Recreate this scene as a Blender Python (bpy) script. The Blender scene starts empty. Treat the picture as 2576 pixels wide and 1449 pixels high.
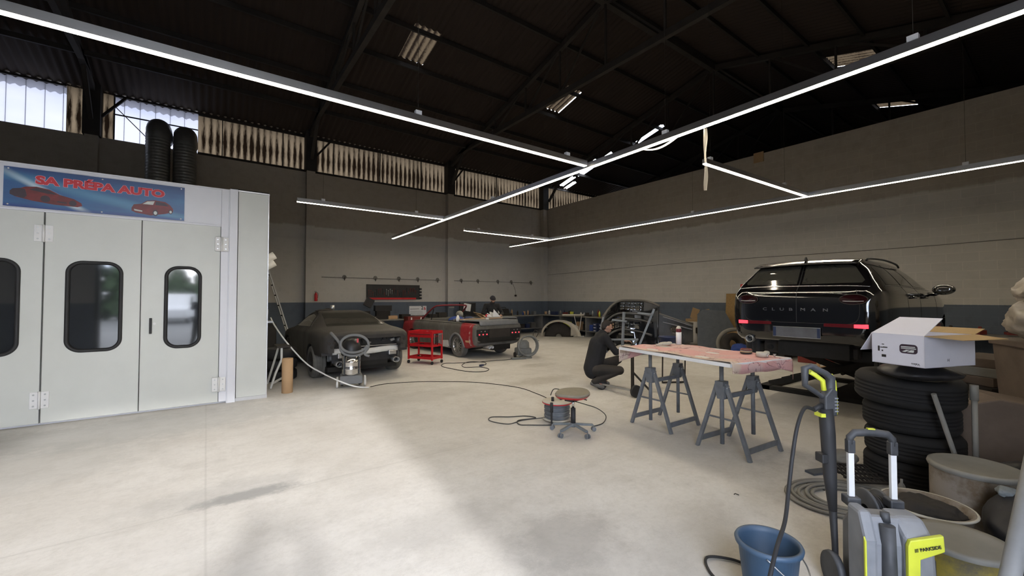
import bpy, bmesh, math, random
from mathutils import Vector, Matrix, Euler
from mathutils.bvhtree import BVHTree
random.seed(7)
PI = math.pi
SC = bpy.context.scene
COL = SC.collection

# ------------------------------------------------------------------ camera
F_PX = 1047.0
cam_d = bpy.data.cameras.new('camera'); cam = bpy.data.objects.new('camera', cam_d); COL.objects.link(cam)
cam_d.sensor_fit = 'HORIZONTAL'; cam_d.sensor_width = 36.0; cam_d.lens = 36.0 * F_PX / 2576.0
cam_d.clip_start = 0.02; cam_d.clip_end = 300
cam.location = (0, 0, 1.6); cam.rotation_euler = (math.radians(91.4), 0, math.radians(-36.3))
SC.camera = cam
SC.view_settings.view_transform = 'Standard'; SC.view_settings.look = 'None'
SC.view_settings.exposure = 0.0; SC.view_settings.gamma = 1.0
try: SC.view_settings.use_curve_mapping = False
except Exception: pass
SC.cycles.max_bounces = 10; SC.cycles.diffuse_bounces = 5; SC.cycles.glossy_bounces = 4
SC.cycles.transmission_bounces = 8; SC.cycles.transparent_max_bounces = 12
SC.cycles.sample_clamp_indirect = 6.0

# ------------------------------------------------------------------ world: bright cloudy sky
W = bpy.data.worlds.new('world'); SC.world = W; W.use_nodes = True
nt = W.node_tree; nt.nodes.clear()
wo = nt.nodes.new('ShaderNodeOutputWorld'); wb = nt.nodes.new('ShaderNodeBackground')
tc = nt.nodes.new('ShaderNodeTexCoord'); nz = nt.nodes.new('ShaderNodeTexNoise')
mp = nt.nodes.new('ShaderNodeMapping'); mp.inputs['Scale'].default_value = (1, 1, 3.2)
nz.inputs['Scale'].default_value = 3.4; nz.inputs['Detail'].default_value = 7
cr = nt.nodes.new('ShaderNodeValToRGB')
cr.color_ramp.elements[0].position = .36; cr.color_ramp.elements[0].color = (.46, .56, .76, 1)
cr.color_ramp.elements[1].position = .62; cr.color_ramp.elements[1].color = (.93, .95, 1.0, 1)
nt.links.new(tc.outputs['Generated'], mp.inputs['Vector']); nt.links.new(mp.outputs[0], nz.inputs['Vector'])
nt.links.new(nz.outputs[0], cr.inputs[0]); nt.links.new(cr.outputs[0], wb.inputs['Color'])
wb.inputs['Strength'].default_value = 16.0; nt.links.new(wb.outputs[0], wo.inputs[0])

# ------------------------------------------------------------------ sun: hazy, low behind the camera, through the open gate
sl = bpy.data.lights.new('sun', 'SUN'); sl.energy = 3.7; sl.angle = math.radians(3.2); sl.color = (1.0, .98, .97)
sun = bpy.data.objects.new('sun', sl); COL.objects.link(sun); sun.location = (-1, -6, 6)
sun.rotation_euler = Vector((.10, 1.0, -.447)).to_track_quat('-Z', 'Y').to_euler()
LAMP = 45.0          # emission of the linear lamps

# ------------------------------------------------------------------ material helpers
def mat(name, c, r=.6, m=0., var=.15, sc=6., bump=0., dust=None, dustamt=.5, emit=None, es=0, coat=0., trans=0., spec=.5, alpha=1., dsc=2.5):
    M = bpy.data.materials.new(name); M.use_nodes = True
    n = M.node_tree; b = n.nodes['Principled BSDF']; L = n.links
    def setv(k, v):
        if k in b.inputs: b.inputs[k].default_value = v
    setv('Roughness', r); setv('Metallic', m); setv('Coat Weight', coat); setv('Coat Roughness', .06); setv('Transmission Weight', trans)
    setv('Specular IOR Level', spec); setv('Alpha', alpha)
    col = (c[0], c[1], c[2], 1)
    setv('Base Color', col)
    t = n.nodes.new('ShaderNodeTexCoord'); no = n.nodes.new('ShaderNodeTexNoise')
    no.inputs['Scale'].default_value = sc; no.inputs['Detail'].default_value = 5; no.inputs['Roughness'].default_value = .62
    L.new(t.outputs['Object'], no.inputs['Vector'])
    ramp = n.nodes.new('ShaderNodeValToRGB')
    ramp.color_ramp.elements[0].position = .3; ramp.color_ramp.elements[1].position = .7
    ramp.color_ramp.elements[0].color = tuple(max(0, x * (1 - var)) for x in c) + (1,)
    ramp.color_ramp.elements[1].color = tuple(min(1, x * (1 + var)) for x in c) + (1,)
    L.new(no.outputs[0], ramp.inputs[0])
    out = ramp.outputs[0]
    if dust is not None:                      # dust lies on what faces up, broken up by noise
        g = n.nodes.new('ShaderNodeNewGeometry'); sx = n.nodes.new('ShaderNodeSeparateXYZ'); L.new(g.outputs['Normal'], sx.inputs[0])
        mr = n.nodes.new('ShaderNodeMapRange'); mr.inputs[1].default_value = -.2; mr.inputs[2].default_value = .9
        L.new(sx.outputs['Z'], mr.inputs[0])
        n2 = n.nodes.new('ShaderNodeTexNoise'); n2.inputs['Scale'].default_value = dsc; n2.inputs['Detail'].default_value = 6
        L.new(t.outputs['Object'], n2.inputs['Vector'])
        r2 = n.nodes.new('ShaderNodeMapRange'); r2.inputs[1].default_value = .38; r2.inputs[2].default_value = .66; L.new(n2.outputs[0], r2.inputs[0])
        ad = n.nodes.new('ShaderNodeMath'); ad.operation = 'MULTIPLY_ADD'; L.new(mr.outputs[0], ad.inputs[0]); ad.inputs[1].default_value = .75
        mu0 = n.nodes.new('ShaderNodeMath'); mu0.operation = 'MULTIPLY'; L.new(r2.outputs[0], mu0.inputs[0]); mu0.inputs[1].default_value = .5
        L.new(mu0.outputs[0], ad.inputs[2])
        mu = n.nodes.new('ShaderNodeMath'); mu.operation = 'MULTIPLY'; mu.use_clamp = True; L.new(ad.outputs[0], mu.inputs[0]); mu.inputs[1].default_value = dustamt
        mx = n.nodes.new('ShaderNodeMix'); mx.data_type = 'RGBA'; L.new(mu.outputs[0], mx.inputs[0]); L.new(out, mx.inputs[6]); mx.inputs[7].default_value = tuple(dust) + (1,)
        out = mx.outputs[2]
        rm = n.nodes.new('ShaderNodeMapRange'); rm.inputs[3].default_value = r; rm.inputs[4].default_value = .92; L.new(mu.outputs[0], rm.inputs[0]); L.new(rm.outputs[0], b.inputs['Roughness'])
    L.new(out, b.inputs['Base Color'])
    if bump:
        bp = n.nodes.new('ShaderNodeBump'); bp.inputs['Strength'].default_value = bump; bp.inputs['Distance'].default_value = .01
        L.new(no.outputs[0], bp.inputs['Height']); L.new(bp.outputs[0], b.inputs['Normal'])
    if emit is not None:
        setv('Emission Color', tuple(emit) + (1,)); setv('Emission Strength', es)
    return M

DUST = (.34, .32, .28)
M = {}
M['strip'] = mat('lamp diffuser', (.9, .9, .88), emit=(1.0, .87, .66), es=LAMP, var=0)
M['alu'] = mat('brushed aluminium', (.55, .55, .56), .35, 1, .05)
M['duct'] = mat('spiral duct metal', (.20, .20, .19), .42, .6, .15, 5)
M['tyre_dust'] = mat('dust covered tyre', (.11, .105, .095), .85, 0, .25, 6)
M['yard'] = mat('worn grey asphalt', (.16, .16, .155), .9, 0, .2, .6)
M['gap'] = mat('grey door gap', (.16, .165, .16), .7)
M['pole'] = mat('grey painted pole', (.22, .22, .22), .6, 0, .12, 6)
M['galv'] = mat('galvanised metal', (.42, .43, .44), .38, .9, .1, 4)
M['chrome'] = mat('chrome', (.75, .75, .76), .15, 1, .03)
M['steel_dark'] = mat('dark sooty steel', (.018, .015, .013), .8, 0, .4, 3)
M['steel_mid'] = mat('aged steel', (.031, .026, .022), .8, .05, .3, 3)
M['booth'] = mat('booth grey white panel', (.56, .575, .545), .42, 0, .05, 1.2)
M['booth_white'] = mat('booth white trim', (.66, .67, .72), .4, 0, .03, 2)
M['rubber'] = mat('black rubber', (.018, .018, .020), .65, 0, .2)
M['black'] = mat('black plastic', (.014, .014, .016), .45, 0, .3)
M['black_d'] = mat('dusty black plastic', (.02, .02, .022), .5, 0, .3, dust=DUST, dustamt=.25)
M['white'] = mat('white plastic', (.7, .7, .7), .5, 0, .05)
M['white_d'] = mat('dusty white panel', (.62, .62, .6), .5, 0, .1, dust=DUST, dustamt=.2)
M['red'] = mat('red enamel', (.50, .015, .02), .35, 0, .1)
M['blue'] = mat('blue cloth', (.02, .05, .22), .8, 0, .25)
M['navy'] = mat('navy plastic', (.02, .03, .08), .5, 0, .2)
M['card'] = mat('brown cardboard', (.32, .21, .11), .85, 0, .08, 4)
M['cardl'] = mat('kraft paper tube', (.48, .31, .17), .8, 0, .06, 4)
M['yellow'] = mat('lime yellow plastic', (.62, .66, .04), .45, 0, .08, dust=DUST, dustamt=.15)
M['glassd'] = mat('dark booth glass', (.02, .022, .025), .04, 0, .1, spec=.9)

# ------------------------------------------------------------------ mesh builder
def rotm(r):
    return Euler(r).to_matrix() if r is not None else Matrix.Identity(3)
def frame_from(d):
    d = d.normalized(); a = Vector((0, 0, 1)) if abs(d.z) < .95 else Vector((1, 0, 0))
    x = a.cross(d).normalized(); y = d.cross(x); return x, y
class MB:
    def __init__(s): s.v = []; s.f = []; s.m = []; s.sm = []
    def add(s, vs, fs, mi=0, smooth=False):
        b = len(s.v); s.v += [tuple(p) for p in vs]; s.f += [tuple(b + i for i in q) for q in fs]
        s.m += [mi] * len(fs); s.sm += [smooth] * len(fs); return s
    def box(s, c, d, rot=None, mi=0):
        R = rotm(rot); c = Vector(c); vs = []
        for x in (-1, 1):
            for y in (-1, 1):
                for z in (-1, 1): vs.append(c + R @ Vector((x * d[0] / 2, y * d[1] / 2, z * d[2] / 2)))
        return s.add(vs, [(0, 1, 3, 2), (4, 6, 7, 5), (0, 4, 5, 1), (2, 3, 7, 6), (0, 2, 6, 4), (1, 5, 7, 3)], mi)
    def bb(s, x0, x1, y0, y1, z0, z1, mi=0):
        return s.box(((x0 + x1) / 2, (y0 + y1) / 2, (z0 + z1) / 2), (abs(x1 - x0), abs(y1 - y0), abs(z1 - z0)), None, mi)
    def bar(s, a, b, w, h=None, mi=0):
        """rectangular bar from a to b"""
        h = h or w; a = Vector(a); b = Vector(b); x, y = frame_from(b - a); vs = []
        for p in (a, b):
            for sx, sy in ((-1, -1), (1, -1), (1, 1), (-1, 1)): vs.append(p + x * sx * w / 2 + y * sy * h / 2)
        return s.add(vs, [(0, 1, 5, 4), (1, 2, 6, 5), (2, 3, 7, 6), (3, 0, 4, 7), (3, 2, 1, 0), (4, 5, 6, 7)], mi)
    def cyl(s, a, b, r, r2=None, n=16, mi=0, caps=True):
        r2 = r if r2 is None else r2; a = Vector(a); b = Vector(b); x, y = frame_from(b - a); vs = []
        for p, q in ((a, r), (b, r2)):
            for i in range(n):
                t = 2 * PI * i / n; vs.append(p + (x * math.cos(t) + y * math.sin(t)) * q)
        s.add(vs, [(i, (i + 1) % n, n + (i + 1) % n, n + i) for i in range(n)], mi, True)
        if caps: s.add(vs, [tuple(range(n - 1, -1, -1)), tuple(range(n, 2 * n))], mi)
        return s
    def tube(s, pts, r, n=8, mi=0, closed=False, smooth=True):
        pts = [Vector(p) for p in pts]; N = len(pts); rs = r if isinstance(r, (list, tuple)) else [r] * N
        vs = []; x = None
        for i, p in enumerate(pts):
            if closed: d = pts[(i + 1) % N] - pts[i - 1]
            else: d = pts[min(i + 1, N - 1)] - pts[max(i - 1, 0)]
            if d.length < 1e-9: d = Vector((0, 0, 1))
            d.normalize()
            if x is None: x, y = frame_from(d)
            else:
                x = x - d * x.dot(d)
                if x.length < 1e-6: x, y = frame_from(d)
                x.normalize(); y = d.cross(x)
            for k in range(n):
                t = 2 * PI * k / n; vs.append(p + (x * math.cos(t) + y * math.sin(t)) * rs[i])
        fs = []
        for i in range(N if closed else N - 1):
            j = (i + 1) % N
            for k in range(n): fs.append((i * n + k, i * n + (k + 1) % n, j * n + (k + 1) % n, j * n + k))
        s.add(vs, fs, mi, smooth)
        if not closed: s.add(vs, [tuple(range(n - 1, -1, -1)), tuple((N - 1) * n + k for k in range(n))], mi)
        return s
    def lathe(s, prof, c=(0, 0, 0), rot=None, n=24, mi=0, sx=1, sy=1, a0=0, a1=2 * PI):
        """prof: (r, z) pairs"""
        R = rotm(rot); c = Vector(c); vs = []; full = abs(a1 - a0 - 2 * PI) < 1e-6; m = n if full else n + 1
        for r, z in prof:
            for k in range(m):
                t = a0 + (a1 - a0) * k / n; vs.append(c + R @ Vector((r * math.cos(t) * sx, r * math.sin(t) * sy, z)))
        fs = []
        for i in range(len(prof) - 1):
            for k in range(n):
                k2 = (k + 1) % m if full else k + 1
                fs.append((i * m + k, i * m + k2, (i + 1) * m + k2, (i + 1) * m + k))
        return s.add(vs, fs, mi, True)
    def prism(s, poly, lo, hi, axis='z', mi=0):
        """poly in the two other axes, extruded lo..hi along axis"""
        def P(u, v, w): return {'z': (u, v, w), 'y': (u, w, v), 'x': (w, u, v)}[axis]
        n = len(poly); vs = [P(u, v, lo) for u, v in poly] + [P(u, v, hi) for u, v in poly]
        return s.add(vs, [(i, (i + 1) % n, n + (i + 1) % n, n + i) for i in range(n)] + [tuple(range(n - 1, -1, -1)), tuple(range(n, 2 * n))], mi)
    def ell(s, c, r, rot=None, nu=16, nv=10, mi=0, jit=0.):
        R = rotm(rot); c = Vector(c); vs = []
        for j in range(nv + 1):
            ph = PI * j / nv
            for i in range(nu):
                t = 2 * PI * i / nu; k = 1 + random.uniform(-jit, jit)
                vs.append(c + R @ Vector((r[0] * math.sin(ph) * math.cos(t) * k, r[1] * math.sin(ph) * math.sin(t) * k, r[2] * math.cos(ph) * k)))
        return s.add(vs, [(j * nu + i, (j + 1) * nu + i, (j + 1) * nu + (i + 1) % nu, j * nu + (i + 1) % nu) for j in range(nv) for i in range(nu)], mi, True)
    def grid(s, fn, nu, nv, mi=0, smooth=True, thick=0):
        vs = [Vector(fn(i / nu, j / nv)) for j in range(nv + 1) for i in range(nu + 1)]; w = nu + 1
        fs = [(j * w + i, j * w + i + 1, (j + 1) * w + i + 1, (j + 1) * w + i) for j in range(nv) for i in range(nu)]
        return s.add(vs, fs, mi, smooth)
    def build(s, name, mats, parent=None, bevel=0, sub=0, solid=0, loc=None, rot=None, fix=True):
        me = bpy.data.meshes.new(name); me.from_pydata(s.v, [], s.f)
        for m_ in (mats if isinstance(mats, (list, tuple)) else [mats]): me.materials.append(m_ if not isinstance(m_, str) else M[m_])
        for p, mi, sm in zip(me.polygons, s.m, s.sm): p.material_index = mi; p.use_smooth = sm
        if fix:
            bm = bmesh.new(); bm.from_mesh(me); bmesh.ops.remove_doubles(bm, verts=bm.verts, dist=1e-5); bmesh.ops.recalc_face_normals(bm, faces=bm.faces); bm.to_mesh(me); bm.free()
        me.update(); o = bpy.data.objects.new(name, me); COL.objects.link(o)
        if parent is not None: o.parent = parent
        if loc is not None: o.location = loc
        if rot is not None: o.rotation_euler = rot
        if solid: md = o.modifiers.new('solid', 'SOLIDIFY'); md.thickness = solid; md.offset = 0
        if bevel:
            md = o.modifiers.new('bevel', 'BEVEL'); md.width = bevel; md.segments = 2; md.limit_method = 'ANGLE'; md.angle_limit = math.radians(40)
        if sub: md = o.modifiers.new('sub', 'SUBSURF'); md.levels = sub; md.render_levels = sub
        return o
def tag(o, label, cat, group=None, kind=None):
    o['label'] = label; o['category'] = cat
    if group: o['group'] = group
    if kind: o['kind'] = kind
    return o
def thing(name, label, cat, loc=(0, 0, 0), rz=0., group=None, rot=None):
    o = bpy.data.objects.new(name, None); COL.objects.link(o); o.empty_display_size = .1
    o.location = loc; o.rotation_euler = rot if rot else (0, 0, rz)
    return tag(o, label, cat, group)
def struct(o): o['kind'] = 'structure'; return o
def smooth_pts(pts, k=6, closed=False):
    P = [Vector(p) for p in pts]; out = []; N = len(P)
    rng = range(N) if closed else range(N - 1)
    for i in rng:
        p0 = P[i - 1] if (i > 0 or closed) else P[0]; p1 = P[i]; p2 = P[(i + 1) % N]; p3 = P[(i + 2) % N] if (closed or i + 2 < N) else P[-1]
        for j in range(k):
            t = j / k; out.append(.5 * ((2 * p1) + (-p0 + p2) * t + (2 * p0 - 5 * p1 + 4 * p2 - p3) * t * t + (-p0 + 3 * p1 - 3 * p2 + p3) * t ** 3))
    if not closed: out.append(P[-1])
    return out
def copy_thing(o, **kw):
    def rec(a, par):
        c = a.copy(); COL.objects.link(c); c.parent = par
        for ch in list(a.children): rec(ch, c)
        return c
    r = rec(o, None)
    for k, v in kw.items():
        if k == 'loc': r.location = v
        elif k == 'rot': r.rotation_euler = v
        elif k == 'label': r['label'] = v
        elif k == 'scale': r.scale = v
    return r
def rrect(w, h, r, n=6, cx=0, cy=0):
    out = []
    for (sx, sy, a) in ((1, 1, 0), (-1, 1, 90), (-1, -1, 180), (1, -1, 270)):
        for k in range(n + 1):
            t = math.radians(a + 90 * k / n); out.append((cx + sx * (w / 2 - r) + r * math.cos(t), cy + sy * (h / 2 - r) + r * math.sin(t)))
    return out

# ------------------------------------------------------------------ node helpers for the big surfaces
class NB:
    def __init__(s, name):
        s.M = bpy.data.materials.new(name); s.M.use_nodes = True; s.n = s.M.node_tree.nodes; s.L = s.M.node_tree.links; s.b = s.n['Principled BSDF']
        s.tc = s.n.new('ShaderNodeTexCoord').outputs['Object']
    def noise(s, sc, det=5, rough=.6, vec=None, scl=None):
        v = vec or s.tc
        if scl:
            mp_ = s.n.new('ShaderNodeMapping'); mp_.inputs['Scale'].default_value = scl; s.L.new(v, mp_.inputs[0]); v = mp_.outputs[0]
        q = s.n.new('ShaderNodeTexNoise'); q.inputs['Scale'].default_value = sc; q.inputs['Detail'].default_value = det; q.inputs['Roughness'].default_value = rough
        s.L.new(v, q.inputs['Vector']); return q.outputs[0]
    def mr(s, x, a, b, c=0, d=1, smooth=False):
        q = s.n.new('ShaderNodeMapRange'); q.inputs[1].default_value = a; q.inputs[2].default_value = b; q.inputs[3].default_value = c; q.inputs[4].default_value = d
        if smooth: q.interpolation_type = 'SMOOTHSTEP'
        s.L.new(x, q.inputs[0]); return q.outputs[0]
    def math(s, op, a, b=None, clamp=False):
        q = s.n.new('ShaderNodeMath'); q.operation = op; q.use_clamp = clamp
        for i, x in enumerate((a, b)):
            if x is None: continue
            if isinstance(x, (int, float)): q.inputs[i].default_value = x
            else: s.L.new(x, q.inputs[i])
        return q.outputs[0]
    def mix(s, f, a, b):
        q = s.n.new('ShaderNodeMix'); q.data_type = 'RGBA'
        for i, x in ((0, f), (6, a), (7, b)):
            if isinstance(x, (int, float)): q.inputs[i].default_value = x
            elif isinstance(x, tuple): q.inputs[i].default_value = x + (1,)
            else: s.L.new(x, q.inputs[i])
        return q.outputs[2]
    def xyz(s):
        q = s.n.new('ShaderNodeSeparateXYZ'); s.L.new(s.tc, q.inputs[0]); return q.outputs
    def blob(s, cx_, cy_, rx, ry, soft=.35, noise=None, namt=.5):
        X, Y, Z = s.xyz(); a = s.math('DIVIDE', s.math('SUBTRACT', X, cx_), rx); b = s.math('DIVIDE', s.math('SUBTRACT', Y, cy_), ry)
        d = s.math('SQRT', s.math('ADD', s.math('MULTIPLY', a, a), s.math('MULTIPLY', b, b)))
        if noise is not None: d = s.math('ADD', d, s.math('MULTIPLY', s.math('SUBTRACT', noise, .5), namt * 2))
        return s.mr(d, 1 - soft, 1 + soft, 1, 0, True)
    def col(s, c): s.L.new(c, s.b.inputs['Base Color'])
    def rough(s, v):
        if isinstance(v, (int, float)): s.b.inputs['Roughness'].default_value = v
        else: s.L.new(v, s.b.inputs['Roughness'])
    def bump(s, h, st=.3, dist=.01):
        q = s.n.new('ShaderNodeBump'); q.inputs['Strength'].default_value = st; q.inputs['Distance'].default_value = dist; s.L.new(h, q.inputs['Height']); s.L.new(q.outputs[0], s.b.inputs['Normal'])

# floor: dusty pale concrete with stains and trowel marks
nb = NB('dusty concrete floor')
n1 = nb.noise(.35, 6, .65); n2 = nb.noise(3.1, 7, .7); n3 = nb.noise(26, 4, .6); n4 = nb.noise(.9, 5, .7, scl=(.25, 2.2, 1)); n5 = nb.noise(5.5, 6, .75)
c = nb.mix(nb.mr(n1, .38, .62), (.535, .512, .475), (.64, .622, .592))
c = nb.mix(nb.math('MULTIPLY', nb.mr(n2, .48, .72), .34), c, (.37, .35, .315))
c = nb.mix(nb.math('MULTIPLY', nb.mr(n4, .56, .72), .35), c, (.40, .385, .355))
c = nb.mix(nb.math('MULTIPLY', nb.mr(n3, .45, .75), .16), c, (.30, .29, .27))
n7 = nb.noise(1.7, 8, .8, scl=(1, 1.6, 1)); c = nb.mix(nb.math('MULTIPLY', nb.mr(nb.math('ABSOLUTE', nb.math('SUBTRACT', n7, .5)), 0, .012, 1, 0), .22), c, (.33, .31, .28)); c = nb.mix(nb.math('MULTIPLY', nb.mr(n7, .60, .72), .35), c, (.36, .34, .305))
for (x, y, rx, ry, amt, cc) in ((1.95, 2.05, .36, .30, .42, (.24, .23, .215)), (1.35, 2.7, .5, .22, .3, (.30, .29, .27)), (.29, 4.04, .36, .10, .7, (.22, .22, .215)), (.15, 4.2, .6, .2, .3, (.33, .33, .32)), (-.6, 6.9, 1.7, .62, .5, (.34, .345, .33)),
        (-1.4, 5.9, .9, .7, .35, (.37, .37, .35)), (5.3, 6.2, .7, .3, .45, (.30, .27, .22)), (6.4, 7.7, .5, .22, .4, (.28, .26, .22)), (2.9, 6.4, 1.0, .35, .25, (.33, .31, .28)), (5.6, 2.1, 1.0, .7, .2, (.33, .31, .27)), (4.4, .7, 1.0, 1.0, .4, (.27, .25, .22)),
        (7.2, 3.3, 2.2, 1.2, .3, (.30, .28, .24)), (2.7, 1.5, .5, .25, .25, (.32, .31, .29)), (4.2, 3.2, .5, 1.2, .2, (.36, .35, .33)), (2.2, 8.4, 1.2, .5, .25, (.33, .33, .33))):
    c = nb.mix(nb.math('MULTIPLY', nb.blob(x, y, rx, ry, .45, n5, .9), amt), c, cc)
X, Y, Z = nb.xyz()
wob = nb.math('MULTIPLY', nb.math('SUBTRACT', n1, .5), 1.2)
for (coord, at_, w_) in ((X, .02, .012), (Y, 3.96, .012), (X, 6.4, .014), (Y, 11.6, .015)):     # saw joints
    d = nb.math('ABSOLUTE', nb.math('SUBTRACT', nb.math('ADD', coord, nb.math('MULTIPLY', wob, .02)), at_))
    c = nb.mix(nb.math('MULTIPLY', nb.mr(d, 0, w_, 1, 0), .28), c, (.30, .29, .27))
nb.col(c); nb.rough(nb.mr(n2, .3, .8, .62, .9)); nb.bump(n2, .25, .006)
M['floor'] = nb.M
# painted block wall: blue grey dado, dusty white band, bare block above
def wallmat(name, brick, horiz):
    nb = NB(name); X, Y, Z = nb.xyz(); n1 = nb.noise(.5, 5); n2 = nb.noise(4, 6, .7); n3 = nb.noise(40, 3)
    up = nb.mix(n1, (.31, .272, .226), (.38, .336, .28)); up = nb.mix(nb.math('MULTIPLY', nb.mr(n2, .45, .7), .5), up, (.25, .22, .18))
    wh = nb.mix(n1, (.44, .42, .385), (.52, .50, .46)); wh = nb.mix(nb.math('MULTIPLY', nb.mr(n2, .5, .75), .35), wh, (.33, .31, .28))
    da = nb.mix(n1, (.085, .105, .135), (.115, .135, .165)); da = nb.mix(nb.math('MULTIPLY', nb.mr(n2, .5, .7), .5), da, (.07, .08, .10))
    h = nb.math('FLOOR', nb.math('DIVIDE', X if horiz == 'X' else Y, .5)); wn = nb.n.new('ShaderNodeTexWhiteNoise'); wn.noise_dimensions = '1D'; nb.L.new(h, wn.inputs['W'])
    e = nb.math('ADD', nb.math('MULTIPLY', nb.math('ROUND', wn.outputs['Value']), .03), nb.math('MULTIPLY', nb.math('SUBTRACT', n2, .5), .08))
    zz = nb.math('ADD', Z, e)
    c = nb.mix(nb.mr(zz, 4.05, 4.11), wh, up)
    c = nb.mix(nb.mr(nb.math('ADD', Z, nb.math('MULTIPLY', nb.math('SUBTRACT', n3, .5), .01)), 1.452, 1.458), da, c)
    if brick:
        q = nb.n.new('ShaderNodeTexBrick'); q.inputs['Scale'].default_value = 1; q.inputs['Brick Width'].default_value = .5; q.inputs['Row Height'].default_value = .2; q.inputs['Mortar Size'].default_value = .008
        q.inputs['Color1'].default_value = (1, 1, 1, 1); q.inputs['Color2'].default_value = (.86, .86, .86, 1); q.inputs['Mortar'].default_value = (1.22, 1.2, 1.16, 1)
        cb = nb.n.new('ShaderNodeCombineXYZ'); nb.L.new(Y if horiz == 'Y' else X, cb.inputs[0]); nb.L.new(Z, cb.inputs[1]); nb.L.new(cb.outputs[0], q.inputs['Vector'])
        mm = nb.n.new('ShaderNodeMix'); mm.data_type = 'RGBA'; mm.blend_type = 'MULTIPLY'; mm.inputs[0].default_value = brick; nb.L.new(c, mm.inputs[6]); nb.L.new(q.outputs['Color'], mm.inputs[7]); c = mm.outputs[2]
        nb.bump(q.outputs['Fac'], .25, .006)
    nb.col(c); nb.rough(.85); return nb.M
M['wallA'] = wallmat('painted concrete wall', .12, 'X'); M['wallB'] = wallmat('painted block wall', .35, 'Y')
nb = NB('dark corrugated roof'); n1 = nb.noise(.7, 5); nb.col(nb.mix(n1, (.020, .013, .010), (.036, .024, .018))); nb.rough(.9); M['roof'] = nb.M
# grimy translucent corrugated sheets
def sheetmat(name, c1, c2, amt, clear=False):
    nb = NB(name); X, Y, Z = nb.xyz()
    n1 = nb.noise(1.2, 5, .6, scl=(1, 1, .4)); n2 = nb.noise(9, 6, .75, scl=(3, 3, .45))
    d = nb.math('ADD', nb.math('MULTIPLY', n1, .5), nb.math('MULTIPLY', n2, .6))
    sn = nb.math('SINE', nb.math('MULTIPLY', X, 2 * PI / .177))          # grime sits in the troughs
    d = nb.math('ADD', d, nb.math('MULTIPLY', sn, .17))
    if not clear: d = nb.math('ADD', d, nb.mr(nb.math('ABSOLUTE', nb.math('SUBTRACT', Z, 6.42)), 0, .55, .12, -.09))
    f = nb.mr(d, .42, .70)
    col = nb.mix(f, c1, c2)
    tr = nb.n.new('ShaderNodeBsdfTranslucent'); df = nb.n.new('ShaderNodeBsdfDiffuse'); mx = nb.n.new('ShaderNodeMixShader'); mx.inputs[0].default_value = amt
    nb.L.new(col, tr.inputs[0]); nb.L.new(col, df.inputs[0]); nb.L.new(df.outputs[0], mx.inputs[1]); nb.L.new(tr.outputs[0], mx.inputs[2])
    out = nb.n['Material Output']; nb.L.new(mx.outputs[0], out.inputs[0]); return nb.M
M['sheet'] = sheetmat('grimy translucent sheet', (.034, .025, .0155), (.0012, .0007, .0004), .92)
M['skyl'] = sheetmat('grimy skylight sheet', (.019, .0135, .008), (.002, .0013, .0009), .85, True)
M['clear'] = mat('clear lilac polycarbonate', (.8, .8, .95), .3)
_n = M['clear'].node_tree; _t = _n.nodes.new('ShaderNodeBsdfTransparent'); _t.inputs[0].default_value = (.066, .067, .075, 1); _u = _n.nodes.new('ShaderNodeBsdfTranslucent'); _u.inputs[0].default_value = (.085, .085, .098, 1)
_m = _n.nodes.new('ShaderNodeMixShader'); _m.inputs[0].default_value = .45; _n.links.new(_t.outputs[0], _m.inputs[1]); _n.links.new(_u.outputs[0], _m.inputs[2]); _n.links.new(_m.outputs[0], _n.nodes['Material Output'].inputs[0])

# ------------------------------------------------------------------ structure
YA, XB, XL, XR, YF = 15.5, 13.4, -8.0, 24.0, -1.3
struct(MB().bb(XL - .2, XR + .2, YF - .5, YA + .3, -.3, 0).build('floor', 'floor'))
struct(MB().bb(-40, 40, -60, YF - .5, -.32, -.02).build('floor', 'yard'))
w = MB(); w.bb(XL, XR, YA, YA + .2, 0, 5.93); w.bb(XL, XR, YA, YA + .2, 7.2, 7.32); struct(w.build('wall_back', 'wallA'))
struct(MB().bb(XB, XB + .2, YF, YA, 0, 5.95).build('wall_right', 'wallB'))
struct(MB().bb(XL - .2, XL, YF, YA, 0, 7.3).add([(XL - .2, YF, 7.3), (XL - .2, YA, 7.3), (XL - .2, 7, 9.4), (XL, YF, 7.3), (XL, YA, 7.3), (XL, 7, 9.4)], [(0, 1, 2), (3, 5, 4), (0, 2, 5, 3), (1, 4, 5, 2)]).build('wall_left', 'wallA'))
struct(MB().bb(XR, XR + .2, YF, YA, 0, 7.3).add([(XR, YF, 7.3), (XR, YA, 7.3), (XR, 7, 9.4), (XR + .2, YF, 7.3), (XR + .2, YA, 7.3), (XR + .2, 7, 9.4)], [(0, 1, 2), (3, 5, 4), (0, 2, 5, 3), (1, 4, 5, 2)]).build('wall_far', 'steel_dark'))
DX0, DX1, DZ = -2.5, 1.16, 4.07
w = MB(); w.bb(XL, DX0, YF - .2, YF, 0, 7.3); w.bb(DX1, XR, YF - .2, YF, 0, 7.3); w.bb(DX0, DX1, YF - .2, YF, DZ, 7.3); struct(w.build('wall_front', 'wallA'))
# door frame of the big gate behind the camera
w = MB(); w.bb(DX0 - .08, DX0, YF - .25, YF + .05, 0, DZ + .08); w.bb(DX1, DX1 + .08, YF - .25, YF + .05, 0, DZ + .08); w.bb(DX0, DX1, YF - .25, YF + .05, DZ, DZ + .08)
struct(w.build('door_1', 'steel_mid'))
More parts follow.
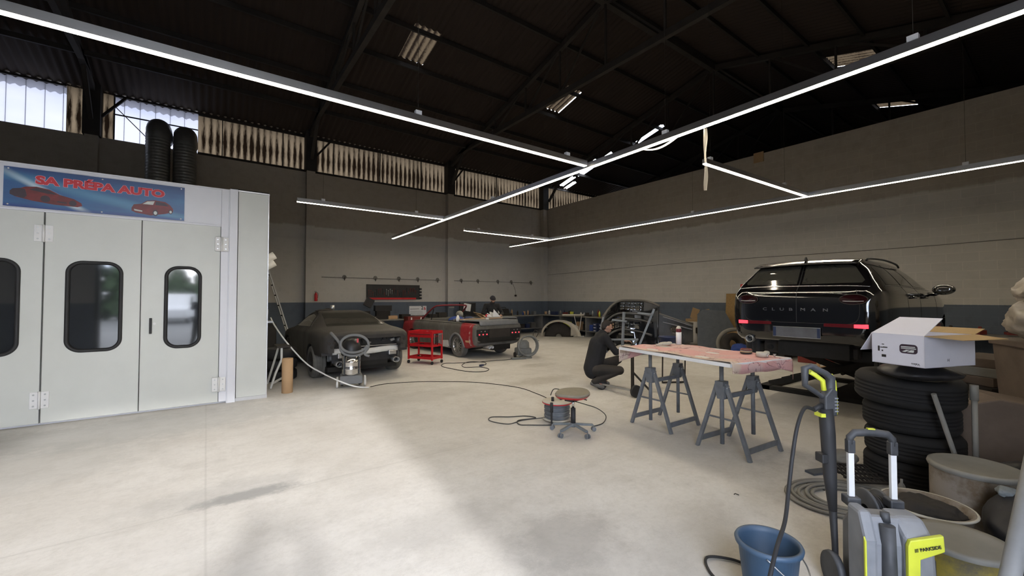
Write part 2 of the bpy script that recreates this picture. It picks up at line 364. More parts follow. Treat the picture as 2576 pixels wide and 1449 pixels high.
# roof: corrugated sheets with holes
def rz(y): return 7.2 + .26 * (YA - y) if y > 7 else 9.41 - .26 * (7 - y)
step = .04425
holes = [(4.22, 4.98, 9.92, 11.08), (9.56, 10.24, 9.92, 11.06), (14.60, 15.48, 3.2, 4.27), (19.15, 20.1, 3.2, 4.24), (-.7, .06, 9.92, 11.08)]
gaps = [(14.78, 15.02, 9.9, 11.15), (14.28, 14.50, 12.15, 12.72), (14.10, 14.34, 12.8, 13.35), (14.34, 14.62, 13.42, 14.25), (14.22, 14.42, 14.4, 15.3), (14.62, 14.86, 14.75, 15.45)]
ys = sorted(set([YF - .5, 7, 16.0] + [h[2] for h in holes + gaps] + [h[3] for h in holes + gaps] + [0, 2, 5, 8, 9, 12, 13, 14, 15]))
nx = int((XR + .4 - XL + .4) / step)
vs = []; fs = []
for j, y in enumerate(ys):
    for i in range(nx + 1):
        x = XL - .4 + i * step; vs.append((x, y, rz(y) + .028 * math.sin(x * 2 * PI / .177)))
for j in range(len(ys) - 1):
    ym = (ys[j] + ys[j + 1]) / 2
    for i in range(nx):
        xm = XL - .4 + (i + .5) * step
        if any(h[0] < xm < h[1] and h[2] < ym < h[3] for h in holes + gaps): continue
        fs.append((j * (nx + 1) + i, j * (nx + 1) + i + 1, (j + 1) * (nx + 1) + i + 1, (j + 1) * (nx + 1) + i))
mb = MB(); mb.add(vs, fs, 0, True); struct(mb.build('ceiling', 'roof', fix=False))
for k, h in enumerate(holes):
    y0, y1 = h[2] - .08, h[3] + .08; x0, x1 = h[0] - .05, h[1] + .05; n_ = int((x1 - x0) / .0222)
    mb = MB(); mb.grid(lambda u, v: (x0 + (x1 - x0) * u, y0 + (y1 - y0) * v, rz(y0 + (y1 - y0) * v) + .045 + .028 * math.sin((x0 + (x1 - x0) * u) * 2 * PI / .177)), n_, 4)
    struct(mb.build('window_%d' % (k + 11), 'skyl', fix=False))
# purlins, ridge and trusses
def rafter_y(y): return rz(y) - .12
mb = MB()
for y in (8.6, 10.0, 11.2, 12.6, 14.0, 5.6, 4.3, 3.1, 1.6, .2):
    mb.box(((XL + XR) / 2, y, rz(y) - .10), (XR - XL, .06, .12))
struct(mb.build('trim_1', 'steel_dark'))
struct(MB().box(((XL + XR) / 2, 7.0, 9.22), (XR - XL, .16, .26)).build('trim_2', 'steel_mid'))
tn = 3
for X0 in (-7.8, -2.5, 2.8, 8.1, 13.4, 18.7):
    mb = MB(); zc = 7.42
    mb.bar((X0, YF, zc), (X0, YA, zc), .12, .16)
    mb.bar((X0, 7, 9.2), (X0, YA, rz(YA) - .14), .12, .16); mb.bar((X0, 7, 9.2), (X0, YF, rz(YF) - .14), .12, .16)
    for i, y in enumerate((2.0, 3.7, 5.3, 7.0, 8.7, 10.3, 12.0)):
        mb.bar((X0, y, zc), (X0, y, rz(y) - .16), .05)
        y2 = y + 1.65 if y < 7 else y - 1.65
        if y != 7: mb.bar((X0, y, zc), (X0, y2, rz(y2) - .16), .05)
    for dy in (3.4,):
        mb.bar((X0, YA - .3, 6.3), (X0, YA - 1.3, zc), .09)
    struct(mb.build('trim_%d' % tn, 'steel_mid')); tn += 1
for X0 in (-7.8, -2.5, 2.8, 8.1, 13.25):
    mb = MB(); mb.bb(X0 - .13, X0 + .13, YA - .22, YA, 0, 5.9, 0); mb.bb(X0 - .17, X0 + .17, YA - .26, YA + .1, 5.9, 7.4, 1)
    if X0 < 13: mb.bar((X0 + .16, YA - .1, 6.45), (X0 + .65, YA - .1, 7.1), .06, .06, 1)
    mb.bar((X0 + .15, YA - .12, 6.3), (X0 + .15, YA - .12, 7.3), .04, .04, 1)
    struct(mb.build('trim_%d' % tn, ['wallA', 'steel_dark'])); tn += 1
# clerestory: corrugated translucent sheets bay by bay, with rails; two of them open onto a clear sheet
def sheets(x0, x1, z0=5.93, z1=7.22, y=YA + .1):
    n_ = max(8, int((x1 - x0) / .0222)); mb = MB()
    mb.grid(lambda u, v: (x0 + (x1 - x0) * u, y + .03 * math.sin((x0 + (x1 - x0) * u) * 2 * PI / .177), z0 + (z1 - z0) * v), n_, 2)
    return mb
wn_ = 1
for (a, b) in ((2.97, 7.93), (8.27, 13.2), (13.42, 18.5), (18.8, 24), (-.27, 2.63), (-8, -6.6)):
    sh = struct(sheets(a, b).build('window_%d' % wn_, 'sheet', fix=False)); wn_ += 1
    r_ = MB(); r_.bb(a, b, YA - .01, YA + .05, 7.08, 7.16); r_.bb(a, b, YA - .01, YA + .05, 5.9, 5.97)
    x = a + .6
    while x < b - .2:
        r_.bb(x - .012, x + .012, YA, YA + .05, 5.95, 7.1); x += 1.65
    f_ = r_.build('window_frame', 'steel_dark', sh)
mb = sheets(-2.62, -2.12); mb.v = mb.v; struct(mb.build('window_%d' % wn_, 'sheet', fix=False)); wn_ += 1
struct(sheets(-3.02, -2.66).build('window_%d' % wn_, 'sheet', fix=False)); wn_ += 1
for (a, b) in ((-2.12, -.27), (-6.6, -3.02)):
    mb = MB(); mb.grid(lambda u, v: (a + (b - a) * u, YA + .165 + .004 * math.sin(u * (b - a) * 40), 5.7 + 1.9 * v), 40, 2); sh = struct(mb.build('window_%d' % wn_, 'clear', fix=False)); wn_ += 1
    r_ = MB(); r_.bb(a, b, YA + .0, YA + .05, 7.12, 7.17); r_.bb(a, a + .03, YA + .05, YA + .1, 5.9, 7.3)
    if a > -3:
        r_.bb(a, b, YA + .02, YA + .05, 6.62, 6.65); r_.bar((a, YA + .1, 6.9), (a + .75, YA + .1, 6.1), .02)
    x = a + .2
    while x < b: r_.bb(x, x + .012, YA + .175, YA + .18, 5.9, 7.4); x += .33
    r_.build('window_frame', 'steel_dark', sh)

# ------------------------------------------------------------------ linear lamps
def lamp(label, a, b, cables):
    a = Vector(a); b = Vector(b); t = thing('linear_lamp', label, 'ceiling light', a, 0, 'suspended linear lamps'); d = b - a; ang = math.atan2(d.y, d.x); Ln = d.length
    t.rotation_euler = (0, 0, ang)
    h = MB(); h.bb(0, Ln, -.036, .036, .0, .062); h.bb(0, Ln, -.036, -.030, -.012, 0); h.bb(0, Ln, .030, .036, -.012, 0); h.bb(0, Ln, -.012, .012, .062, .075)
    h.build('lamp_housing', 'alu', t)
    e = MB(); x = 0
    while x < Ln - .01:
        x2 = min(x + 1.5, Ln); e.bb(x + .004, x2 - .004, -.030, .030, -.016, -.001); x = x2
    e.build('lamp_diffuser', 'strip', t)
    for c_ in cables:
        k = MB(); k.box((c_, 0, .085), (.07, .05, .06)); k.build('cable_clip', 'white', t)
        yy = a.y + math.sin(ang) * c_; k = MB(); k.cyl((c_, 0, .1), (c_, 0, rz(yy) - 3.7), .002, n=5); k.build('suspension_cable', 'steel_mid', t)
    return t
lamp('long lamp row crossing the photo from upper left towards the middle', (-4.3, 4.42, 3.6), (4.58, 4.36, 3.6), (1.5, 6.2, 8.5))
lamp('longest lamp row running from upper right down to the middle', (4.50, -1.0, 3.6), (5.0, 13.55, 3.6), (1.75, 4.05, 8.2, 12.5))
lamp('long lamp row parallel to the block wall, above the lifted black car', (9.5, -1.0, 3.6), (9.45, 13.0, 3.6), (2, 6.5, 12))
lamp('short lamp branch on the far left, above the dark coupe', (1.48, 9.5, 3.6), (4.80, 9.47, 3.6), (.5, 2.6))
lamp('short far lamp branch joining the row near the block wall', (6.1, 10.68, 3.6), (9.41, 10.72, 3.6), (.5, 2.6))
lamp('short lamp branch beyond the hanging plastic strip, in front of the block wall', (5.92, 3.24, 3.6), (9.44, 3.12, 3.6), (.15, 2.6))
nb = NB('thin plastic film'); tr = nb.n.new('ShaderNodeBsdfTranslucent'); tr.inputs[0].default_value = (.8, .78, .74, 1); tp = nb.n.new('ShaderNodeBsdfTransparent'); mx = nb.n.new('ShaderNodeMixShader'); mx.inputs[0].default_value = .35
nb.L.new(tr.outputs[0], mx.inputs[1]); nb.L.new(tp.outputs[0], mx.inputs[2]); nb.L.new(mx.outputs[0], nb.n['Material Output'].inputs[0]); M['film'] = nb.M
mb = MB(); mb.grid(lambda u, v: (4.66 + .035 * (u - .5) * (1 - .5 * abs(v - .45)) + .006 * math.sin(v * 11), 2.54 - .02 * (u - .5) + .008 * math.sin(v * 9 + 4 * u), 3.58 - .73 * v), 4, 24)
tag(mb.build('plastic_strip', 'film', fix=False), 'narrow white plastic strip hanging straight down from the longest lamp row', 'plastic strip')
mb = MB(); mb.grid(lambda u, v: (4.60 + .03 * (u - .5) + .0 * v, 2.85 + .55 * v, 3.578 - .07 * math.sin(v * PI) - .01 * u), 3, 20)
tag(mb.build('protective_film', 'film', fix=False), 'loose strip of film sagging under the longest lamp row', 'plastic film')
# ================================================================== spray booth
BY = 7.75
booth = thing('spray_booth', 'large grey-white paint booth with hinged doors and rounded windows', 'spray booth', (0, BY, 0))
BL = -4.6
b = MB(); b.bb(BL, .34, .06, 5.2, 0, 3.27); b.build('booth_body', 'booth_white', booth)
b = MB(); b.bb(BL, .17, 0, .05, 2.705, 3.28); b.bb(BL, .17, -.02, 0, 2.69, 2.715); b.bb(BL, .17, -.008, 0, 3.255, 3.28); b.build('header_panel', 'booth_white', booth, bevel=.003)
b = MB(); b.bb(.17, .265, -.012, .05, .03, 3.28); b.bb(.275, .38, -.03, .05, .0, 3.29); b.bb(.262, .278, -.02, .05, .0, 3.28); b.build('corner_post', 'booth_white', booth, bevel=.004)
b = MB(); b.bb(.39, .80, .03, 5.0, .05, 3.27); b.build('side_panel', 'booth', booth, bevel=.004)
b = MB(); b.bb(.385, .81, .02, .06, .0, .05); b.bb(.385, .81, .0, .05, 3.27, 3.29); b.bb(.795, .807, .02, .06, .05, 3.27); b.build('panel_edge', 'alu', booth)
b = MB(); b.bb(.30, .82, .25, 5.1, 3.27, 3.36); b.bb(-.6, .6, 1.2, 3.0, 3.28, 3.5); b.build('roof_unit', 'steel_dark', booth)
def leaf(x0, x1, wx, ww, wz, wh, handle=False, hl=None, hr=None, bent=0):
    p = MB(); W2 = rrect(ww, wh, .14, 8, wx, wz)
    # door leaf with a real window hole: front face as a ring between window outline and rectangle
    n = len(W2); outer = []
    for (x, z) in W2:
        dx, dz = x - wx, z - wz; k = 1e9
        if abs(dx) > 1e-6: k = min(k, ((x1 if dx > 0 else x0) - wx) / dx)
        if abs(dz) > 1e-6: k = min(k, ((2.69 if dz > 0 else .03) - wz) / dz)
        outer.append((wx + dx * k, wz + dz * k))
    for y, s_ in ((0, 1), (.045, -1)):
        vs = [(x, y, z) for x, z in W2] + [(x, y, z) for x, z in outer]
        p.add(vs, [(i, (i + 1) % n, n + (i + 1) % n, n + i) for i in range(n)])
    # corner infill
    for y in (0, .045):
        for i in range(n):
            a_, b_ = outer[i], outer[(i + 1) % n]
            if abs(a_[0] - b_[0]) > 1e-4 and abs(a_[1] - b_[1]) > 1e-4:
                cxx = x1 if (a_[0] + b_[0]) / 2 > wx else x0; czz = 2.69 if (a_[1] + b_[1]) / 2 > wz else .03
                p.add([(a_[0], y, a_[1]), (b_[0], y, b_[1]), (cxx, y, czz)], [(0, 1, 2)])
    vs = [(x, 0, z) for x, z in W2] + [(x, .045, z) for x, z in W2]; p.add(vs, [(i, (i + 1) % n, n + (i + 1) % n, n + i) for i in range(n)])
    for (a_, b_) in (((x0, .03), (x0, 2.69)), ((x1, .03), (x1, 2.69)), ((x0, .03), (x1, .03)), ((x0, 2.69), (x1, 2.69))):
        p.add([(a_[0], 0, a_[1]), (b_[0], 0, b_[1]), (b_[0], .045, b_[1]), (a_[0], .045, a_[1])], [(0, 1, 2, 3)])
    lf = p.build('door_leaf', 'booth', booth)
    s = MB(); pts = [Vector((x, -.006, z)) for x, z in rrect(ww - .01, wh - .01, .14, 10, wx, wz)]; s.tube(pts, .022, 8, closed=True); s.build('window_seal', 'rubber', lf)
    g = MB(); g.add([(x, .012, z) for x, z in rrect(ww - .02, wh - .02, .13, 8, wx, wz)], [tuple(range(36))]); g.build('window_pane', 'glassd', lf)
    bt = MB(); bt.bb(x0, x0 + .004, -.0015, .01, .03, 2.69); bt.bb(x1 - .004, x1, -.0015, .01, .03, 2.69); bt.build('edge_seal', 'gap', lf)
    if handle:
        h = MB(); h.bb(x0 + .095, x0 + .125, -.03, -.018, 1.10, 1.32); h.bb(x0 + .10, x0 + .12, -.02, 0, 1.12, 1.15); h.bb(x0 + .10, x0 + .12, -.02, 0, 1.27, 1.30); h.build('door_handle', 'rubber', lf, bevel=.004)
        h = MB(); h.cyl((x0 + .15, -.01, 1.24), (x0 + .15, 0, 1.24), .016); h.build('door_lock', 'white', lf)
    return lf
M['glassd'].node_tree.nodes['Principled BSDF'].inputs['Coat Weight'].default_value = .8
leaf(-1.66, -.74, -1.195, .52, 1.49, 1.17)
leaf(-.735, .165, -.27, .40, 1.47, 1.16, True)
leaf(-2.58, -1.67, -2.13, .52, 1.49, 1.17)
leaf(-3.5, -2.59, -3.05, .52, 1.49, 1.17)
def hinge(x, z):
    yo = -.034 if x > .1 else 0
    h = MB(); h.bb(x - .085, x - .012, -.012 + yo, -.002, z - .105, z + .105); h.bb(x + .012, x + .085, -.012 + yo, -.002 + yo, z - .105, z + .105); o = h.build('hinge_plate', 'white', booth, bevel=.006)
    k = MB(); k.cyl((x, -.018 + yo, z - .11), (x, -.018 + yo, z + .11), .013, n=12); k.build('hinge_pin', 'white', o)
    for dx in (-.05, .05):
        for dz in (-.07, 0, .07): MB().cyl((x + dx, -.016 + yo, z + dz), (x + dx, -.01 + yo, z + dz), .010, n=10).build('hinge_screw', 'galv', o)
for x, z in ((.18, 2.42), (.17, .30), (-1.67, 2.42), (-1.67, .32), (-3.5, 2.42)): hinge(x, z)
# banner above the doors
bn = thing('banner_sign', 'blue banner with red lettering and two pictured cars, above the booth doors', 'banner', (-1.145, BY - .005, 2.975))
nb = NB('blue streaked banner print'); X, Y, Z = nb.xyz()
n1 = nb.noise(3, 4, .5, scl=(.6, 1, 2.5)); base = nb.mix(n1, (.010, .04, .17), (.025, .16, .36))
d1 = nb.math('ABSOLUTE', nb.math('ADD', Z, nb.math('MULTIPLY', nb.math('ADD', X, .55), .62)))
wdt = nb.mr(X, -.87, .25, .055, .004)
c = nb.mix(nb.math('MULTIPLY', nb.mr(d1, 0, .07, 1, 0, True), nb.mr(X, -.2, .45, .85, 0)), base, (.55, .66, .72))
d2 = nb.math('ABSOLUTE', nb.math('ADD', nb.math('ADD', Z, .03), nb.math('MULTIPLY', nb.math('ADD', X, .0), .22)))
c = nb.mix(nb.math('MULTIPLY', nb.mr(d2, 0, .10, 1, 0, True), .4), c, (.12, .38, .58))
c = nb.mix(nb.mr(Z, -.24, -.19, .75, 0), c, (.01, .03, .20)); c = nb.mix(nb.mr(Z, .10, .24, 0, .7), c, (.012, .035, .15))
nb.col(c); nb.rough(.35); M['banner'] = nb.M
b = MB(); b.bb(-.868, .868, -.012, -.004, -.243, .243); b.build('banner_sheet', 'banner', bn)
def text(body, size, loc, rot, material, parent, name, extr=.001, offs=0., align='CENTER', sx=1.):
    cu = bpy.data.curves.new(name, 'FONT'); cu.body = body; cu.size = size; cu.extrude = extr; cu.offset = offs; cu.align_x = align; cu.align_y = 'CENTER'; cu.resolution_u = 3
    o = bpy.data.objects.new('tmp', cu); COL.objects.link(o); dg = bpy.context.evaluated_depsgraph_get()
    me = bpy.data.meshes.new_from_object(o.evaluated_get(dg)); bpy.data.objects.remove(o); me.materials.clear(); me.materials.append(M[material] if isinstance(material, str) else material); me.name = name
    q = bpy.data.objects.new(name, me); COL.objects.link(q); q.parent = parent; q.location = loc; q.rotation_euler = rot; q.scale = (sx, 1, 1); return q
M['txt_red'] = mat('lettering red', (.52, .03, .045), .5, var=.03); M['txt_pink'] = mat('lettering outline pink', (.80, .38, .45), .5, var=.02)
M['print_red'] = mat('printed dark red', (.14, .010, .015), .4, var=.4, sc=9); M['print_dark'] = mat('printed near black', (.03, .015, .03), .4); M['print_grey'] = mat('printed light grey', (.5, .52, .5), .4)
text('SA PRÉPA AUTO', .138, (.02, -.0135, .11), (PI / 2, 0, 0), 'txt_pink', bn, 'lettering_outline', .0006, .0105, sx=1.24)
text('SA PRÉPA AUTO', .138, (.02, -.0155, .11), (PI / 2, 0, 0), 'txt_red', bn, 'lettering', .0006, .0068, sx=1.24)
def flat(poly, y, name, material, parent):
    return MB().prism(poly, y - .0006, y, 'y').build(name, material, parent)
def pic(pts, cx_, cz_, s): return [(cx_ + x * s, cz_ + (z if s < .3 else z * .8) * s) for x, z in pts]
# plain sports coupe picture, left
flat(pic([(-1, .28), (-.93, .40), (-.72, .46), (-.6, .55), (-.3, .6), (.05, .52), (.35, .30), (.75, .16), (.97, -.02), (1, -.16), (.86, -.24), (.2, -.22), (-.4, -.12), (-.86, .02), (-1, .12)], -.50, -.125, .315), -.013, 'printed_coupe', 'print_red', bn)
flat(pic([(-1, .28), (-.93, .40), (-.72, .46), (-.6, .42), (-.55, .1), (-.86, .02), (-1, .12)], -.50, -.125, .315), -.014, 'printed_coupe_rear', 'print_dark', bn)
flat(pic([(-.5, .42), (-.3, .55), (0, .49), (.28, .30), (.0, .30), (-.3, .38)], -.50, -.125, .315), -.014, 'printed_coupe_window', 'print_dark', bn)
for (x, z, r) in ((-.05, .03, .17), (.72, -.07, .14), (-.68, .12, .14)):
    flat(pic([(x + r * math.cos(a) * .8, z + r * math.sin(a)) for a in [k * PI / 8 for k in range(16)]], -.50, -.125, .315), -.0146, 'printed_wheel', 'print_dark', bn)
flat(pic([(.3, -.02), (.55, -.06), (.55, -.12), (.25, -.08)], -.50, -.125, .315), -.0146, 'printed_intake', 'print_dark', bn)
# plain hatchback picture, right
flat(pic([(-1, -.1), (-.9, .12), (-.55, .2), (-.3, .42), (.1, .5), (.6, .45), (.85, .25), (.98, .05), (.98, -.15), (.6, -.3), (-.1, -.48), (-.8, -.38), (-1, -.28)], .52, -.10, .225), -.013, 'printed_hatchback', 'print_red', bn)
flat(pic([(-.5, .19), (-.27, .38), (.08, .44), (.0, .2)], .52, -.10, .225), -.014, 'printed_windscreen', 'print_grey', bn)
flat(pic([(.1, .2), (.14, .43), (.55, .38), (.78, .2)], .52, -.10, .225), -.014, 'printed_side_window', 'print_dark', bn)
flat(pic([(-.9, -.16), (-.5, -.22), (-.5, -.3), (-.86, -.26)], .52, -.10, .225), -.014, 'printed_plate', 'print_grey', bn)
for (x, z, r) in ((.12, -.3, .19), (.86, -.15, .14)):
    for rr, m_, yy in ((1, 'print_dark', -.0143), (.62, 'print_grey', -.0148)):
        flat(pic([(x + rr * r * math.cos(a) * .7, z + rr * r * math.sin(a)) for a in [k * PI / 8 for k in range(16)]], .52, -.10, .225), yy, 'printed_wheel', m_, bn)
for x in (-.83, 0, .83):
    for z in (-.22, .22): MB().ell((x, -.015, z), (.009, .004, .009), nu=8, nv=6).build('rivet', 'white', bn)
# two spiral ducts rising behind the booth and bending out of the open window
def duct(label, x, y, top):
    t = thing('spiral_duct', label, 'duct', (x, y, 3.3), 0, 'spiral ducts behind the booth')
    R = .255; prof = []; z = -1.0
    path = []
    zt = top - 3.3 - .30
    pts = [(0, 0, z) for z in [-.3 + i * .02 for i in range(-150, int((zt + .3) / .02))]]
    for k in range(1, 13):
        a = PI / 2 * k / 12; pts.append((0, .32 * (1 - math.cos(a)), zt - .02 + .32 * math.sin(a)))
    pts += [(0, .34 + .02 * i, zt + .30) for i in range(int((YA - .04 - y - .34) / .02))]
    rs = [R + (.006 if i % 4 == 0 else 0) for i in range(len(pts))]
    MB().tube(pts, rs, 28).build('duct_pipe', 'duct', t)
    return t
duct('spiral duct on the left of the pair behind the booth', -1.08, 14.3, 6.25 - .1)
duct('slightly slimmer spiral duct on the right of the pair behind the booth', -.52, 14.3, 6.18 - .1)
# ================================================================== cars
def curve1(tab):
    xs = [a for a, b in tab]; ys = [b for a, b in tab]; n = len(xs)
    d = [(ys[i + 1] - ys[i]) / (xs[i + 1] - xs[i]) for i in range(n - 1)]
    m = [d[0]] + [0 if d[i - 1] * d[i] <= 0 else 2 * d[i - 1] * d[i] / (d[i - 1] + d[i]) for i in range(1, n - 1)] + [d[-1]]
    def f(x):
        if x <= xs[0]: return ys[0]
        if x >= xs[-1]: return ys[-1]
        i = max(k for k in range(n - 1) if xs[k] <= x); h = xs[i + 1] - xs[i]; t = (x - xs[i]) / h
        return (2 * t ** 3 - 3 * t * t + 1) * ys[i] + (t ** 3 - 2 * t * t + t) * h * m[i] + (-2 * t ** 3 + 3 * t * t) * ys[i + 1] + (t ** 3 - t * t) * h * m[i + 1]
    return f
def car_shell(T, L, xs=None):
    zb, zs, zr, w, wr = (curve1(T[k]) for k in ('zb', 'zs', 'zr', 'w', 'wr'))
    if xs is None:
        xs = [0, .012, .03, .05, .08, .12, .17, .23, .3]; x = .38
        while x < L - .3: xs.append(x); x += .09
        xs += [L - .3, L - .22, L - .15, L - .1, L - .06, L - .03, L - .01, L]
    rings = []
    for x in xs:
        B, S, R, W_, V = zb(x), zs(x), zr(x), w(x), wr(x); S = min(S, R - .015); B = min(B, S - .05)
        P = [(0, B), (.55 * W_, B), (.90 * W_, B + .01), (.985 * W_, B + .25 * (S - B)), (W_, B + .6 * (S - B)), (.985 * W_, S - .10 * (S - B)), (min(.94 * W_, max(V + .04, .94 * W_)), S), (.5 * (V + .93 * W_), S + .5 * (R - S)), (V, R - .16 * (R - S) - .008), (.86 * V, R - .004), (.45 * V, R), (0, R)]
        q = smooth_pts([(0, a, b) for a, b in P], 3)
        half = [(v.y, v.z) for v in q]
        ring = [(x, y, z) for y, z in half] + [(x, -y, z) for y, z in half[-2:0:-1]]
        rings.append(ring)
    n = len(rings[0]); mb = MB(); vs = [p for r in rings for p in r]
    fs = [(i * n + k, i * n + (k + 1) % n, (i + 1) * n + (k + 1) % n, (i + 1) * n + k) for i in range(len(rings) - 1) for k in range(n)]
    mb.add(vs, fs, 0, True); mb.add(rings[0], [tuple(range(n - 1, -1, -1))]); mb.add(rings[-1], [tuple(range(n))])
    return mb
def bvh_of(o):
    bm = bmesh.new(); bm.from_mesh(o.data); t = BVHTree.FromBMesh(bm); bm.free(); return t
def boolean(o, cutters, op='DIFFERENCE'):
    for c in cutters:
        c.parent = o.parent
        md = o.modifiers.new('b', 'BOOLEAN'); md.operation = op; md.object = c; md.solver = 'EXACT'
    bpy.context.view_layer.update(); dg = bpy.context.evaluated_depsgraph_get(); me = bpy.data.meshes.new_from_object(o.evaluated_get(dg))
    o.modifiers.clear(); o.data = me
    for c in cutters: bpy.data.objects.remove(c)
    for p in me.polygons: p.use_smooth = p.use_smooth and p.area < .5
def weighted(o, ang=35):
    md = o.modifiers.new('split', 'EDGE_SPLIT'); md.split_angle = math.radians(ang)
AX = {'x+': ((1, 0, 0), lambda u, v: (-5, u, v)), 'x-': ((-1, 0, 0), lambda u, v: (9, u, v)), 'y-': ((0, -1, 0), lambda u, v: (u, 5, v)), 'y+': ((0, 1, 0), lambda u, v: (u, -5, v)), 'z-': ((0, 0, -1), lambda u, v: (u, v, 6))}
def hit(bvh, ax, u, v, off):
    d, o = AX[ax]; d = Vector(d); loc, nrm, i, dist = bvh.ray_cast(Vector(o(u, v)), d)
    if loc is None: return None
    return loc - d * off
def resample(poly, n):
    P = [Vector((a, b, 0)) for a, b in poly]; L_ = [(P[(i + 1) % len(P)] - P[i]).length for i in range(len(P))]; tot = sum(L_); out = []
    for k in range(n):
        s = tot * k / n; i = 0
        while s > L_[i] and i < len(P) - 1: s -= L_[i]; i += 1
        q = P[i].lerp(P[(i + 1) % len(P)], s / L_[i] if L_[i] else 0); out.append((q.x, q.y))
    return out
def drape(bvh, ax, poly, off=.006, name='panel', material='black', parent=None, n=40, rings=5, thick=.006):
    """a panel that follows the bodywork: convex outline laid on the shell along an axis"""
    R = resample(poly, n); cx_ = sum(p[0] for p in R) / n; cy_ = sum(p[1] for p in R) / n; mb = MB(); vs = []
    for k in range(rings, 0, -1):
        for (a, b) in R:
            t = k / rings; p = hit(bvh, ax, cx_ + (a - cx_) * t, cy_ + (b - cy_) * t, off); vs.append(p)
    c0 = hit(bvh, ax, cx_, cy_, off); vs.append(c0)
    last = c0 or Vector((0, 0, 0)); vs = [(last if p is None else p) for p in vs]
    fs = [(k * n + i, k * n + (i + 1) % n, (k + 1) * n + (i + 1) % n, (k + 1) * n + i) for k in range(rings - 1) for i in range(n)]
    fs += [((rings - 1) * n + i, (rings - 1) * n + (i + 1) % n, rings * n) for i in range(n)]
    d = Vector(AX[ax][0]); b = len(vs); vs += [p + d * (thick + off) for p in vs[:n]]; fs += [(i, (i + 1) % n, b + (i + 1) % n, b + i) for i in range(n)]
    mb.add(vs, fs, 0, True); o = mb.build(name, material, parent); weighted(o); return o
def drape_line(bvh, ax, pts, r=.004, off=.0, name='trim_line', material='chrome', parent=None, k=10, closed=False):
    P = smooth_pts([(a, b, 0) for a, b in pts], k, closed); q = [hit(bvh, ax, p.x, p.y, off) for p in P]; q = [p for p in q if p is not None]
    mb = MB()
    if len(q) > 2: mb.tube(q, r, 6, closed=closed)
    return mb.build(name, material, parent)
def wheel(parent, c, R=.32, wd=.21, spokes=10, rim='alu', side=1, name='wheel', tread='rubber', rimr=.62, camber=0):
    """c: centre, axle along y; side=+1 outer face looks to +y"""
    w_ = bpy.data.objects.new(name, None)
    h = wd / 2; prof = [(R * rimr, -h * .9), (R * .80, -h), (R * .93, -h * .92), (R * .985, -h * .72), (R, -h * .55)]
    for k in range(4):
        z0 = -h * .5 + k * h * .27; prof += [(R, z0), (R - .012, z0 + .004), (R - .012, z0 + .012), (R, z0 + .016)]
    prof += [(R, h * .55), (R * .985, h * .72), (R * .93, h * .92), (R * .80, h), (R * rimr, h * .9)]
    t = MB().lathe(prof, (0, 0, 0), (PI / 2, 0, 0), 40).build('tyre', tread, parent, loc=c)
    rr = R * rimr; m = MB(); s = side
    m.lathe([(rr, -h * .9), (rr * .93, -h * .6), (rr * .90, h * .3), (rr * .95, h * .8), (rr * 1.02, h * .92), (rr * 1.02, h * .86)], (0, 0, 0), (PI / 2 * (-s), 0, 0), 36)
    for k in range(spokes):
        a = 2 * PI * k / spokes; p0 = Vector((math.cos(a) * rr * .16, s * h * .55, math.sin(a) * rr * .16)); p1 = Vector((math.cos(a) * rr * .95, s * h * .72, math.sin(a) * rr * .95))
        m.bar(p0, p1, rr * 1.7 / spokes * .9, .022)
    m.lathe([(0, h * .66), (rr * .17, h * .64), (rr * .24, h * .5), (rr * .24, h * .2)], (0, 0, 0), (PI / 2 * (-s), 0, 0), 20)
    o = m.build('rim', rim, t)
    MB().cyl((0, s * h * .1, 0), (0, s * h * .16, 0), rr * .72, n=28).build('brake_disc', 'steel_mid', t)
    return t
def arch_cutters(xs, R, y0=.45):
    out = []
    for x, z in xs:
        for s in (-1, 1): out.append(MB().cyl((x, s * y0, z), (x, s * 1.3, z), R, n=40).build('cut', 'black'))
    return out

M['carblack'] = mat('gloss black car paint', (.004, .004, .005), .09, 0, .1, coat=1., spec=.6)
M['carglass'] = mat('tinted car glass', (.040, .039, .033), .05, 0, .05, spec=.8, coat=.6)
M['coupe'] = mat('dusty matt black bodywork', (.016, .015, .017), .42, 0, .2, 3, dust=(.085, .075, .06), dustamt=.45)
M['coupeglass'] = mat('dusty rear glass', (.03, .03, .026), .10, 0, .2, 5, spec=.8)
M['liner'] = mat('grey primer', (.16, .165, .17), .7, 0, .1)
M['lamp_lit'] = mat('lit red lamp', (.5, .02, .03), .3, emit=(1, .04, .06), es=2.6)
M['lamp_dark'] = mat('smoked lamp lens', (.018, .004, .005), .1, coat=.6)
M['lamp_red'] = mat('red lamp lens', (.10, .006, .01), .12, coat=.5)
M['lamp_pink'] = mat('reflector', (.6, .2, .25), .2, emit=(1, .25, .35), es=.5)
M['plate'] = mat('blurred grey number plate', (.10, .105, .12), .4, 0, .25, 5)
M['plateblue'] = mat('plate blue band', (.015, .03, .08), .4)
M['under'] = mat('dark oily underbody', (.012, .011, .010), .7, .2, .4)

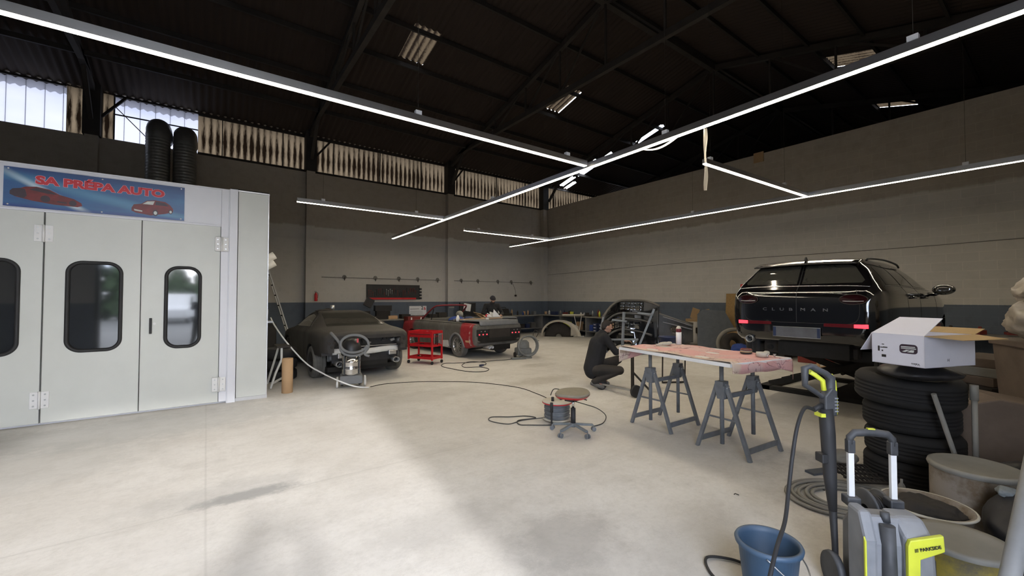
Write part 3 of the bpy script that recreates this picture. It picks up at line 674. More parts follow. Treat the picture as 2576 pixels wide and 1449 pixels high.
# ---- black estate on the scissor lift
LIFT = .68
mini = thing('estate_car', 'glossy black estate car raised on the scissor lift, seen from behind', 'car', (6.25, 2.2, LIFT), 0)
T = dict(zb=[(0, .46), (.06, .36), (.3, .30), (.8, .24), (3.6, .20), (4.0, .24), (4.26, .42)],
         zs=[(0, .86), (.05, .98), (.12, 1.03), (.5, 1.05), (2.6, 1.01), (3.2, .97), (3.9, .84), (4.26, .58)],
         zr=[(0, .93), (.03, 1.02), (.08, 1.07), (.14, 1.13), (.24, 1.28), (.34, 1.395), (.45, 1.425), (.9, 1.445), (1.7, 1.44), (2.3, 1.40), (2.6, 1.27), (3.05, 1.05), (3.2, 1.01), (3.9, .90), (4.15, .78), (4.26, .64)],
         w=[(0, .70), (.03, .78), (.10, .84), (.25, .875), (.6, .895), (1.5, .90), (3.3, .90), (3.8, .86), (4.1, .74), (4.26, .52)],
         wr=[(0, .56), (.05, .70), (.12, .735), (.34, .60), (.6, .60), (2.0, .585), (2.5, .62), (3.05, .72), (3.9, .62), (4.26, .36)])
bo = car_shell(T, 4.26).build('car_body', 'carblack', mini); bv = bvh_of(bo)
cut = arch_cutters(((.80, .30), (3.46, .30)), .36); 
boolean(bo, cut); weighted(bo, 40)
gl = [(.03, 1.105), (.03, 1.36), (.50, 1.345), (.56, 1.32), (.68, 1.14), (.665, 1.11)]
for s, nm in ((1, 'rear_window'), (-1, 'rear_window')):
    drape(bv, 'x+', [(s * a, b) for a, b in gl], .004, nm, 'carglass', mini)
for s, ax in ((1, 'y-'), (-1, 'y+')):
    drape(bv, ax, [(.42, 1.09), (.50, 1.30), (.62, 1.35), (1.02, 1.37), (1.02, 1.09)], .004, 'quarter_window', 'carglass', mini)
    drape(bv, ax, [(1.08, 1.09), (1.08, 1.37), (1.60, 1.375), (1.72, 1.08)], .004, 'rear_door_window', 'carglass', mini)
    drape(bv, ax, [(1.78, 1.08), (1.68, 1.375), (2.18, 1.345), (2.52, 1.18), (2.70, 1.06)], .004, 'front_door_window', 'carglass', mini)
    drape_line(bv, ax, [(.34, 1.065), (.8, 1.075), (1.6, 1.065), (2.8, 1.035)], .006, .0, 'belt_moulding', 'chrome', mini)
    for pts in ([(1.05, 1.36), (1.05, 1.0), (1.12, .62), (1.2, .33)], [(1.75, 1.07), (1.78, .7), (1.78, .33)], [(2.78, 1.0), (2.86, .7), (2.84, .33)]):
        drape_line(bv, ax, pts, .004, -.002, 'door_gap', 'black', mini)
    for x in (1.35, 2.05):
        m = MB(); p = hit(bv, ax, x, .93, .0)
        if p: m.box((x, p.y + s * .022, .93), (.17, .025, .03)); m.build('door_handle', 'carblack', mini, bevel=.01)
drape(bv, 'x-', [(-.6, 1.08), (-.52, 1.34), (.52, 1.34), (.6, 1.08)], .004, 'windscreen', 'carglass', mini)
drape_line(bv, 'x+', [(-.74, 1.06), (-.5, 1.075), (0, 1.08), (.5, 1.075), (.74, 1.06)], .006, .002, 'rear_belt_moulding', 'chrome', mini)
drape_line(bv, 'x+', [(-.60, .965), (-.3, .985), (0, .99), (.3, .985), (.60, .965)], .0035, .002, 'tailgate_crease', 'chrome', mini)
drape_line(bv, 'x+', [(0, 1.36), (0, 1.1), (0, .9), (0, .6)], .004, .0, 'tailgate_split', 'black', mini)
for s in (1, -1):
    drape_line(bv, 'x+', [(s * .62, 1.02), (s * .66, .8), (s * .60, .62), (s * .3, .60), (0, .60)], .0035, .0, 'tailgate_gap', 'black', mini)
    # oval tail lamp with bright ring
    E = [(s * (.60) + .135 * math.cos(a), .905 + .062 * math.sin(a)) for a in [k * PI / 14 for k in range(28)]]
    tl = drape(bv, 'x+', E, .014, 'tail_lamp', 'lamp_dark', mini, rings=4)
    drape_line(bv, 'x+', E[::2], .0045, .014, 'lamp_ring', 'steel_mid', tl, k=4, closed=True)
    drape_line(bv, 'x+', [(s * .50, .885), (s * .6, .882), (s * .70, .885)], .006, .016, 'lamp_bar', 'galv', tl)
    rf = drape(bv, 'x+', [(s * .30, .565), (s * .30, .605), (s * .72, .607), (s * .72, .558)], .010, 'bumper_reflector', 'lamp_red', mini, rings=3)
    drape(bv, 'x+', [(s * .605, .562), (s * .605, .605), (s * .735, .608), (s * .735, .560)], .016, 'fog_lamp', 'lamp_lit', rf, rings=3)
    m = MB(); m.bar((.028, s * .03, .935), (.035, s * .26, .925), .016, .02); m.build('tailgate_handle', 'chrome', mini, bevel=.006)
    if s > 0: ex = MB(); ex.lathe([(.042, -.10), (.05, -.1), (.052, .02), (.045, .02), (.043, -.09)], (0.03, s * .60, .345), (0, -PI / 2, 0), 20); ex.build('exhaust_tip', 'galv', mini)
    m = MB(); m.tube(smooth_pts([(.55, s * .60, 1.405), (.65, s * .61, 1.432), (1.3, s * .615, 1.445), (2.0, s * .60, 1.42), (2.2, s * .59, 1.38)], 6), .013, 8); m.build('roof_rail', 'black', mini)
    mr_ = MB(); mr_.ell((2.46, s * 1.03, 1.045), (.07, .125, .078)); mr_.tube([(2.50, s * .86, .98), (2.47, s * .94, .975), (2.46, s * .98, 1.0)], .026, 8); mo = mr_.build('door_mirror', 'carblack', mini)
    MB().ell((2.405, s * 1.03, 1.045), (.02, .105, .062)).build('mirror_glass', 'carglass', mo)
    for x in (.80, 3.46): wheel(mini, (x, s * .76, .22), .33, .22, 10, 'alu', s)
m = MB(); m.box((-.022, 0, .475), (.014, .54, .13)); p_ = m.build('number_plate', 'plate', mini, bevel=.004)
MB().bb(-.031, -.027, .235, .268, .415, .535).build('plate_band', 'plateblue', p_)
MB().bb(-.031, -.027, -.268, -.235, .415, .535).build('plate_band', 'plateblue', p_)
m = MB(); m.tube([(-.031, -.272, .408), (-.031, .272, .408), (-.031, .272, .542), (-.031, -.272, .542)], .003, 6, closed=True); m.build('plate_edge', 'galv', p_)
for i, ch in enumerate('CLUBMAN'):
    y = .38 - [0, .105, .21, .315, .455, .57, .70][i]; p = hit(bv, 'x+', y, .77, 0)
    text(ch, .052, (p.x - .004, y, .77), (PI / 2, 0, -PI / 2), 'chrome', mini, 'lettering', .003, .0006, sx=1.5)
fin = MB(); fin.prism([(.30, 1.42), (.34, 1.475), (.36, 1.485), (.40, 1.45), (.46, 1.425)], -.012, .012, 'y'); fin.build('roof_antenna', 'black', mini, bevel=.008)
m = MB(); m.grid(lambda u, v: (.20 + .20 * v, -.60 + 1.2 * u, 1.372 + .055 * v - .02 * (2 * u - 1) ** 2 * (1)), 16, 4); m.build('roof_spoiler', 'carblack', mini, solid=.022)
m = MB(); m.bb(.5, 3.9, -.66, .66, .10, .24); m.bb(.2, .9, -.5, .3, .14, .34); m.cyl((.62, -.7, .22), (.98, -.7, .22), .05); m.cyl((.3, .45, .22), (3.2, .3, .2), .035); m.bar((.8, -.7, .22), (.8, .7, .22), .1); m.bar((3.46, -.7, .22), (3.46, .7, .22), .1)
m.build('underbody', 'under', mini)
m = MB(); m.bb(.0 + .35, .6, -.55, .55, .14, .30); m.build('rear_silencer', 'steel_mid', mini, bevel=.03)

# ---- scissor lift
sl_ = thing('scissor_lift', 'black steel scissor lift standing under the raised black estate car', 'vehicle lift', (8.9, 2.25, 0))
m = MB(); m.bb(-.95, .95, .98, 1.14, 0, .08); m.bb(-.95, .95, -1.2, -1.04, 0, .08); m.bb(-.95, -.8, -1.2, 1.14, 0, .07); m.bb(.8, .95, -1.2, 1.14, 0, .07); m.bb(-.8, .8, -.25, .25, 0, .05); m.build('base_frame', 'under', sl_)
for x in (-.75, -.2, .2, .75):
    for k, (a, b) in enumerate(((1.05, -.75), (-1.1, .8))):
        m = MB(); m.bar((x + .05 * k, a, .08), (x + .05 * k, b, .74), .05, .10); m.build('scissor_arm', 'under', sl_)
for y in (-.62, .62):
    MB().bb(-1.5, 1.5, y - .2, y + .2, .74, .80).build('platform', 'under', sl_)
MB().cyl((0, .8, .10), (0, -.1, .5), .05).build('hydraulic_ram', 'steel_mid', sl_)
MB().cyl((-.8, -.02, .41), (.85, -.02, .41), .025).build('pivot_bar', 'steel_mid', sl_)
for x in (-1.0, 1.0):
    for y in (-.62, .62): MB().bb(x - .1, x + .1, y - .1, y + .1, .80, .885).build('rubber_pad', 'rubber', sl_)

# ---- dark coupe, rear bumper off
def heading(t): return math.radians(90 + t)
cp = thing('sports_coupe', 'dusty matt black coupe with rear bumper removed, parked beside the booth', 'car', (2.63, 8.4, 0), heading(1.5))
T = dict(zb=[(0, .50), (.12, .36), (.4, .26), (.9, .2), (3.7, .18), (4.1, .22), (4.4, .34)],
         zs=[(0, .83), (.06, .885), (.2, .91), (.7, .94), (1.6, .93), (2.4, .90), (3.2, .86), (4.0, .74), (4.4, .48)],
         zr=[(0, .87), (.04, .93), (.12, .955), (.5, .99), (.80, 1.02), (1.3, 1.18), (1.75, 1.285), (2.1, 1.31), (2.4, 1.29), (2.7, 1.17), (3.1, .97), (3.3, .92), (4.0, .80), (4.3, .66), (4.4, .54)],
         w=[(0, .78), (.06, .84), (.2, .885), (.5, .91), (.8, .925), (1.3, .905), (2, .885), (3.0, .885), (3.4, .90), (4.0, .85), (4.25, .72), (4.4, .52)],
         wr=[(0, .70), (.2, .76), (.8, .70), (1.3, .62), (1.8, .55), (2.3, .54), (2.8, .62), (3.1, .68), (4.0, .6), (4.4, .36)])
bo = car_shell(T, 4.4).build('car_body', 'coupe', cp); bv = bvh_of(bo)
cuts = arch_cutters(((.78, .32), (3.35, .32)), .37) + [MB().bb(-.2, .17, -.66, .66, .2, .80).build('cut', 'black'), MB().bb(-.2, .12, -1.1, 1.1, .2, .56).build('cut', 'black'), MB().bb(-.21, .62, .62, 1.2, .1, .50).build('cut', 'black'), MB().bb(-.21, .62, -1.2, -.62, .1, .50).build('cut', 'black')]
boolean(bo, cuts); weighted(bo, 35)
drape(bv, 'z-', [(.80, -.60), (.80, .60), (1.70, .50), (1.70, -.50)], .005, 'rear_window', 'coupeglass', cp, n=60, rings=8)
for s, ax in ((1, 'y-'), (-1, 'y+')):
    drape(bv, ax, [(1.35, 1.0), (1.75, 1.20), (2.1, 1.235), (2.45, 1.18), (2.95, .97), (2.6, .955)], .005, 'side_window', 'carglass', cp)
    drape_line(bv, ax, [(1.25, .99), (1.7, 1.225), (2.1, 1.26), (2.5, 1.2), (3.0, .96)], .014, 0, 'window_seal', 'rubber', cp)
    for pts in ([(1.42, .95), (1.45, .7), (1.5, .3)], [(2.85, .92), (2.88, .6), (2.82, .3)]): drape_line(bv, ax, pts, .004, 0, 'door_gap', 'black', cp)
    wheel(cp, (.78, s * .79, .325), .325, .25, 5, 'steel_mid', s, tread='tyre_dust'); wheel(cp, (3.35, s * .78, .325), .325, .22, 5, 'steel_mid', s)
    # open lamp well with bare bulbs and bracket
    lw = MB(); lw.ell((.06, s * .70, .72), (.06, .13, .105)); lo = lw.build('lamp_well', 'black', cp)
    for (dy, dz) in ((-.04, .03), (.05, .02), (0, -.05)): MB().lathe([(.0, -.03), (.018, -.02), (.028, .0), (.024, .004), (0, -.008)], (-.005, s * .70 + dy, .72 + dz), (0, -PI / 2, 0), 12).build('lamp_socket', 'steel_mid', lo)
    ex = MB(); ex.lathe([(.045, -.18), (.056, -.18), (.058, .04), (.048, .04), (.045, -.16)], (.0, s * .56, .335), (0, -PI / 2, 0), 20, sx=1, sy=1.25); ex.build('exhaust_tip', 'galv', cp)
    li = MB(); li.grid(lambda u, v: (.22 + .08 * math.sin(u * 3) + .03 * v, s * (.56 + .16 * u), .60 - .32 * v * (1 - .4 * u) + .03 * math.sin(u * 5)), 8, 6); li.build('arch_liner', 'liner' if 'liner' in M else 'steel_mid', cp, solid=.008)
    MB().bb(.02, .16, s * .50 - .08, s * .50 + .08, .44, .53).build('mounting_bracket', 'alu', cp, bevel=.01)
b_ = MB(); b_.grid(lambda u, v: (.06 + .09 * (2 * u - 1) ** 2, -.66 + 1.32 * u * (1) , .50 + .11 * v + .01 * math.sin(u * 9)), 24, 2); b_.build('bumper_beam', 'white_d', cp, solid=.03)
b_ = MB(); b_.bb(.155, .175, -.66, .66, .34, .82); b_.build('rear_panel', 'black', cp)
b_ = MB(); b_.bb(.06, .10, -.60, .45, .635, .652); b_.build('panel_strip', 'galv', cp)
random.seed(3)
for k in range(16):
    y = random.uniform(-.62, .55); z = random.uniform(.66, .79); d = random.choice(['galv', 'black', 'steel_mid'])
    MB().box((.13, y, z), (.05, random.uniform(.02, .09), random.uniform(.015, .05)), (random.uniform(-.6, .6), 0, 0)).build('rear_fitting', d, cp)
m = MB(); m.bb(.3, 3.9, -.7, .7, .15, .24); m.bar((.78, -.75, .32), (.78, .75, .32), .09); m.bar((3.35, -.7, .3), (3.35, .7, .3), .09); m.bb(.17, .6, -.45, .45, .24, .40); m.build('underbody', 'under', cp)
rl = MB(); rl.cyl((0, 0, 0), (0, 0, .115), .05, n=20); rl.cyl((0, 0, .115), (0, 0, .12), .035, n=20); tag(rl.build('paint_can', 'galv', loc=(2.43, 10.55, 1.315)), 'small metal can standing on the roof of the dusty coupe', 'can')
rg = MB(); rg.ell((0, 0, .012), (.17, .11, .035), jit=.12, nu=20); rg.ell((.1, .05, .03), (.1, .08, .035), jit=.15); tag(rg.build('dust_rag', 'steel_dark', loc=(2.22, 10.45, 1.295)), 'dark crumpled rag lying on the roof of the dusty coupe', 'rag')

# ---- convertible in primer
cv = thing('convertible_car', 'red and grey primer convertible without bumpers, its tail lamps lit', 'car', (6.36, 9.22, 0), heading(4.5))
nb = NB('sanded red and primer bodywork'); X, Y, Z = nb.xyz(); n1 = nb.noise(2.2, 6, .7); n2 = nb.noise(9, 5)
prim = nb.mix(nb.mr(n1, .4, .62), (.085, .080, .070), (.13, .125, .115)); red = nb.mix(nb.mr(n2, .4, .7), (.26, .012, .02), (.33, .03, .035))
xe = nb.math('ADD', X, nb.math('MULTIPLY', nb.math('SUBTRACT', n1, .5), .12))
f1 = nb.math('MULTIPLY', nb.mr(xe, .60, .68, 1, 0), nb.math('MULTIPLY', nb.mr(X, .11, .13, 0, 1), nb.mr(nb.math('ABSOLUTE', Y), .64, .70, 0, 1))); f2 = nb.mr(xe, 3.25, 3.42, 0, 1)
f = nb.math('MAXIMUM', f1, f2)
c = nb.mix(f, prim, red)
f3 = nb.math('MULTIPLY', nb.mr(nb.math('ABSOLUTE', nb.math('SUBTRACT', xe, .24)), .0, .05, 1, 0), nb.mr(n2, .45, .6)); c = nb.mix(f3, c, (.42, .40, .36))
nb.col(c); nb.rough(.6); M['conv'] = nb.M
T = dict(zb=[(0, .46), (.1, .36), (.5, .26), (.9, .2), (3.6, .2), (4.0, .24), (4.3, .36)],
         zs=[(0, .84), (.03, .875), (.3, .90), (1.0, .90), (2.9, .90), (3.3, .88), (4.1, .82), (4.3, .62)],
         zr=[(0, .87), (.04, .915), (.3, .935), (1.0, .945), (2.9, .945), (3.2, .93), (4.1, .86), (4.3, .68)],
         w=[(0, .77), (.05, .80), (.3, .82), (1, .825), (3.4, .82), (4.0, .79), (4.3, .70)],
         wr=[(0, .74), (.3, .76), (1.0, .77), (3.2, .76), (4.0, .74), (4.3, .66)])
bo = car_shell(T, 4.3).build('car_body', 'conv', cv); bv = bvh_of(bo)
cuts = arch_cutters(((.86, .30), (3.42, .30)), .345, .42) + [MB().prism([(a, b) for a, b in rrect(1.78, 1.32, .15, 4, 1.86, 0)], .30, 1.3, 'z').build('cut', 'black'), MB().bb(-.2, .10, -.69, .69, .2, .42).build('cut', 'black')]
boolean(bo, cuts); weighted(bo, 35)
m = MB(); m.bb(.99, 2.75, -.68, .68, .28, .33); m.bb(.99, 1.02, -.66, .66, .3, .93); m.build('cabin_floor', 'black', cv)
# rear face
drape(bv, 'x+', [(-.72, .43), (-.72, .70), (.72, .70), (.72, .43)], .006, 'rear_valance', 'under', cv, rings=6)
drape(bv, 'x+', [(-.36, .56), (-.36, .79), (.36, .79), (.36, .56)], .012, 'rear_panel', 'liner2' if 'liner2' in M else 'steel_mid', cv, rings=4)
for s in (1, -1):
    q = drape(bv, 'x+', [(s * .37, .605), (s * .37, .785), (s * .76, .785), (s * .76, .605)], .016, 'tail_lamp_unit', 'black', cv, rings=4)
    for i, y in enumerate((.44, .56, .68)):
        MB().ell((-.012, s * y, .655), (.012, .024, .017)).build('red_bulb', 'lamp_lit', q)
        if i: MB().ell((-.012, s * (y - .06), .735), (.01, .022, .014)).build('clear_bulb', 'galv', q)
    for k in range(2):
        ex = MB()
    drape_line(bv, 'y-' if s > 0 else 'y+', [(.52, .30), (.56, .46), (.70, .60), (.86, .645), (1.02, .60), (1.16, .46), (1.20, .30)], .028, .0, 'arch_lip', 'liner', cv)
    wheel(cv, (.86, s * .70, .315), .315, .20, 15, 'alu', s, rimr=.66, tread='tyre_dust'); wheel(cv, (3.42, s * .70, .315), .315, .20, 15, 'alu', s, rimr=.66)
for k in (0, 1):
    ex = MB(); ex.lathe([(.034, -.2), (.042, -.2), (.045, .05), (.037, .05), (.034, -.18)], (-.03, .40 - .10 * k, .315), (0, -PI / 2, 0), 20); ex.build('exhaust_tip', 'galv', cv)
MB().bb(-.004, .004, .0, .1, 0, 0.05).v
q = drape(bv, 'y-', [(.26, .44), (.26, .49), (.42, .49), (.42, .44)], .006, 'side_reflector', 'cardl', cv, rings=3)
drape(bv, 'y-', [(1.25, .22), (1.25, .44), (1.75, .40), (1.9, .24)], .004, 'sill_primer_patch', 'white_d', cv, rings=3)
# boot lid, propped a little open
bl = MB(); bl.grid(lambda u, v: (.02 + .95 * v, -.66 + 1.32 * u, 1.00 - .02 * v + .012 * math.sin(u * PI)), 10, 6); bl.grid(lambda u, v: (.02 - .03 * (1 - v), -.66 + 1.32 * u, .885 + .115 * v + .012 * math.sin(u * PI) * v), 10, 3)
bl.build('boot_lid', 'liner', cv, solid=.02)
for pts in ([(2.75, .92), (2.78, .6), (2.72, .28)], [(1.55, .92), (1.58, .6), (1.5, .3)]): drape_line(bv, 'y-', pts, .004, 0, 'door_gap', 'black', cv)
# windscreen frame and quarter-light bars
M['frame_red'] = mat('dull red frame', (.16, .012, .02), .5, 0, .3)
fr = MB(); P = smooth_pts([(3.02, .68, .93), (2.7, .635, 1.16), (2.40, .57, 1.345), (2.36, .40, 1.375), (2.34, 0, 1.385), (2.36, -.40, 1.375), (2.40, -.57, 1.345), (2.7, -.635, 1.16), (3.02, -.68, .93)], 5); fr.tube(P, .026, 8); fr.build('windscreen_frame', 'frame_red', cv)
for s in (1, -1): MB().bar((2.55, s * .62, .92), (2.47, s * .575, 1.27), .022).build('quarter_light_bar', 'black', cv)
MB().box((2.38, 0, 1.31), (.02, .2, .05)).build('interior_mirror', 'galv', cv, bevel=.01)
nb = NB('dusty windscreen film'); tr = nb.n.new('ShaderNodeBsdfTransparent'); g_ = nb.n.new('ShaderNodeBsdfGlossy'); g_.inputs['Roughness'].default_value = .1; mx = nb.n.new('ShaderNodeMixShader'); mx.inputs[0].default_value = .06; nb.L.new(tr.outputs[0], mx.inputs[1]); nb.L.new(g_.outputs[0], mx.inputs[2]); nb.L.new(mx.outputs[0], nb.n['Material Output'].inputs[0]); M['thinglass'] = nb.M
ws = MB(); ws.add([(3.0, .66, .94), (3.0, -.66, .94), (2.38, -.55, 1.36), (2.38, .55, 1.36)], [(0, 1, 2, 3)]); ws.build('windscreen', 'thinglass', cv)
for y in (.33, -.33):
    st = MB(); st.bb(1.75, 2.25, y - .22, y + .22, .36, .52); st.box((1.68, y, .72), (.12, .42, .50), (0, -.2, 0)); st.build('seat', 'black', cv, bevel=.04)
m = MB(); m.bb(2.55, 2.78, -.62, .62, .62, .86); m.build('dashboard', 'black', cv, bevel=.04)
m = MB(); m.bb(.9, 3.8, -.6, .6, .16, .24); m.bar((.86, -.65, .31), (.86, .65, .31), .08); m.bb(.15, .7, -.5, .1, .20, .40); m.bar((3.42, -.65, .31), (3.42, .65, .31), .08); m.build('underbody', 'under', cv)
hl = MB(); hl.lathe([(.0, -.02), (.06, -.01), (.085, .02), (.09, .04)], (0, 0, 0), None, 20); 
for s in (1, -1): MB().cyl((4.25, s * .52, .68), (4.315, s * .52, .68), .075, n=20).build('headlamp', 'black', cv)
# ================================================================== things on the back wall
WY = YA - .001
random.seed(11)
# tool board
tb = thing('tool_board', 'black tool board with red lower shelf hanging on the back wall', 'tool board', (5.78, YA, 1.82))
MB().bb(-1.04, 1.04, -.03, 0, -.27, .29).build('back_panel', 'black', tb)
m = MB(); m.bb(-1.02, .86, -.10, -.03, -.27, -.255); m.bb(-1.02, .86, -.11, -.10, -.27, -.20); m.build('tool_shelf', 'red', tb)
m = MB(); m.bb(-1.04, 1.04, -.045, -.03, .27, .29); m.bb(-1.04, -1.02, -.045, -.03, -.27, .29); m.build('board_edge', 'steel_dark', tb)
M['tool_red'] = mat('faded red grips', (.16, .02, .015), .6)
for k in range(26):
    x = -.96 + k * .073; z = random.uniform(-.05, .2); L_ = random.uniform(.10, .22); mt = random.choice(['steel_dark', 'tool_red', 'steel_mid', 'tool_red'])
    if 9 <= k <= 12: mt = 'galv'
    w_ = tag(MB().bar((0, 0, 0), (0, 0, -L_), .016, .01).box((0, 0, .008), (.03, .01, .03)).build('hand_tool', mt, loc=(5.78 + x, YA - .042, 1.82 + z)), 'hand tool hanging on the black tool board', 'tool', 'tools on the black tool board')
for k in range(4):
    tag(MB().cyl((0, 0, 0), (.09, 0, 0), .035, n=14).build('tape_roll', 'black', loc=(6.80, YA - .045, 1.60 + k * .12)), ['lowest black roll at the right end of the tool board', 'second black roll from below at the right end of the tool board', 'third black roll from below at the right end of the tool board', 'topmost black roll at the right end of the tool board'][k], 'roll')
# rails with round fittings
M['bench0'] = mat('dusty grey tube', (.16, .15, .135), .7, 0, .2)
def rail(x0, x1, xs, label):
    t = thing('wall_rail', label, 'rail', (x0, YA, 2.33)); MB().cyl((0, -.05, 0), (x1 - x0, -.05, 0), .009, n=8).build('rail_tube', 'bench0', t)
    for x in xs:
        b = MB(); b.lathe([(0, .0), (.06, .01), (.075, .04), (.05, .045), (.02, .03)], (x - x0, -.02, .02), (PI / 2, 0, 0), 16); f_ = b.build('round_fitting', 'bench0', t)
        MB().cyl((x - x0, -.09, .0), (x - x0, -.09, -.10), .014, n=8).build('fitting_stem', 'steel_mid', f_)
rail(3.2, 7.72, (3.95, 5.05, 5.95, 6.72, 7.58), 'long thin wall rail with round fittings above the tool board')
rail(8.35, 12.6, (8.68, 9.5, 10.55, 11.3, 12.45), 'long thin wall rail with round fittings near the room corner')
m = MB(); m.tube(smooth_pts([(11.35, YA - .08, 2.3), (11.5, YA - .08, 2.0), (11.55, YA - .06, 1.78)], 5), .006, 6); m.lathe([(0, .05), (.05, .03), (.055, -.03), (0, -.05)], (11.55, YA - .06, 1.72), None, 12); tag(m.build('hanging_hook', 'steel_dark'), 'small dark hook hanging on a wire from the rail near the corner', 'hook')
def extinguisher(x, y, z, label, rz_=0):
    t = thing('fire_extinguisher', label, 'fire extinguisher', (x, y, z), rz_)
    MB().lathe([(0, 0), (.06, .0), (.068, .02), (.068, .30), (.05, .36), (.022, .385), (.02, .41), (0, .41)], (0, -.08, 0), None, 20).build('cylinder', 'red', t)
    m = MB(); m.bb(-.05, .02, -.09, -.07, .41, .43); m.bb(-.07, .02, -.09, -.07, .45, .465); m.tube(smooth_pts([(.02, -.08, .42), (.09, -.08, .36), (.085, -.08, .15)], 5), .009, 6); m.build('valve_hose', 'black', t)
    return t
ex_ = extinguisher(2.98, YA - .22, 1.50, 'small red fire extinguisher on the far left wall column')
ex_.scale = (.72, .72, .72)
sg = thing('fire_sign', 'small red fire extinguisher sign on the block wall beside the black car', 'sign', (XB, 6.14, 1.9)); MB().bb(-.008, 0, -.085, .085, -.13, .13).build('sign_plate', 'red', sg)
m = MB(); m.bb(-.011, -.008, -.055, -.005, .0, .10); m.bb(-.011, -.008, .01, .045, .01, .09); m.bb(-.011, -.008, -.06, .06, -.11, -.07); m.build('sign_marks', 'white', sg)
tag(MB().bb(XB - .03, XB, 5.50, 5.78, 5.70, 6.0).build('junction_box', 'card'), 'pale square box on top of the block wall', 'box')
tag(MB().tube(smooth_pts([(XB - .03, 15.4, 2.72), (XB - .03, 11, 2.80), (XB - .03, 7.0, 2.83), (XB - .03, 3, 2.80), (XB - .03, .2, 2.83)], 6), .007, 6).build('wall_cable', 'bench0'), 'thin grey cable running along the block wall', 'cable')
# calendar
cal = thing('wall_calendar', 'white wall calendar with large date 26 above the back bench', 'calendar', (6.76, YA, 1.11)); MB().bb(-.36, .36, -.01, 0, -.18, .18).build('calendar_sheet', 'white', cal)
text('2', .19, (.18, -.012, .10), (PI / 2, 0, 0), 'black', cal, 'date_figure', .0006, .004)
text('6', .19, (.29, -.012, .08), (PI / 2, 0, 0), 'red', cal, 'date_figure', .0006, .004)
m = MB()
for k in range(6): m.bb(-.33, .20, -.011, -.010, -.02 - k * .026, -.016 - k * .026)
m.bb(-.33, .05, -.011, -.010, .06, .075); m.build('date_grid', 'steel_mid', cal)
# benches
M['bench'] = mat('grey dusty bench', (.16, .155, .14), .8, 0, .2, 4, dust=DUST, dustamt=.4); M['bench_front'] = mat('grey bench board', (.15, .15, .15), .75, 0, .25, 3)
def bench(name, label, x0, x1, y0, y1, z, axis='x'):
    t = thing(name, label, 'workbench', (x0, y0, 0)); w_, d_ = x1 - x0, y1 - y0
    MB().bb(0, w_, 0, d_, z - .045, z).build('worktop', 'bench', t, bevel=.004)
    MB().bb(.02, w_ - .02, .03, d_, .22, .25).build('shelf', 'bench_front', t)
    n_ = max(2, int((w_ if axis == 'x' else d_) / 1.3) + 1)
    for k in range(n_):
        q = k / (n_ - 1)
        if axis == 'x': MB().bb(q * (w_ - .05), q * (w_ - .05) + .05, .02, d_, 0, z - .045).build('side_panel', 'bench_front', t)
        else: MB().bb(.02, w_, q * (d_ - .05), q * (d_ - .05) + .05, 0, z - .045).build('side_panel', 'bench_front', t)
    return t
bench('workbench', 'long grey workbench against the back wall, behind the convertible', 3.6, 12.55, 14.65, 15.25, .84)
bench('workbench', 'long grey workbench against the block wall, right of the room corner', 12.6, 13.32, 8.9, 15.2, .84, 'y')
# small things on the benches
cols = ['steel_dark', 'white_d', 'navy', 'galv', 'tool_red', 'cardl', 'steel_mid', 'blue', 'bench', 'yellow']
def bottle(x, y, z, h, r, m_, label, grp, nm='bottle'):
    b = MB(); b.lathe([(0, 0), (r, 0), (r, h * .68), (r * .9, h * .76), (r * .35, h * .86), (r * .35, h), (0, h)], (0, 0, 0), None, 12); return tag(b.build(nm, m_, loc=(x, y, z)), label, 'bottle', grp)
def tin(x, y, z, h, r, m_, label, grp): return tag(MB().cyl((0, 0, 0), (0, 0, h), r, n=14).cyl((0, 0, h), (0, 0, h + .008), r * 1.05, n=14).build('paint_tin', m_, loc=(x, y, z)), label, 'tin', grp)
def carton(x, y, z, w_, d_, h, m_, label, grp, rz_=0): return tag(MB().bb(-w_ / 2, w_ / 2, -d_ / 2, d_ / 2, 0, h).bb(-w_ / 2, w_ / 2, -.006, .006, h, h + .002).build('small_box', m_, loc=(x, y, z), rot=(0, 0, rz_), bevel=.004), label, 'box', grp)
random.seed(21)
x = 9.0
while x < 12.4:
    k = random.random(); m_ = random.choice(cols)
    if k < .5: bottle(x, random.uniform(14.8, 15.1), .84, random.uniform(.14, .28), random.uniform(.03, .05), m_, 'bottle standing on the back wall bench right of the man', 'bottles on the back bench')
    elif k < .8: tin(x, random.uniform(14.8, 15.1), .84, random.uniform(.08, .2), random.uniform(.045, .08), m_, 'tin standing on the back wall bench right of the man', 'tins on the back bench')
    else: carton(x, 14.95, .84, random.uniform(.1, .25), .18, random.uniform(.06, .16), m_, 'small box on the back wall bench right of the man', 'boxes on the back bench')
    x += random.uniform(.14, .26)
y = 14.9
while y > 9.2:
    k = random.random(); m_ = random.choice(cols)
    if k < .55: bottle(random.uniform(12.75, 13.1), y, .84, random.uniform(.14, .30), random.uniform(.03, .05), m_, 'bottle standing on the bench along the block wall', 'bottles on the block wall bench')
    elif k < .8: tin(random.uniform(12.75, 13.1), y, .84, random.uniform(.08, .2), random.uniform(.05, .09), m_, 'tin standing on the bench along the block wall', 'tins on the block wall bench')
    else: carton(12.9, y, .84, .2, random.uniform(.12, .3), random.uniform(.06, .18), m_, 'small box on the bench along the block wall', 'boxes on the block wall bench')
    y -= random.uniform(.16, .28)
for k in range(12):                       # below the benches
    xx = 8.6 + k * .32; carton(xx, 14.95, .25, random.uniform(.15, .28), .25, random.uniform(.12, .36), random.choice(cols), 'box on the shelf below the back wall bench', 'boxes under the back bench')
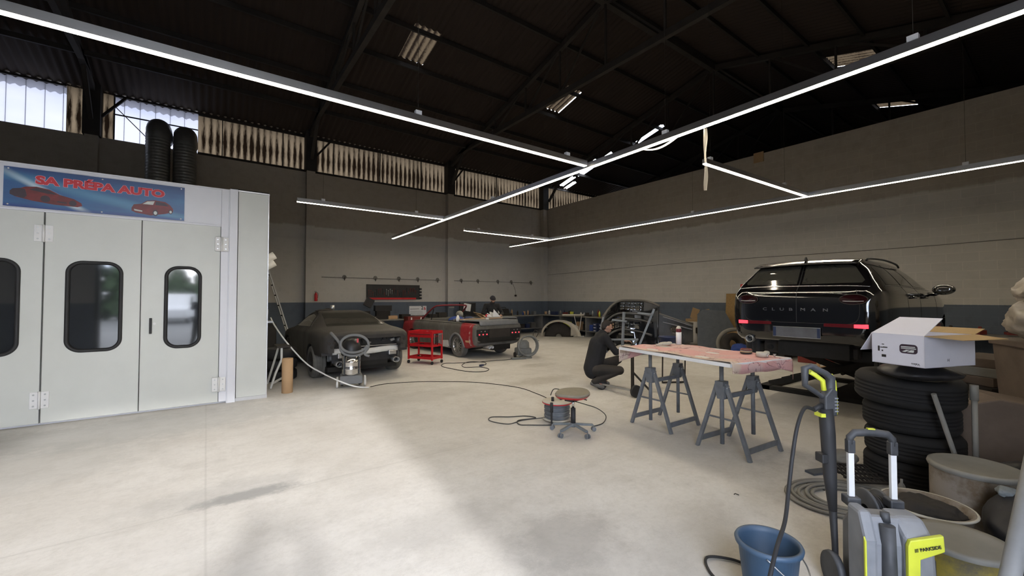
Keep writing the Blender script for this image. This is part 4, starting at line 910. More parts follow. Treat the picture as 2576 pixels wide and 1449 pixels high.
for k in range(14):
    yy = 14.6 - k * .38; carton(12.95, yy, .25, .28, random.uniform(.15, .3), random.uniform(.12, .40), random.choice(cols), 'box on the shelf below the block wall bench', 'boxes under the block wall bench')
for k in range(3):
    for j in range(2): tag(MB().bb(-.09, .09, -.12, .12, 0, .09).bb(-.05, .05, -.13, -.12, .02, .05, 1).build('parts_bin', ['navy', 'white_d'], loc=(12.68, 11.2 + j * .30, .26 + k * .12), rot=(0, 0, -PI / 2)), 'small navy parts bin under the bench behind the crouching man', 'parts bin', 'navy parts bins')
cmp_ = thing('dark_machine', 'low dark machine with a handle on the back bench, right of the man', 'machine', (10.5, 14.95, .84))
MB().bb(-.35, .35, -.2, .2, 0, .10).prism([(-.25, .10), (.25, .10), (.18, .30), (-.18, .30)], -.16, .16, 'y').build('machine_body', 'steel_dark', cmp_, bevel=.015); MB().tube(smooth_pts([(-.16, 0, .30), (-.1, 0, .36), (.1, 0, .36), (.16, 0, .30)], 5), .012, 6).build('carry_handle', 'steel_mid', cmp_)
for k, (xx, m_, h) in enumerate(((4.1, 'navy', .2), (4.5, 'steel_dark', .3), (5.0, 'steel_dark', .12), (5.5, 'cardl', .12), (6.0, 'steel_dark', .16), (6.5, 'bench', .1), (7.1, 'steel_dark', .14), (7.5, 'steel_mid', .2))):
    carton(xx, 14.95, .84, .34, .3, h, m_, 'box on the back bench left of the convertible windscreen', 'boxes at the left end of the back bench')
cr_ = thing('equipment_lid', 'black open equipment lid with white papers, behind the man at the convertible', 'equipment case', (8.75, 14.9, .84)); MB().bb(-.38, .38, .10, .16, .0, .58).bb(-.38, .38, -.2, .16, 0, .06).build('case_shell', 'black', cr_, bevel=.01)
MB().box((-.05, .07, .38), (.34, .01, .30), (0, .15, 0)).build('paper_sheet', 'white', cr_); MB().tube([(-.36, .09, .56), (.36, .09, .56)], .012, 6).build('case_edge', 'galv', cr_)
for (xx, z_) in ((3.9, 1.35), (4.3, 1.28)):
    pass
ct = thing('spray_gun_case', 'black angled tool standing on the bench behind the dusty coupe', 'tool', (4.95, 14.9, .84)); MB().box((-.3, 0, .60), (.26, .16, .30), (0, .5, 0)).bb(-.1, .5, -.1, .1, .30, .50).build('tool_head', 'black', ct); MB().bb(-.05, .45, -.08, .08, 0, .30).build('tool_stand', 'steel_dark', ct)
lt = thing('tool_cabinet', 'dark red cabinet with two bright upright bars, right of the dusty coupe', 'cabinet', (6.0, 14.1, 0)); MB().bb(-.3, .3, -.2, .2, 0, .95).build('cabinet_body', 'tool_red', lt, bevel=.01)
for k in (0, 1): MB().bb(-.2 + .36 * k, -.16 + .36 * k, -.23, -.20, .52, .92).build('bright_bar', 'white', lt)

# ================================================================== by the booth corner
ld = thing('ladder', 'aluminium ladder leaning between the booth and the dusty coupe', 'ladder', (2.12, 13.6, 0)); 
for k, dy in ((0, 0), (1, .42)):
    MB().bar((0, dy, 0), (-.95, dy - 1.1 * 0, 3.25), .07, .03).build('stile', 'white_d', ld)
for k in range(10): MB().bar((-.95 * (k + .7) / 11, 0, 3.25 * (k + .7) / 11), (-.95 * (k + .7) / 11, .42, 3.25 * (k + .7) / 11), .03).build('rung', 'steel_mid', ld)
fl = thing('white_fitting', 'white twin-tube fitting sticking out high beside the booth corner', 'fitting', (.93, 10.4, 2.38)); 
for k in (0, 1): MB().cyl((-.14, 0, -.10 - .16 * k), (.26, -.02, .16 - .16 * k), .08, n=20).build('white_tube', 'white', fl)
tag(MB().bb(.80, 1.02, 8.98, 9.5, 1.14, 1.17).bb(.80, .84, 9.0, 9.4, 1.0, 1.14).cyl((.88, 9.45, 1.17), (.88, 9.45, 1.60), .012, n=8).build('wall_shelf', 'galv'), 'small metal shelf on the booth side, where the white hose starts', 'shelf')
tag(MB().lathe([(.0, -.03), (.10, -.025), (.12, 0), (.10, .025), (0, .03)], (0, 0, 0), (0, PI / 2, 0), 24).build('gauge', 'galv', loc=(.92, 9.1, 1.30)), 'round metal gauge on the shelf at the booth side', 'gauge')
tag(MB().cyl((0, 0, 0), (0, 0, .14), .05, n=16).cyl((0, 0, .14), (0, 0, .2), .03, n=12).build('regulator', 'chrome', loc=(.88, 9.45, 1.60)), 'small chrome air regulator high on the booth side', 'regulator')
tag(MB().tube(smooth_pts([(1.0, 9.19, 1.23), (1.06, 9.1, 1.08), (1.22, 8.78, .78), (1.48, 8.35, .42), (1.68, 7.98, .27), (1.87, 7.62, .17), (2.10, 7.46, .07), (2.35, 7.50, .014)], 8), .013, 8).build('white_hose', 'white'), 'thin white hose drooping from the booth side to the floor', 'hose')
tag(MB().tube(smooth_pts([(2.40, 7.57, .008), (2.66, 7.66, .008), (2.91, 7.62, .008), (3.2, 7.52, .008), (3.58, 7.28, .008), (4.15, 6.77, .008), (4.5, 5.99, .008), (4.47, 5.4, .008), (4.38, 5.0, .01), (4.2, 4.66, .03), (4.02, 4.30, .15), (3.97, 4.12, .34), (3.93, 4.06, .285)], 8), .006, 6).build('floor_cable', 'steel_mid'), 'long dark cable lying across the floor towards the cable reel', 'cable')
tag(MB().lathe([(.058, 0), (.085, 0), (.085, .58), (.058, .58), (.058, 0)], (0, 0, 0), None, 28).build('cardboard_tube', 'cardl', loc=(1.13, 7.98, 0), rot=(0, 0, 0)), 'brown kraft paper roll standing upright beside the booth corner', 'cardboard tube')
st_ = thing('folding_trestle', 'bent grey metal trestle leaning behind the paper roll', 'trestle', (1.02, 8.5, 0))
for pts in ([(-.08, 0, 0), (.0, .05, .25), (.10, .1, .48), (.10, .1, .72)], [(.16, .35, 0), (.14, .3, .35), (.12, .25, .70)], [(-.08, .5, 0), (.02, .45, .4), (.10, .42, .72)]): MB().tube(pts, .02, 6, smooth=False).build('leg', 'white_d' if pts[0][0] < 0 else 'steel_mid', st_)
MB().bb(.02, .24, .05, .5, .70, .735).build('top_bar', 'steel_mid', st_); MB().bar((-.06, .02, .08), (.16, .33, .12), .03).build('stretcher', 'white_d', st_)
for k in range(3):
    prof = [(.17, -.09), (.27, -.10), (.31, -.07), (.315, 0), (.31, .07), (.27, .10), (.17, .09), (.17, -.09)]
    tag(MB().lathe(prof, (0, 0, 0), (0, 0, 0), 28).build('spare_tyre', 'rubber', loc=(1.18, 9.35, .105 + k * .21)), ['bottom dusty tyre of the pile behind the paper roll', 'middle dusty tyre of the pile behind the paper roll', 'top dusty tyre of the pile behind the paper roll'][k], 'tyre')
cab = thing('dark_cabinet', 'tall dark grey cabinet in the gap beside the booth', 'cabinet', (1.02, 10.35, 0)); MB().bb(-.2, .2, -.2, .2, 0, 1.05).build('cabinet_body', 'steel_dark', cab, bevel=.01); MB().bb(-.18, .18, -.215, -.20, .05, 1.0).build('cabinet_door', 'steel_mid', cab)

# industrial vacuum with steel drum
vc = thing('industrial_vacuum', 'steel drum workshop vacuum with looped grey hose, behind the dusty coupe', 'vacuum cleaner', (2.14, 7.84, 0), math.radians(-14))
MB().bb(-.19, .19, -.16, .16, .07, .22).build('cart', 'liner', vc, bevel=.015)
for s in (-1, 1): MB().cyl((s * .215, -.05, .1), (s * .25, -.05, .1), .10, n=24).build('wheel', 'white_d', vc); 
for s in (-1, 1): MB().ell((s * .15, .13, .035), (.03, .03, .035)).build('castor', 'rubber', vc)
MB().lathe([(.0, .22), (.155, .22), (.16, .25), (.16, .32), (.165, .33), (.16, .34), (.16, .44), (.165, .45), (.16, .46), (.16, .58), (.0, .58)], (0, 0, 0), None, 32).build('steel_drum', 'chrome', vc)
for a in (.6, 2.5, 3.9, 5.6): MB().bar((.168 * math.cos(a), .168 * math.sin(a), .24), (.168 * math.cos(a), .168 * math.sin(a), .62), .02).build('drum_clip', 'black', vc)
MB().lathe([(.17, .58), (.175, .62), (.17, .70), (.14, .80), (.08, .86), (0, .87)], (0, 0, 0), None, 28).build('motor_head', 'black', vc)
m = MB(); m.box((.10, -.14, .84), (.03, .05, .07)); m.build('switch', 'red', vc)
MB().box((0, -.17, .46), (.05, .01, .03)).build('white_label', 'white', vc)
pts = []
for k in range(30):
    a = 2 * PI * k / 15; pts.append((.05 + .235 * math.cos(a), -.16 - .0015 * k, .70 + .17 * math.sin(a) + .004 * k))
pts = [(-.35, .05, .98), (-.27, -.08, .90), (-.2, -.14, .8)] + pts[8:30] + [(.22, -.18, .60), (.30, -.2, .56)]
MB().tube(smooth_pts(pts, 4), .024, 8).build('suction_hose', 'liner', vc)

# red tool trolley
tr_ = thing('tool_trolley', 'bright red three-shelf tool trolley between the coupe and the convertible', 'trolley', (4.22, 9.52, 0), math.atan2(-.62, .34))
TW, TD = .70, .40
for sx in (-1, 1):
    for sy in (0, 1): 
        MB().bb(sx * TW / 2 - .018, sx * TW / 2 + .018, sy * TD - .018, sy * TD + .018, .10, .80).build('corner_post', 'red', tr_)
        cs = MB(); cs.cyl((sx * TW / 2 - .015, sy * TD, .04), (sx * TW / 2 + .015, sy * TD, .04), .04, n=14); cs.build('castor', 'rubber', tr_)
for z in (.12, .42, .74):
    m = MB(); m.bb(-TW / 2, TW / 2, 0, TD, z, z + .008); m.bb(-TW / 2, TW / 2, -.004, .004, z, z + .06); m.bb(-TW / 2, TW / 2, TD - .004, TD + .004, z, z + .06); m.bb(-TW / 2 - .004, -TW / 2 + .004, 0, TD, z, z + .06); m.bb(TW / 2 - .004, TW / 2 + .004, 0, TD, z, z + .06); m.build('tray', 'red', tr_)
dr = MB(); dr.bb(-TW / 2 + .02, TW / 2 - .02, -.006, .3, .645, .735); dro = dr.build('drawer', 'red', tr_, bevel=.004); MB().bb(-TW / 2 + .05, TW / 2 - .05, -.016, -.006, .71, .722).build('drawer_pull', 'steel_dark', dro)
def place_on(tr, x, y, z): return tr.matrix_basis @ Vector((x, y, z)) if False else (Matrix.Translation(tr.location) @ tr.rotation_euler.to_matrix().to_4x4()) @ Vector((x, y, z))
random.seed(5)
for k in range(14):
    z = [.75, .43, .13][k % 3]; p = place_on(tr_, random.uniform(-.28, .28), random.uniform(.06, .32), z)
    m_ = random.choice(['cardl', 'steel_dark', 'galv', 'tool_red', 'steel_mid']); L_ = random.uniform(.08, .2)
    tag(MB().bar((-L_ / 2, 0, .012), (L_ / 2, 0, .012), .024).box((L_ / 2, 0, .016), (.04, .05, .03)).build('loose_tool', m_, loc=p, rot=(0, 0, random.uniform(0, 3))), 'loose tool lying on the %s tray of the red trolley' % ['top', 'middle', 'bottom'][k % 3], 'tool', 'tools on the %s trolley tray' % ['top', 'middle', 'bottom'][k % 3])
for k in range(6):
    p = place_on(tr_, TW / 2 + .03, .05 + .06 * k, .72); tag(MB().bar((0, 0, 0), (.0, 0, -.22 - .02 * (k % 3)), .02, .014).box((0, 0, .0), (.03, .035, .03)).build('hanging_tool', random.choice(['galv', 'steel_dark', 'galv', 'black']), loc=p), 'tool hanging on the right end of the red trolley', 'tool', 'tools hanging on the trolley end')
# cables on the floor by the convertible
tag(MB().tube(smooth_pts([(7.1, 9.15, .008), (6.45, 8.80, .008), (5.92, 8.87, .008), (5.45, 8.92, .008), (4.99, 9.07, .008), (4.72, 9.2, .008), (4.47, 8.86, .008), (4.5, 8.35, .008), (4.63, 7.85, .008), (4.9, 7.68, .008), (5.15, 7.9, .008), (5.12, 8.25, .008), (4.83, 8.39, .008), (4.95, 8.75, .008), (5.29, 9.0, .02), (5.54, 8.72, .02), (5.43, 8.45, .016), (5.29, 8.41, .012)], 8), .008, 6).build('extension_lead', 'rubber'), 'dark looped extension lead on the floor behind the convertible', 'cable')
tag(MB().bb(-.06, .06, -.03, .03, 0, .04).bb(.06, .085, -.015, .015, .01, .03).build('lead_socket', 'navy', loc=(5.25, 8.36, 0), rot=(0, 0, .5)), 'small navy socket at the end of the looped lead', 'socket')
# small mobile machine with hose rings, right of the convertible's rear
hv = thing('dust_extractor', 'small dusty extractor under coiled grey hoses, behind the convertible', 'extractor', (6.95, 8.95, 0), -.3)
M['dustgrey'] = mat('dust covered grey plastic', (.16, .165, .16), .85, 0, .2, 6)
MB().bb(-.2, .2, -.15, .18, .06, .26).build('extractor_body', 'dustgrey', hv, bevel=.04); MB().lathe([(.17, .26), (.16, .40), (.10, .46), (0, .47)], (0, 0, 0), None, 22).build('extractor_top', 'dustgrey', hv)
for j in range(3):
    P = [(.06 + (.25 + .015 * j) * math.cos(a), -.19 - .03 * j, .33 + (.25 + .01 * j) * math.sin(a)) for a in [2 * PI * k / 24 for k in range(24)]]; MB().tube(P, .021, 8, closed=True).build('hose_ring', 'dustgrey', hv)
MB().tube(smooth_pts([(.3, -.2, .55), (.36, -.2, .68), (.26, -.15, .72), (.22, -.2, .5), (.38, -.2, .45)], 5), .008, 6).build('power_lead', 'steel_dark', hv)
MB().bb(-.45, -.05, -.38, -.26, .0, .05).bb(-.35, .15, -.28, -.2, 0, .04).build('floor_nozzle', 'dustgrey', hv, bevel=.01)
for s in (-1, 1): MB().cyl((s * .2, .05, .07), (s * .24, .05, .07), .07, n=18).build('wheel', 'steel_dark', hv)

# load in and on the convertible
def cvp(x, y, z): return (Matrix.Translation(cv.location) @ cv.rotation_euler.to_matrix().to_4x4()) @ Vector((x, y, z))
from mathutils import noise as mnoise
def crumple(r, amt=.1, c=(0, 0, 0), nu=56, nv=36, seed=0.):
    b = MB(); vs = []; rm_ = min(r)
    for j in range(nv + 1):
        ph = PI * j / nv
        for i in range(nu):
            t_ = 2 * PI * i / nu; d = Vector((math.sin(ph) * math.cos(t_), math.sin(ph) * math.sin(t_), math.cos(ph)))
            q = Vector((d.x * r[0], d.y * r[1], d.z * r[2])); s_ = q / max(r) * 2.2 + Vector((r[0] * 31 + seed, r[1] * 17, r[2] * 7))
            k = 1 + amt * 1.3 * mnoise.noise(s_ * .8) - amt * .9 * abs(mnoise.noise(s_ * 1.6)) - amt * .45 * abs(mnoise.noise(s_ * 3.4)); vs.append(Vector(c) + q * k)
    b.add(vs, [(j * nu + i, (j + 1) * nu + i, (j + 1) * nu + (i + 1) % nu, j * nu + (i + 1) % nu) for j in range(nv) for i in range(nu)], 0, True); return b
def lump(name, label, cat, p, r, m_, jit=.10, rot=(0, 0, 0), grp=None):
    b = crumple(r, jit); return tag(b.build(name, m_, loc=p), label, cat, grp)
lump('cloth_bundle', 'bright blue cloth bundle lying in the open convertible', 'cloth', cvp(1.9, .12, .93), (.26, .24, .13), 'blue', .08)
lump('cloth_bundle', 'small dark blue cloth beside the bright blue bundle', 'cloth', cvp(1.7, -.18, .98), (.18, .14, .08), 'navy', .1)
lump('dusty_headrest', 'dusty brown rounded cushion above the blue bundle', 'cushion', cvp(2.0, -.05, 1.10), (.09, .17, .12), 'bench', .04)
bx = thing('torn_carton', 'opened brown carton lying on the convertible, beside the white sheets', 'carton', cvp(1.25, -.42, 1.03), heading(4)); MB().box((0, 0, 0), (.32, .40, .012), (.15, -.5, .2)).box((.1, .1, .06), (.3, .3, .01), (.5, -.2, .4)).build('carton_side', 'card', bx); MB().box((-.14, -.2, .07), (.02, .24, .16), (.2, .3, .4)).build('carton_flap', 'white_d', bx)
sh_ = MB(); sh_.add([(0, 0, 0), (.32, 0, 0), (.05, .05, .30), (-.28, .02, .0), (-.14, .04, .19), (-.02, .05, .10)], [(0, 1, 2), (3, 0, 4), (0, 5, 4)]); tag(sh_.build('paper_sheets', 'white', loc=cvp(.95, -.5, .975), rot=(0, 0, -.35), solid=.006), 'folded white paper sheets standing up in front of the man at the convertible', 'paper')
tag(MB().bb(-.45, .45, -.16, .16, 0, .03).build('grey_board', 'liner', loc=cvp(.72, -.62, 1.022), rot=(0, 0, -.2)), 'flat grey panel lying across the boot of the convertible', 'panel')
tag(MB().bar((-.62, 0, .0), (.55, 0, .03), .07, .018).build('wood_strip', 'cardl', loc=cvp(.42, .25, 1.03), rot=(0, 0, -.36)), 'thin tan strip of board lying along the convertible boot', 'wood strip')
tag(MB().cyl((0, 0, 0), (0, 0, .05), .045, n=20).build('tape_roll', 'white_d', loc=cvp(.25, .22, 1.02)), 'white roll of masking tape on the convertible boot lid', 'tape roll')
cl = thing('plastic_jug', 'small white plastic jug at the edge of the convertible', 'jug', cvp(1.02, .66, .95)); MB().lathe([(0, 0), (.05, 0), (.055, .1), (.03, .15), (.02, .18), (0, .18)], (0, 0, 0), None, 14).build('jug_body', 'white', cl)
random.seed(8)
for k in range(9): tag(MB().bar((-.1, 0, 0), (.1, 0, .03), .05, .03).box((.08, 0, .02), (.06, .08, .05)).build('scrap_piece', random.choice(['steel_dark', 'steel_mid', 'galv', 'bench']), loc=cvp(random.uniform(.97, 1.6), random.uniform(-.2, .58), .965), rot=(0, 0, random.uniform(0, 3))), 'dusty scrap piece heaped behind the convertible seats', 'scrap', 'scrap heaped on the convertible')
tag(MB().bar((0, 0, 0), (.03, 0, -.16), .03).bar((0, 0, 0), (.08, 0, .0), .025).build('red_clamp', 'red', loc=cvp(1.0, -.3, 1.12)), 'small red clamp on the convertible', 'clamp')

# ================================================================== parts stored along the block wall
M['cream'] = mat('cream painted car part', (.50, .47, .40), .45, 0, .08, dust=DUST, dustamt=.3); M['bluegrey'] = mat('blue grey painted board', (.075, .085, .10), .6, 0, .15); M['ochre'] = mat('ochre chipboard', (.30, .19, .075), .8, 0, .12, 20); M['mat_grey'] = mat('grey brown ribbed mat', (.085, .075, .062), .85, 0, .15)
# pale front wing standing on the floor
fw = thing('car_wing', 'cream car wing with its round wheel arch standing on the floor before the bench', 'car part', (11.75, 12.75, 0), math.radians(-48))
m = MB()
def wing(u, v):
    a = PI * (1.02 - u * 1.05); r = .62 + .02 * math.sin(u * 3) + v * (.07 + .22 * max(0, u - .55) * 2 + .1 * (1 - u) * 0)
    return (r * math.cos(a) * 1.05, .16 * math.sin(v * 2.4) - .10, max(.0, r * math.sin(a) * .96) + .02)
m.grid(wing, 30, 6); m.build('wing_skin', 'cream', fw, solid=.012)
m = MB(); m.grid(lambda u, v: (.50 + .32 * u, .02 + .1 * u, .05 + .52 * v * (1 - .25 * u)), 6, 6); m.build('wing_end', 'cream', fw, solid=.012)
m = MB(); m.grid(lambda u, v: (.60 * math.cos(PI * u) * (.2 + .8 * v), .10, .60 * math.sin(PI * u) * (.2 + .8 * v)), 20, 5); m.build('arch_liner', 'steel_dark', fw, solid=.01)
sp = thing('parts_stand', 'small white panel laid on a thin stand behind the cream wing', 'stand', (12.35, 12.3, 0), math.radians(-40)); MB().bb(-.6, .3, -.1, .1, .88, .94).build('white_panel', 'cream', sp, bevel=.02)
for x in (-.1, .2): MB().bar((.08, 0, .05), (x, 0, .88), .02).build('leg', 'white_d', sp)
MB().bar((-.25, 0, .03), (.3, 0, .03), .03).build('foot', 'white_d', sp)
# cream bumper, mat leaning on it
bp = thing('car_bumper', 'cream car bumper standing against the block wall behind the trestle table', 'car part', (12.75, 7.35, 0), math.radians(-52))
def bump(u, v):
    x = -.68 + 1.36 * u; return (x, .26 * (2 * abs(u - .5)) ** 3 - .1 * math.sin(v * PI), .10 + .74 * v - .03 * (2 * u - 1) ** 2)
m = MB(); vs = []; 
nu, nv = 28, 12
g = [[bump(i / nu, j / nv) for i in range(nu + 1)] for j in range(nv + 1)]
m.add([p for r in g for p in r], [(j * (nu + 1) + i, j * (nu + 1) + i + 1, (j + 1) * (nu + 1) + i + 1, (j + 1) * (nu + 1) + i) for j in range(nv) for i in range(nu) if not (3 <= j <= 8 and ((abs(i - 20) < 7 - abs(j - 7) * .8) or (2 <= i <= 7)))], 0, True)
m.build('bumper_skin', 'cream', bp, solid=.012)
m = MB(); m.grid(lambda u, v: (-.62 + 1.24 * u, .08 + .22 * (2 * abs(u - .5)) ** 3, .2 + .5 * v), 10, 3); m.build('bumper_inner', 'mat_grey', bp)
MB().bar((.30, -.05, .66), (.58, .0, .65), .02).build('chrome_strip', 'white', bp)
rm_ = thing('floor_mat', 'grey brown ribbed mat leaning on the cream bumper', 'mat', (12.28, 7.55, .02), math.radians(-52))
m = MB(); m.box((0, .1, .42), (.62, .03, .88), (-.22, .18, 0)); m.build('mat_sheet', 'mat_grey', rm_, bevel=.005)
m = MB()
for k in range(12): m.box((0, .1 - .02 + .0, .42), (.60, .012, .012), (-.22, .18, 0)); m.v[-8:] = [tuple(Vector(p) + Vector((math.sin(.18) * (k - 5.5) * .07, .22 * (k - 5.5) * .07 * -(-1) , (k - 5.5) * .07))) for p in m.v[-8:]]
m.build('mat_ribs', 'steel_mid', rm_)
tag(MB().box((0, 0, .35), (.3, .03, .6), (-.1, .5, 0)).box((.2, -.05, .2), (.1, .03, .4), (-.1, .5, 0)).build('cream_offcut', 'cream', loc=(12.55, 8.15, .03), rot=(0, 0, -.9)), 'cream offcut panel leaning left of the grey brown mat', 'car part')
tag(MB().grid(lambda u, v: (.0 + .25 * v, .0, .75) if False else (.28 * math.cos(1.2 + 1.9 * u) * (1 + .0 * v), .12 * v, .15 + .72 * math.sin(.5 + 1.2 * u)), 14, 3).build('curved_trim', 'mat_grey', loc=(12.2, 8.35, 0), rot=(0, 0, -.9), solid=.015), 'curved dark trim piece left of the cream bumper', 'car part')
# flattened box, panels
fb = thing('open_carton', 'brown carton with two raised flaps behind the cream bumper', 'carton', (13.05, 7.45, 0), PI / 2); MB().bb(-.3, .3, -.2, .2, .02, .92).build('carton_body', 'card', fb); MB().box((-.2, -.2, 1.06), (.26, .01, .34), (.0, .2, 0)).build('carton_flap', 'card', fb); MB().box((.2, -.2, 1.08), (.26, .01, .36), (0, -.3, 0)).build('carton_flap', 'card', fb)
tag(MB().prism([(-.55, 0), (.52, 0), (.52, .62), (.22, 1.22), (-.40, 1.25), (-.55, 1.1)], -.012, .012, 'y').build('dark_board', 'bluegrey', loc=(12.70, 6.62, .0), rot=(-.12, 0, math.radians(-60))), 'tall blue grey board with cut corner leaning behind the trestle table', 'board')
tag(MB().bb(-.012, .012, -.35, .35, 0, 1.75).build('chipboard_sheet', 'ochre', loc=(13.1, 6.25, 0), rot=(0, .1, 0)), 'tall ochre chipboard sheet leaning on the block wall left of the black car', 'board')
ft = MB(); ft.tube(smooth_pts([(-.26, 0, .10), (-.30, 0, .36), (-.20, 0, .58), (.0, 0, .70), (.24, 0, .72)], 6), .055, 10); tag(ft.build('foam_roll', 'bench', loc=(11.9, 5.85, 0), rot=(0, 0, -.8)), 'bent dusty foam roll behind the trestle table, next to the black car', 'foam')
tag(MB().box((0, 0, .32), (.5, .02, .62), (.2, .5, 0)).box((-.1, .1, .2), (.4, .02, .4), (-.1, -.6, .2)).build('cardboard_scrap', 'card', loc=(12.0, 5.8, .05), rot=(0, 0, -.8)), 'torn cardboard propped under the bent foam roll', 'cardboard')
lump('blue_bag', 'crumpled blue bag on the floor left of the black car', 'bag', (11.2, 5.25, .22), (.26, .22, .22), 'blue', .1)
tag(MB().lathe([(.15, -.1), (.27, -.11), (.32, -.07), (.32, .07), (.27, .11), (.15, .1), (.15, -.1)], (0, 0, 0), (1.35, 0, -.6), 28).build('old_tyre', 'steel_dark', loc=(11.6, 5.6, .33)), 'old tyre standing upright beside the blue bag', 'tyre')
# long dark bumpers stacked on the wall bench
for k, (p, rz_, L_, lab) in enumerate((((12.5, 9.6, .90), -1.15, 1.9, 'long dark plastic bumper lying on the block wall bench'), ((12.45, 8.6, 1.05), -1.2, 1.1, 'shorter dark bumper lying on top of the long one'))):
    if k: p = (12.5, 9.5, 1.13)
    m = MB(); m.grid(lambda u, v: (-L_ / 2 + L_ * u, .10 * (2 * u - 1) ** 2 - .10 * math.sin(v * PI), .22 * v * (.5 + .5 * u)), 20, 6); tag(m.build('dark_bumper', 'black_d', loc=p, rot=(0, 0, rz_), solid=.012), lab, 'car part')
# things on and by the floor under the raised car, along the wall
for k, (p, s, m_, lab) in enumerate((((12.2, 3.75, 0), (.5, .9, .5), 'red', 'red box standing by the wall beyond the scissor lift'), ((12.25, 4.8, 0), (.5, .6, .45), 'steel_dark', 'dark box by the wall left of the red box'))):
    tag(MB().bb(-s[0] / 2, s[0] / 2, -s[1] / 2, s[1] / 2, 0, s[2]).bb(-s[0] / 2 - .01, s[0] / 2 + .01, -s[1] / 2 - .01, s[1] / 2 + .01, s[2], s[2] + .04).build('storage_box', 'tool_red' if m_ == 'red' else m_, loc=p, bevel=.02), lab, 'box')
for k in range(2): tag(MB().lathe([(.18, -.1), (.29, -.11), (.34, -.07), (.34, .07), (.29, .11), (.18, .1), (.18, -.1)], (0, 0, 0), None, 28).build('stacked_tyre', 'mat_grey', loc=(12.0, 3.1, .115 + .225 * k)), ['lower dusty tyre of the pair beyond the scissor lift', 'upper dusty tyre of the pair beyond the scissor lift'][k], 'tyre')
tag(MB().bar((0, 0, 0.01), (.1, .2, .62), .035).bar((-.3, .1, .02), (.5, -.1, .02), .04).build('timber_prop', 'cardl', loc=(11.2, 3.5, 0)), 'pale timber prop standing on a batten beyond the scissor lift', 'timber')

# ================================================================== bumper on its wheeled stand, with the crouching man
M['trestle0'] = mat('grey stand paint', (.17, .185, .20), .6, .1, .2)
bs = thing('bumper_stand', 'grey wheeled stand holding the black bumper beside the crouching man', 'stand', (5.75, 4.62, 0), 0)
P0 = (-.15, .36, 0); P1 = (-.15, -.37, 0)
for q, nm in ((P0, 0), (P1, 1)):
    w_ = MB(); w_.lathe([(.0, -.02), (.03, -.024), (.085, -.015), (.10, -.02), (.10, .02), (.085, .015), (.03, .024), (0, .02)], (q[0], q[1], .10), (PI / 2, 0, -.25), 24); w_.build('wheel', 'rubber', bs)
MB().bar((-.15, .34, .10), (-.15, -.36, .10), .03).build('axle', 'galv', bs)
MB().bar((-.15, -.30, .1), (.02, -.30, .80), .035).v
MB().bar((-.12, -.28, .10), (-.12, -.28, .85), .038).build('post', 'steel_mid', bs)
MB().bar((-.12, -.28, .40), (.05, -.50, .10), .03).build('brace', 'steel_mid', bs)
MB().bar((.06, .08, .55), (.10, .06, 1.36), .035).build('upright', 'trestle0', bs)
MB().bar((.14, -.22, .80), (.28, -.42, 1.42), .035).build('upright', 'trestle0', bs)
MB().bar((-.05, .34, .87), (.0, -.30, .92), .03).build('crossbar', 'trestle0', bs)
MB().bar((.02, .25, 1.22), (.08, -.02, 1.20), .03).build('crossbar', 'trestle0', bs)
MB().bar((.16, -.18, 1.35), (.22, -.42, 1.33), .03).build('crossbar', 'trestle0', bs)
MB().bar((-.12, -.28, .80), (.1, -.2, .9), .03).build('crossbar', 'trestle0', bs)
bc = thing('car_bumper', 'glossy black bumper cover with mesh grilles, held upright on the wheeled stand', 'car part', (6.15, 4.78, 1.10), math.radians(-36.3))
def bsurf(u, v):
    # u left-right, v bottom-top; rounded outline, bulging away from the viewer
    x = -.50 + 1.0 * u; z = -.46 + .92 * v
    top = .47 - .30 * max(0, (.45 - u) / .45) ** 2 - .10 * max(0, (u - .7) / .3) ** 2; bot = -.42 + .10 * math.sin(u * 4) - .05 * (1 - u)
    z = bot + (top - bot) * v; x = x - .03 * math.sin(v * PI) * (1 - u) * 2 + .05 * (1 - v) * (1 - u)
    return (x, .26 - 1.15 * (u - .5) ** 2 - .2 * (v - .5) ** 2, z)
nu, nv = 44, 40; vs = [bsurf(i / nu, j / nv) for j in range(nv + 1) for i in range(nu + 1)]; fs = []
for j in range(nv):
    for i in range(nu):
        u, v = (i + .5) / nu, (j + .5) / nv
        a = .36 < u < .78 and .80 < v < .94 and i % 4 != 0 and j % 3 != 0
        b = .26 < u < .72 and .40 < v < .56 and i % 4 != 0 and j % 3 != 0
        c_ = .34 < u < .64 and .60 < v < .645
        d_ = .34 < u < .62 and .12 < v < .24
        if a or b or c_ or d_: continue
        fs.append((j * (nu + 1) + i, j * (nu + 1) + i + 1, (j + 1) * (nu + 1) + i + 1, (j + 1) * (nu + 1) + i))
m = MB(); m.add(vs, fs, 0, True); m.build('bumper_cover', 'carblack', bc, solid=.005)
m = MB()
for v in (.33, .58, .70): m.tube([Vector(bsurf(u / 20, v)) + Vector((0, -.03, 0)) for u in range(1, 19)], .022, 6)
m.build('bumper_ribs', 'black_d', bc)
m = MB(); m.tube([Vector(bsurf(.01 + .0 * k, k / 16)) for k in range(17)], .022, 8); m.build('bumper_lip', 'liner', bc)
m = MB(); m.tube([Vector(bsurf(k / 20, .99)) for k in range(21)], .02, 8); m.build('bumper_top_edge', 'mat_grey', bc)

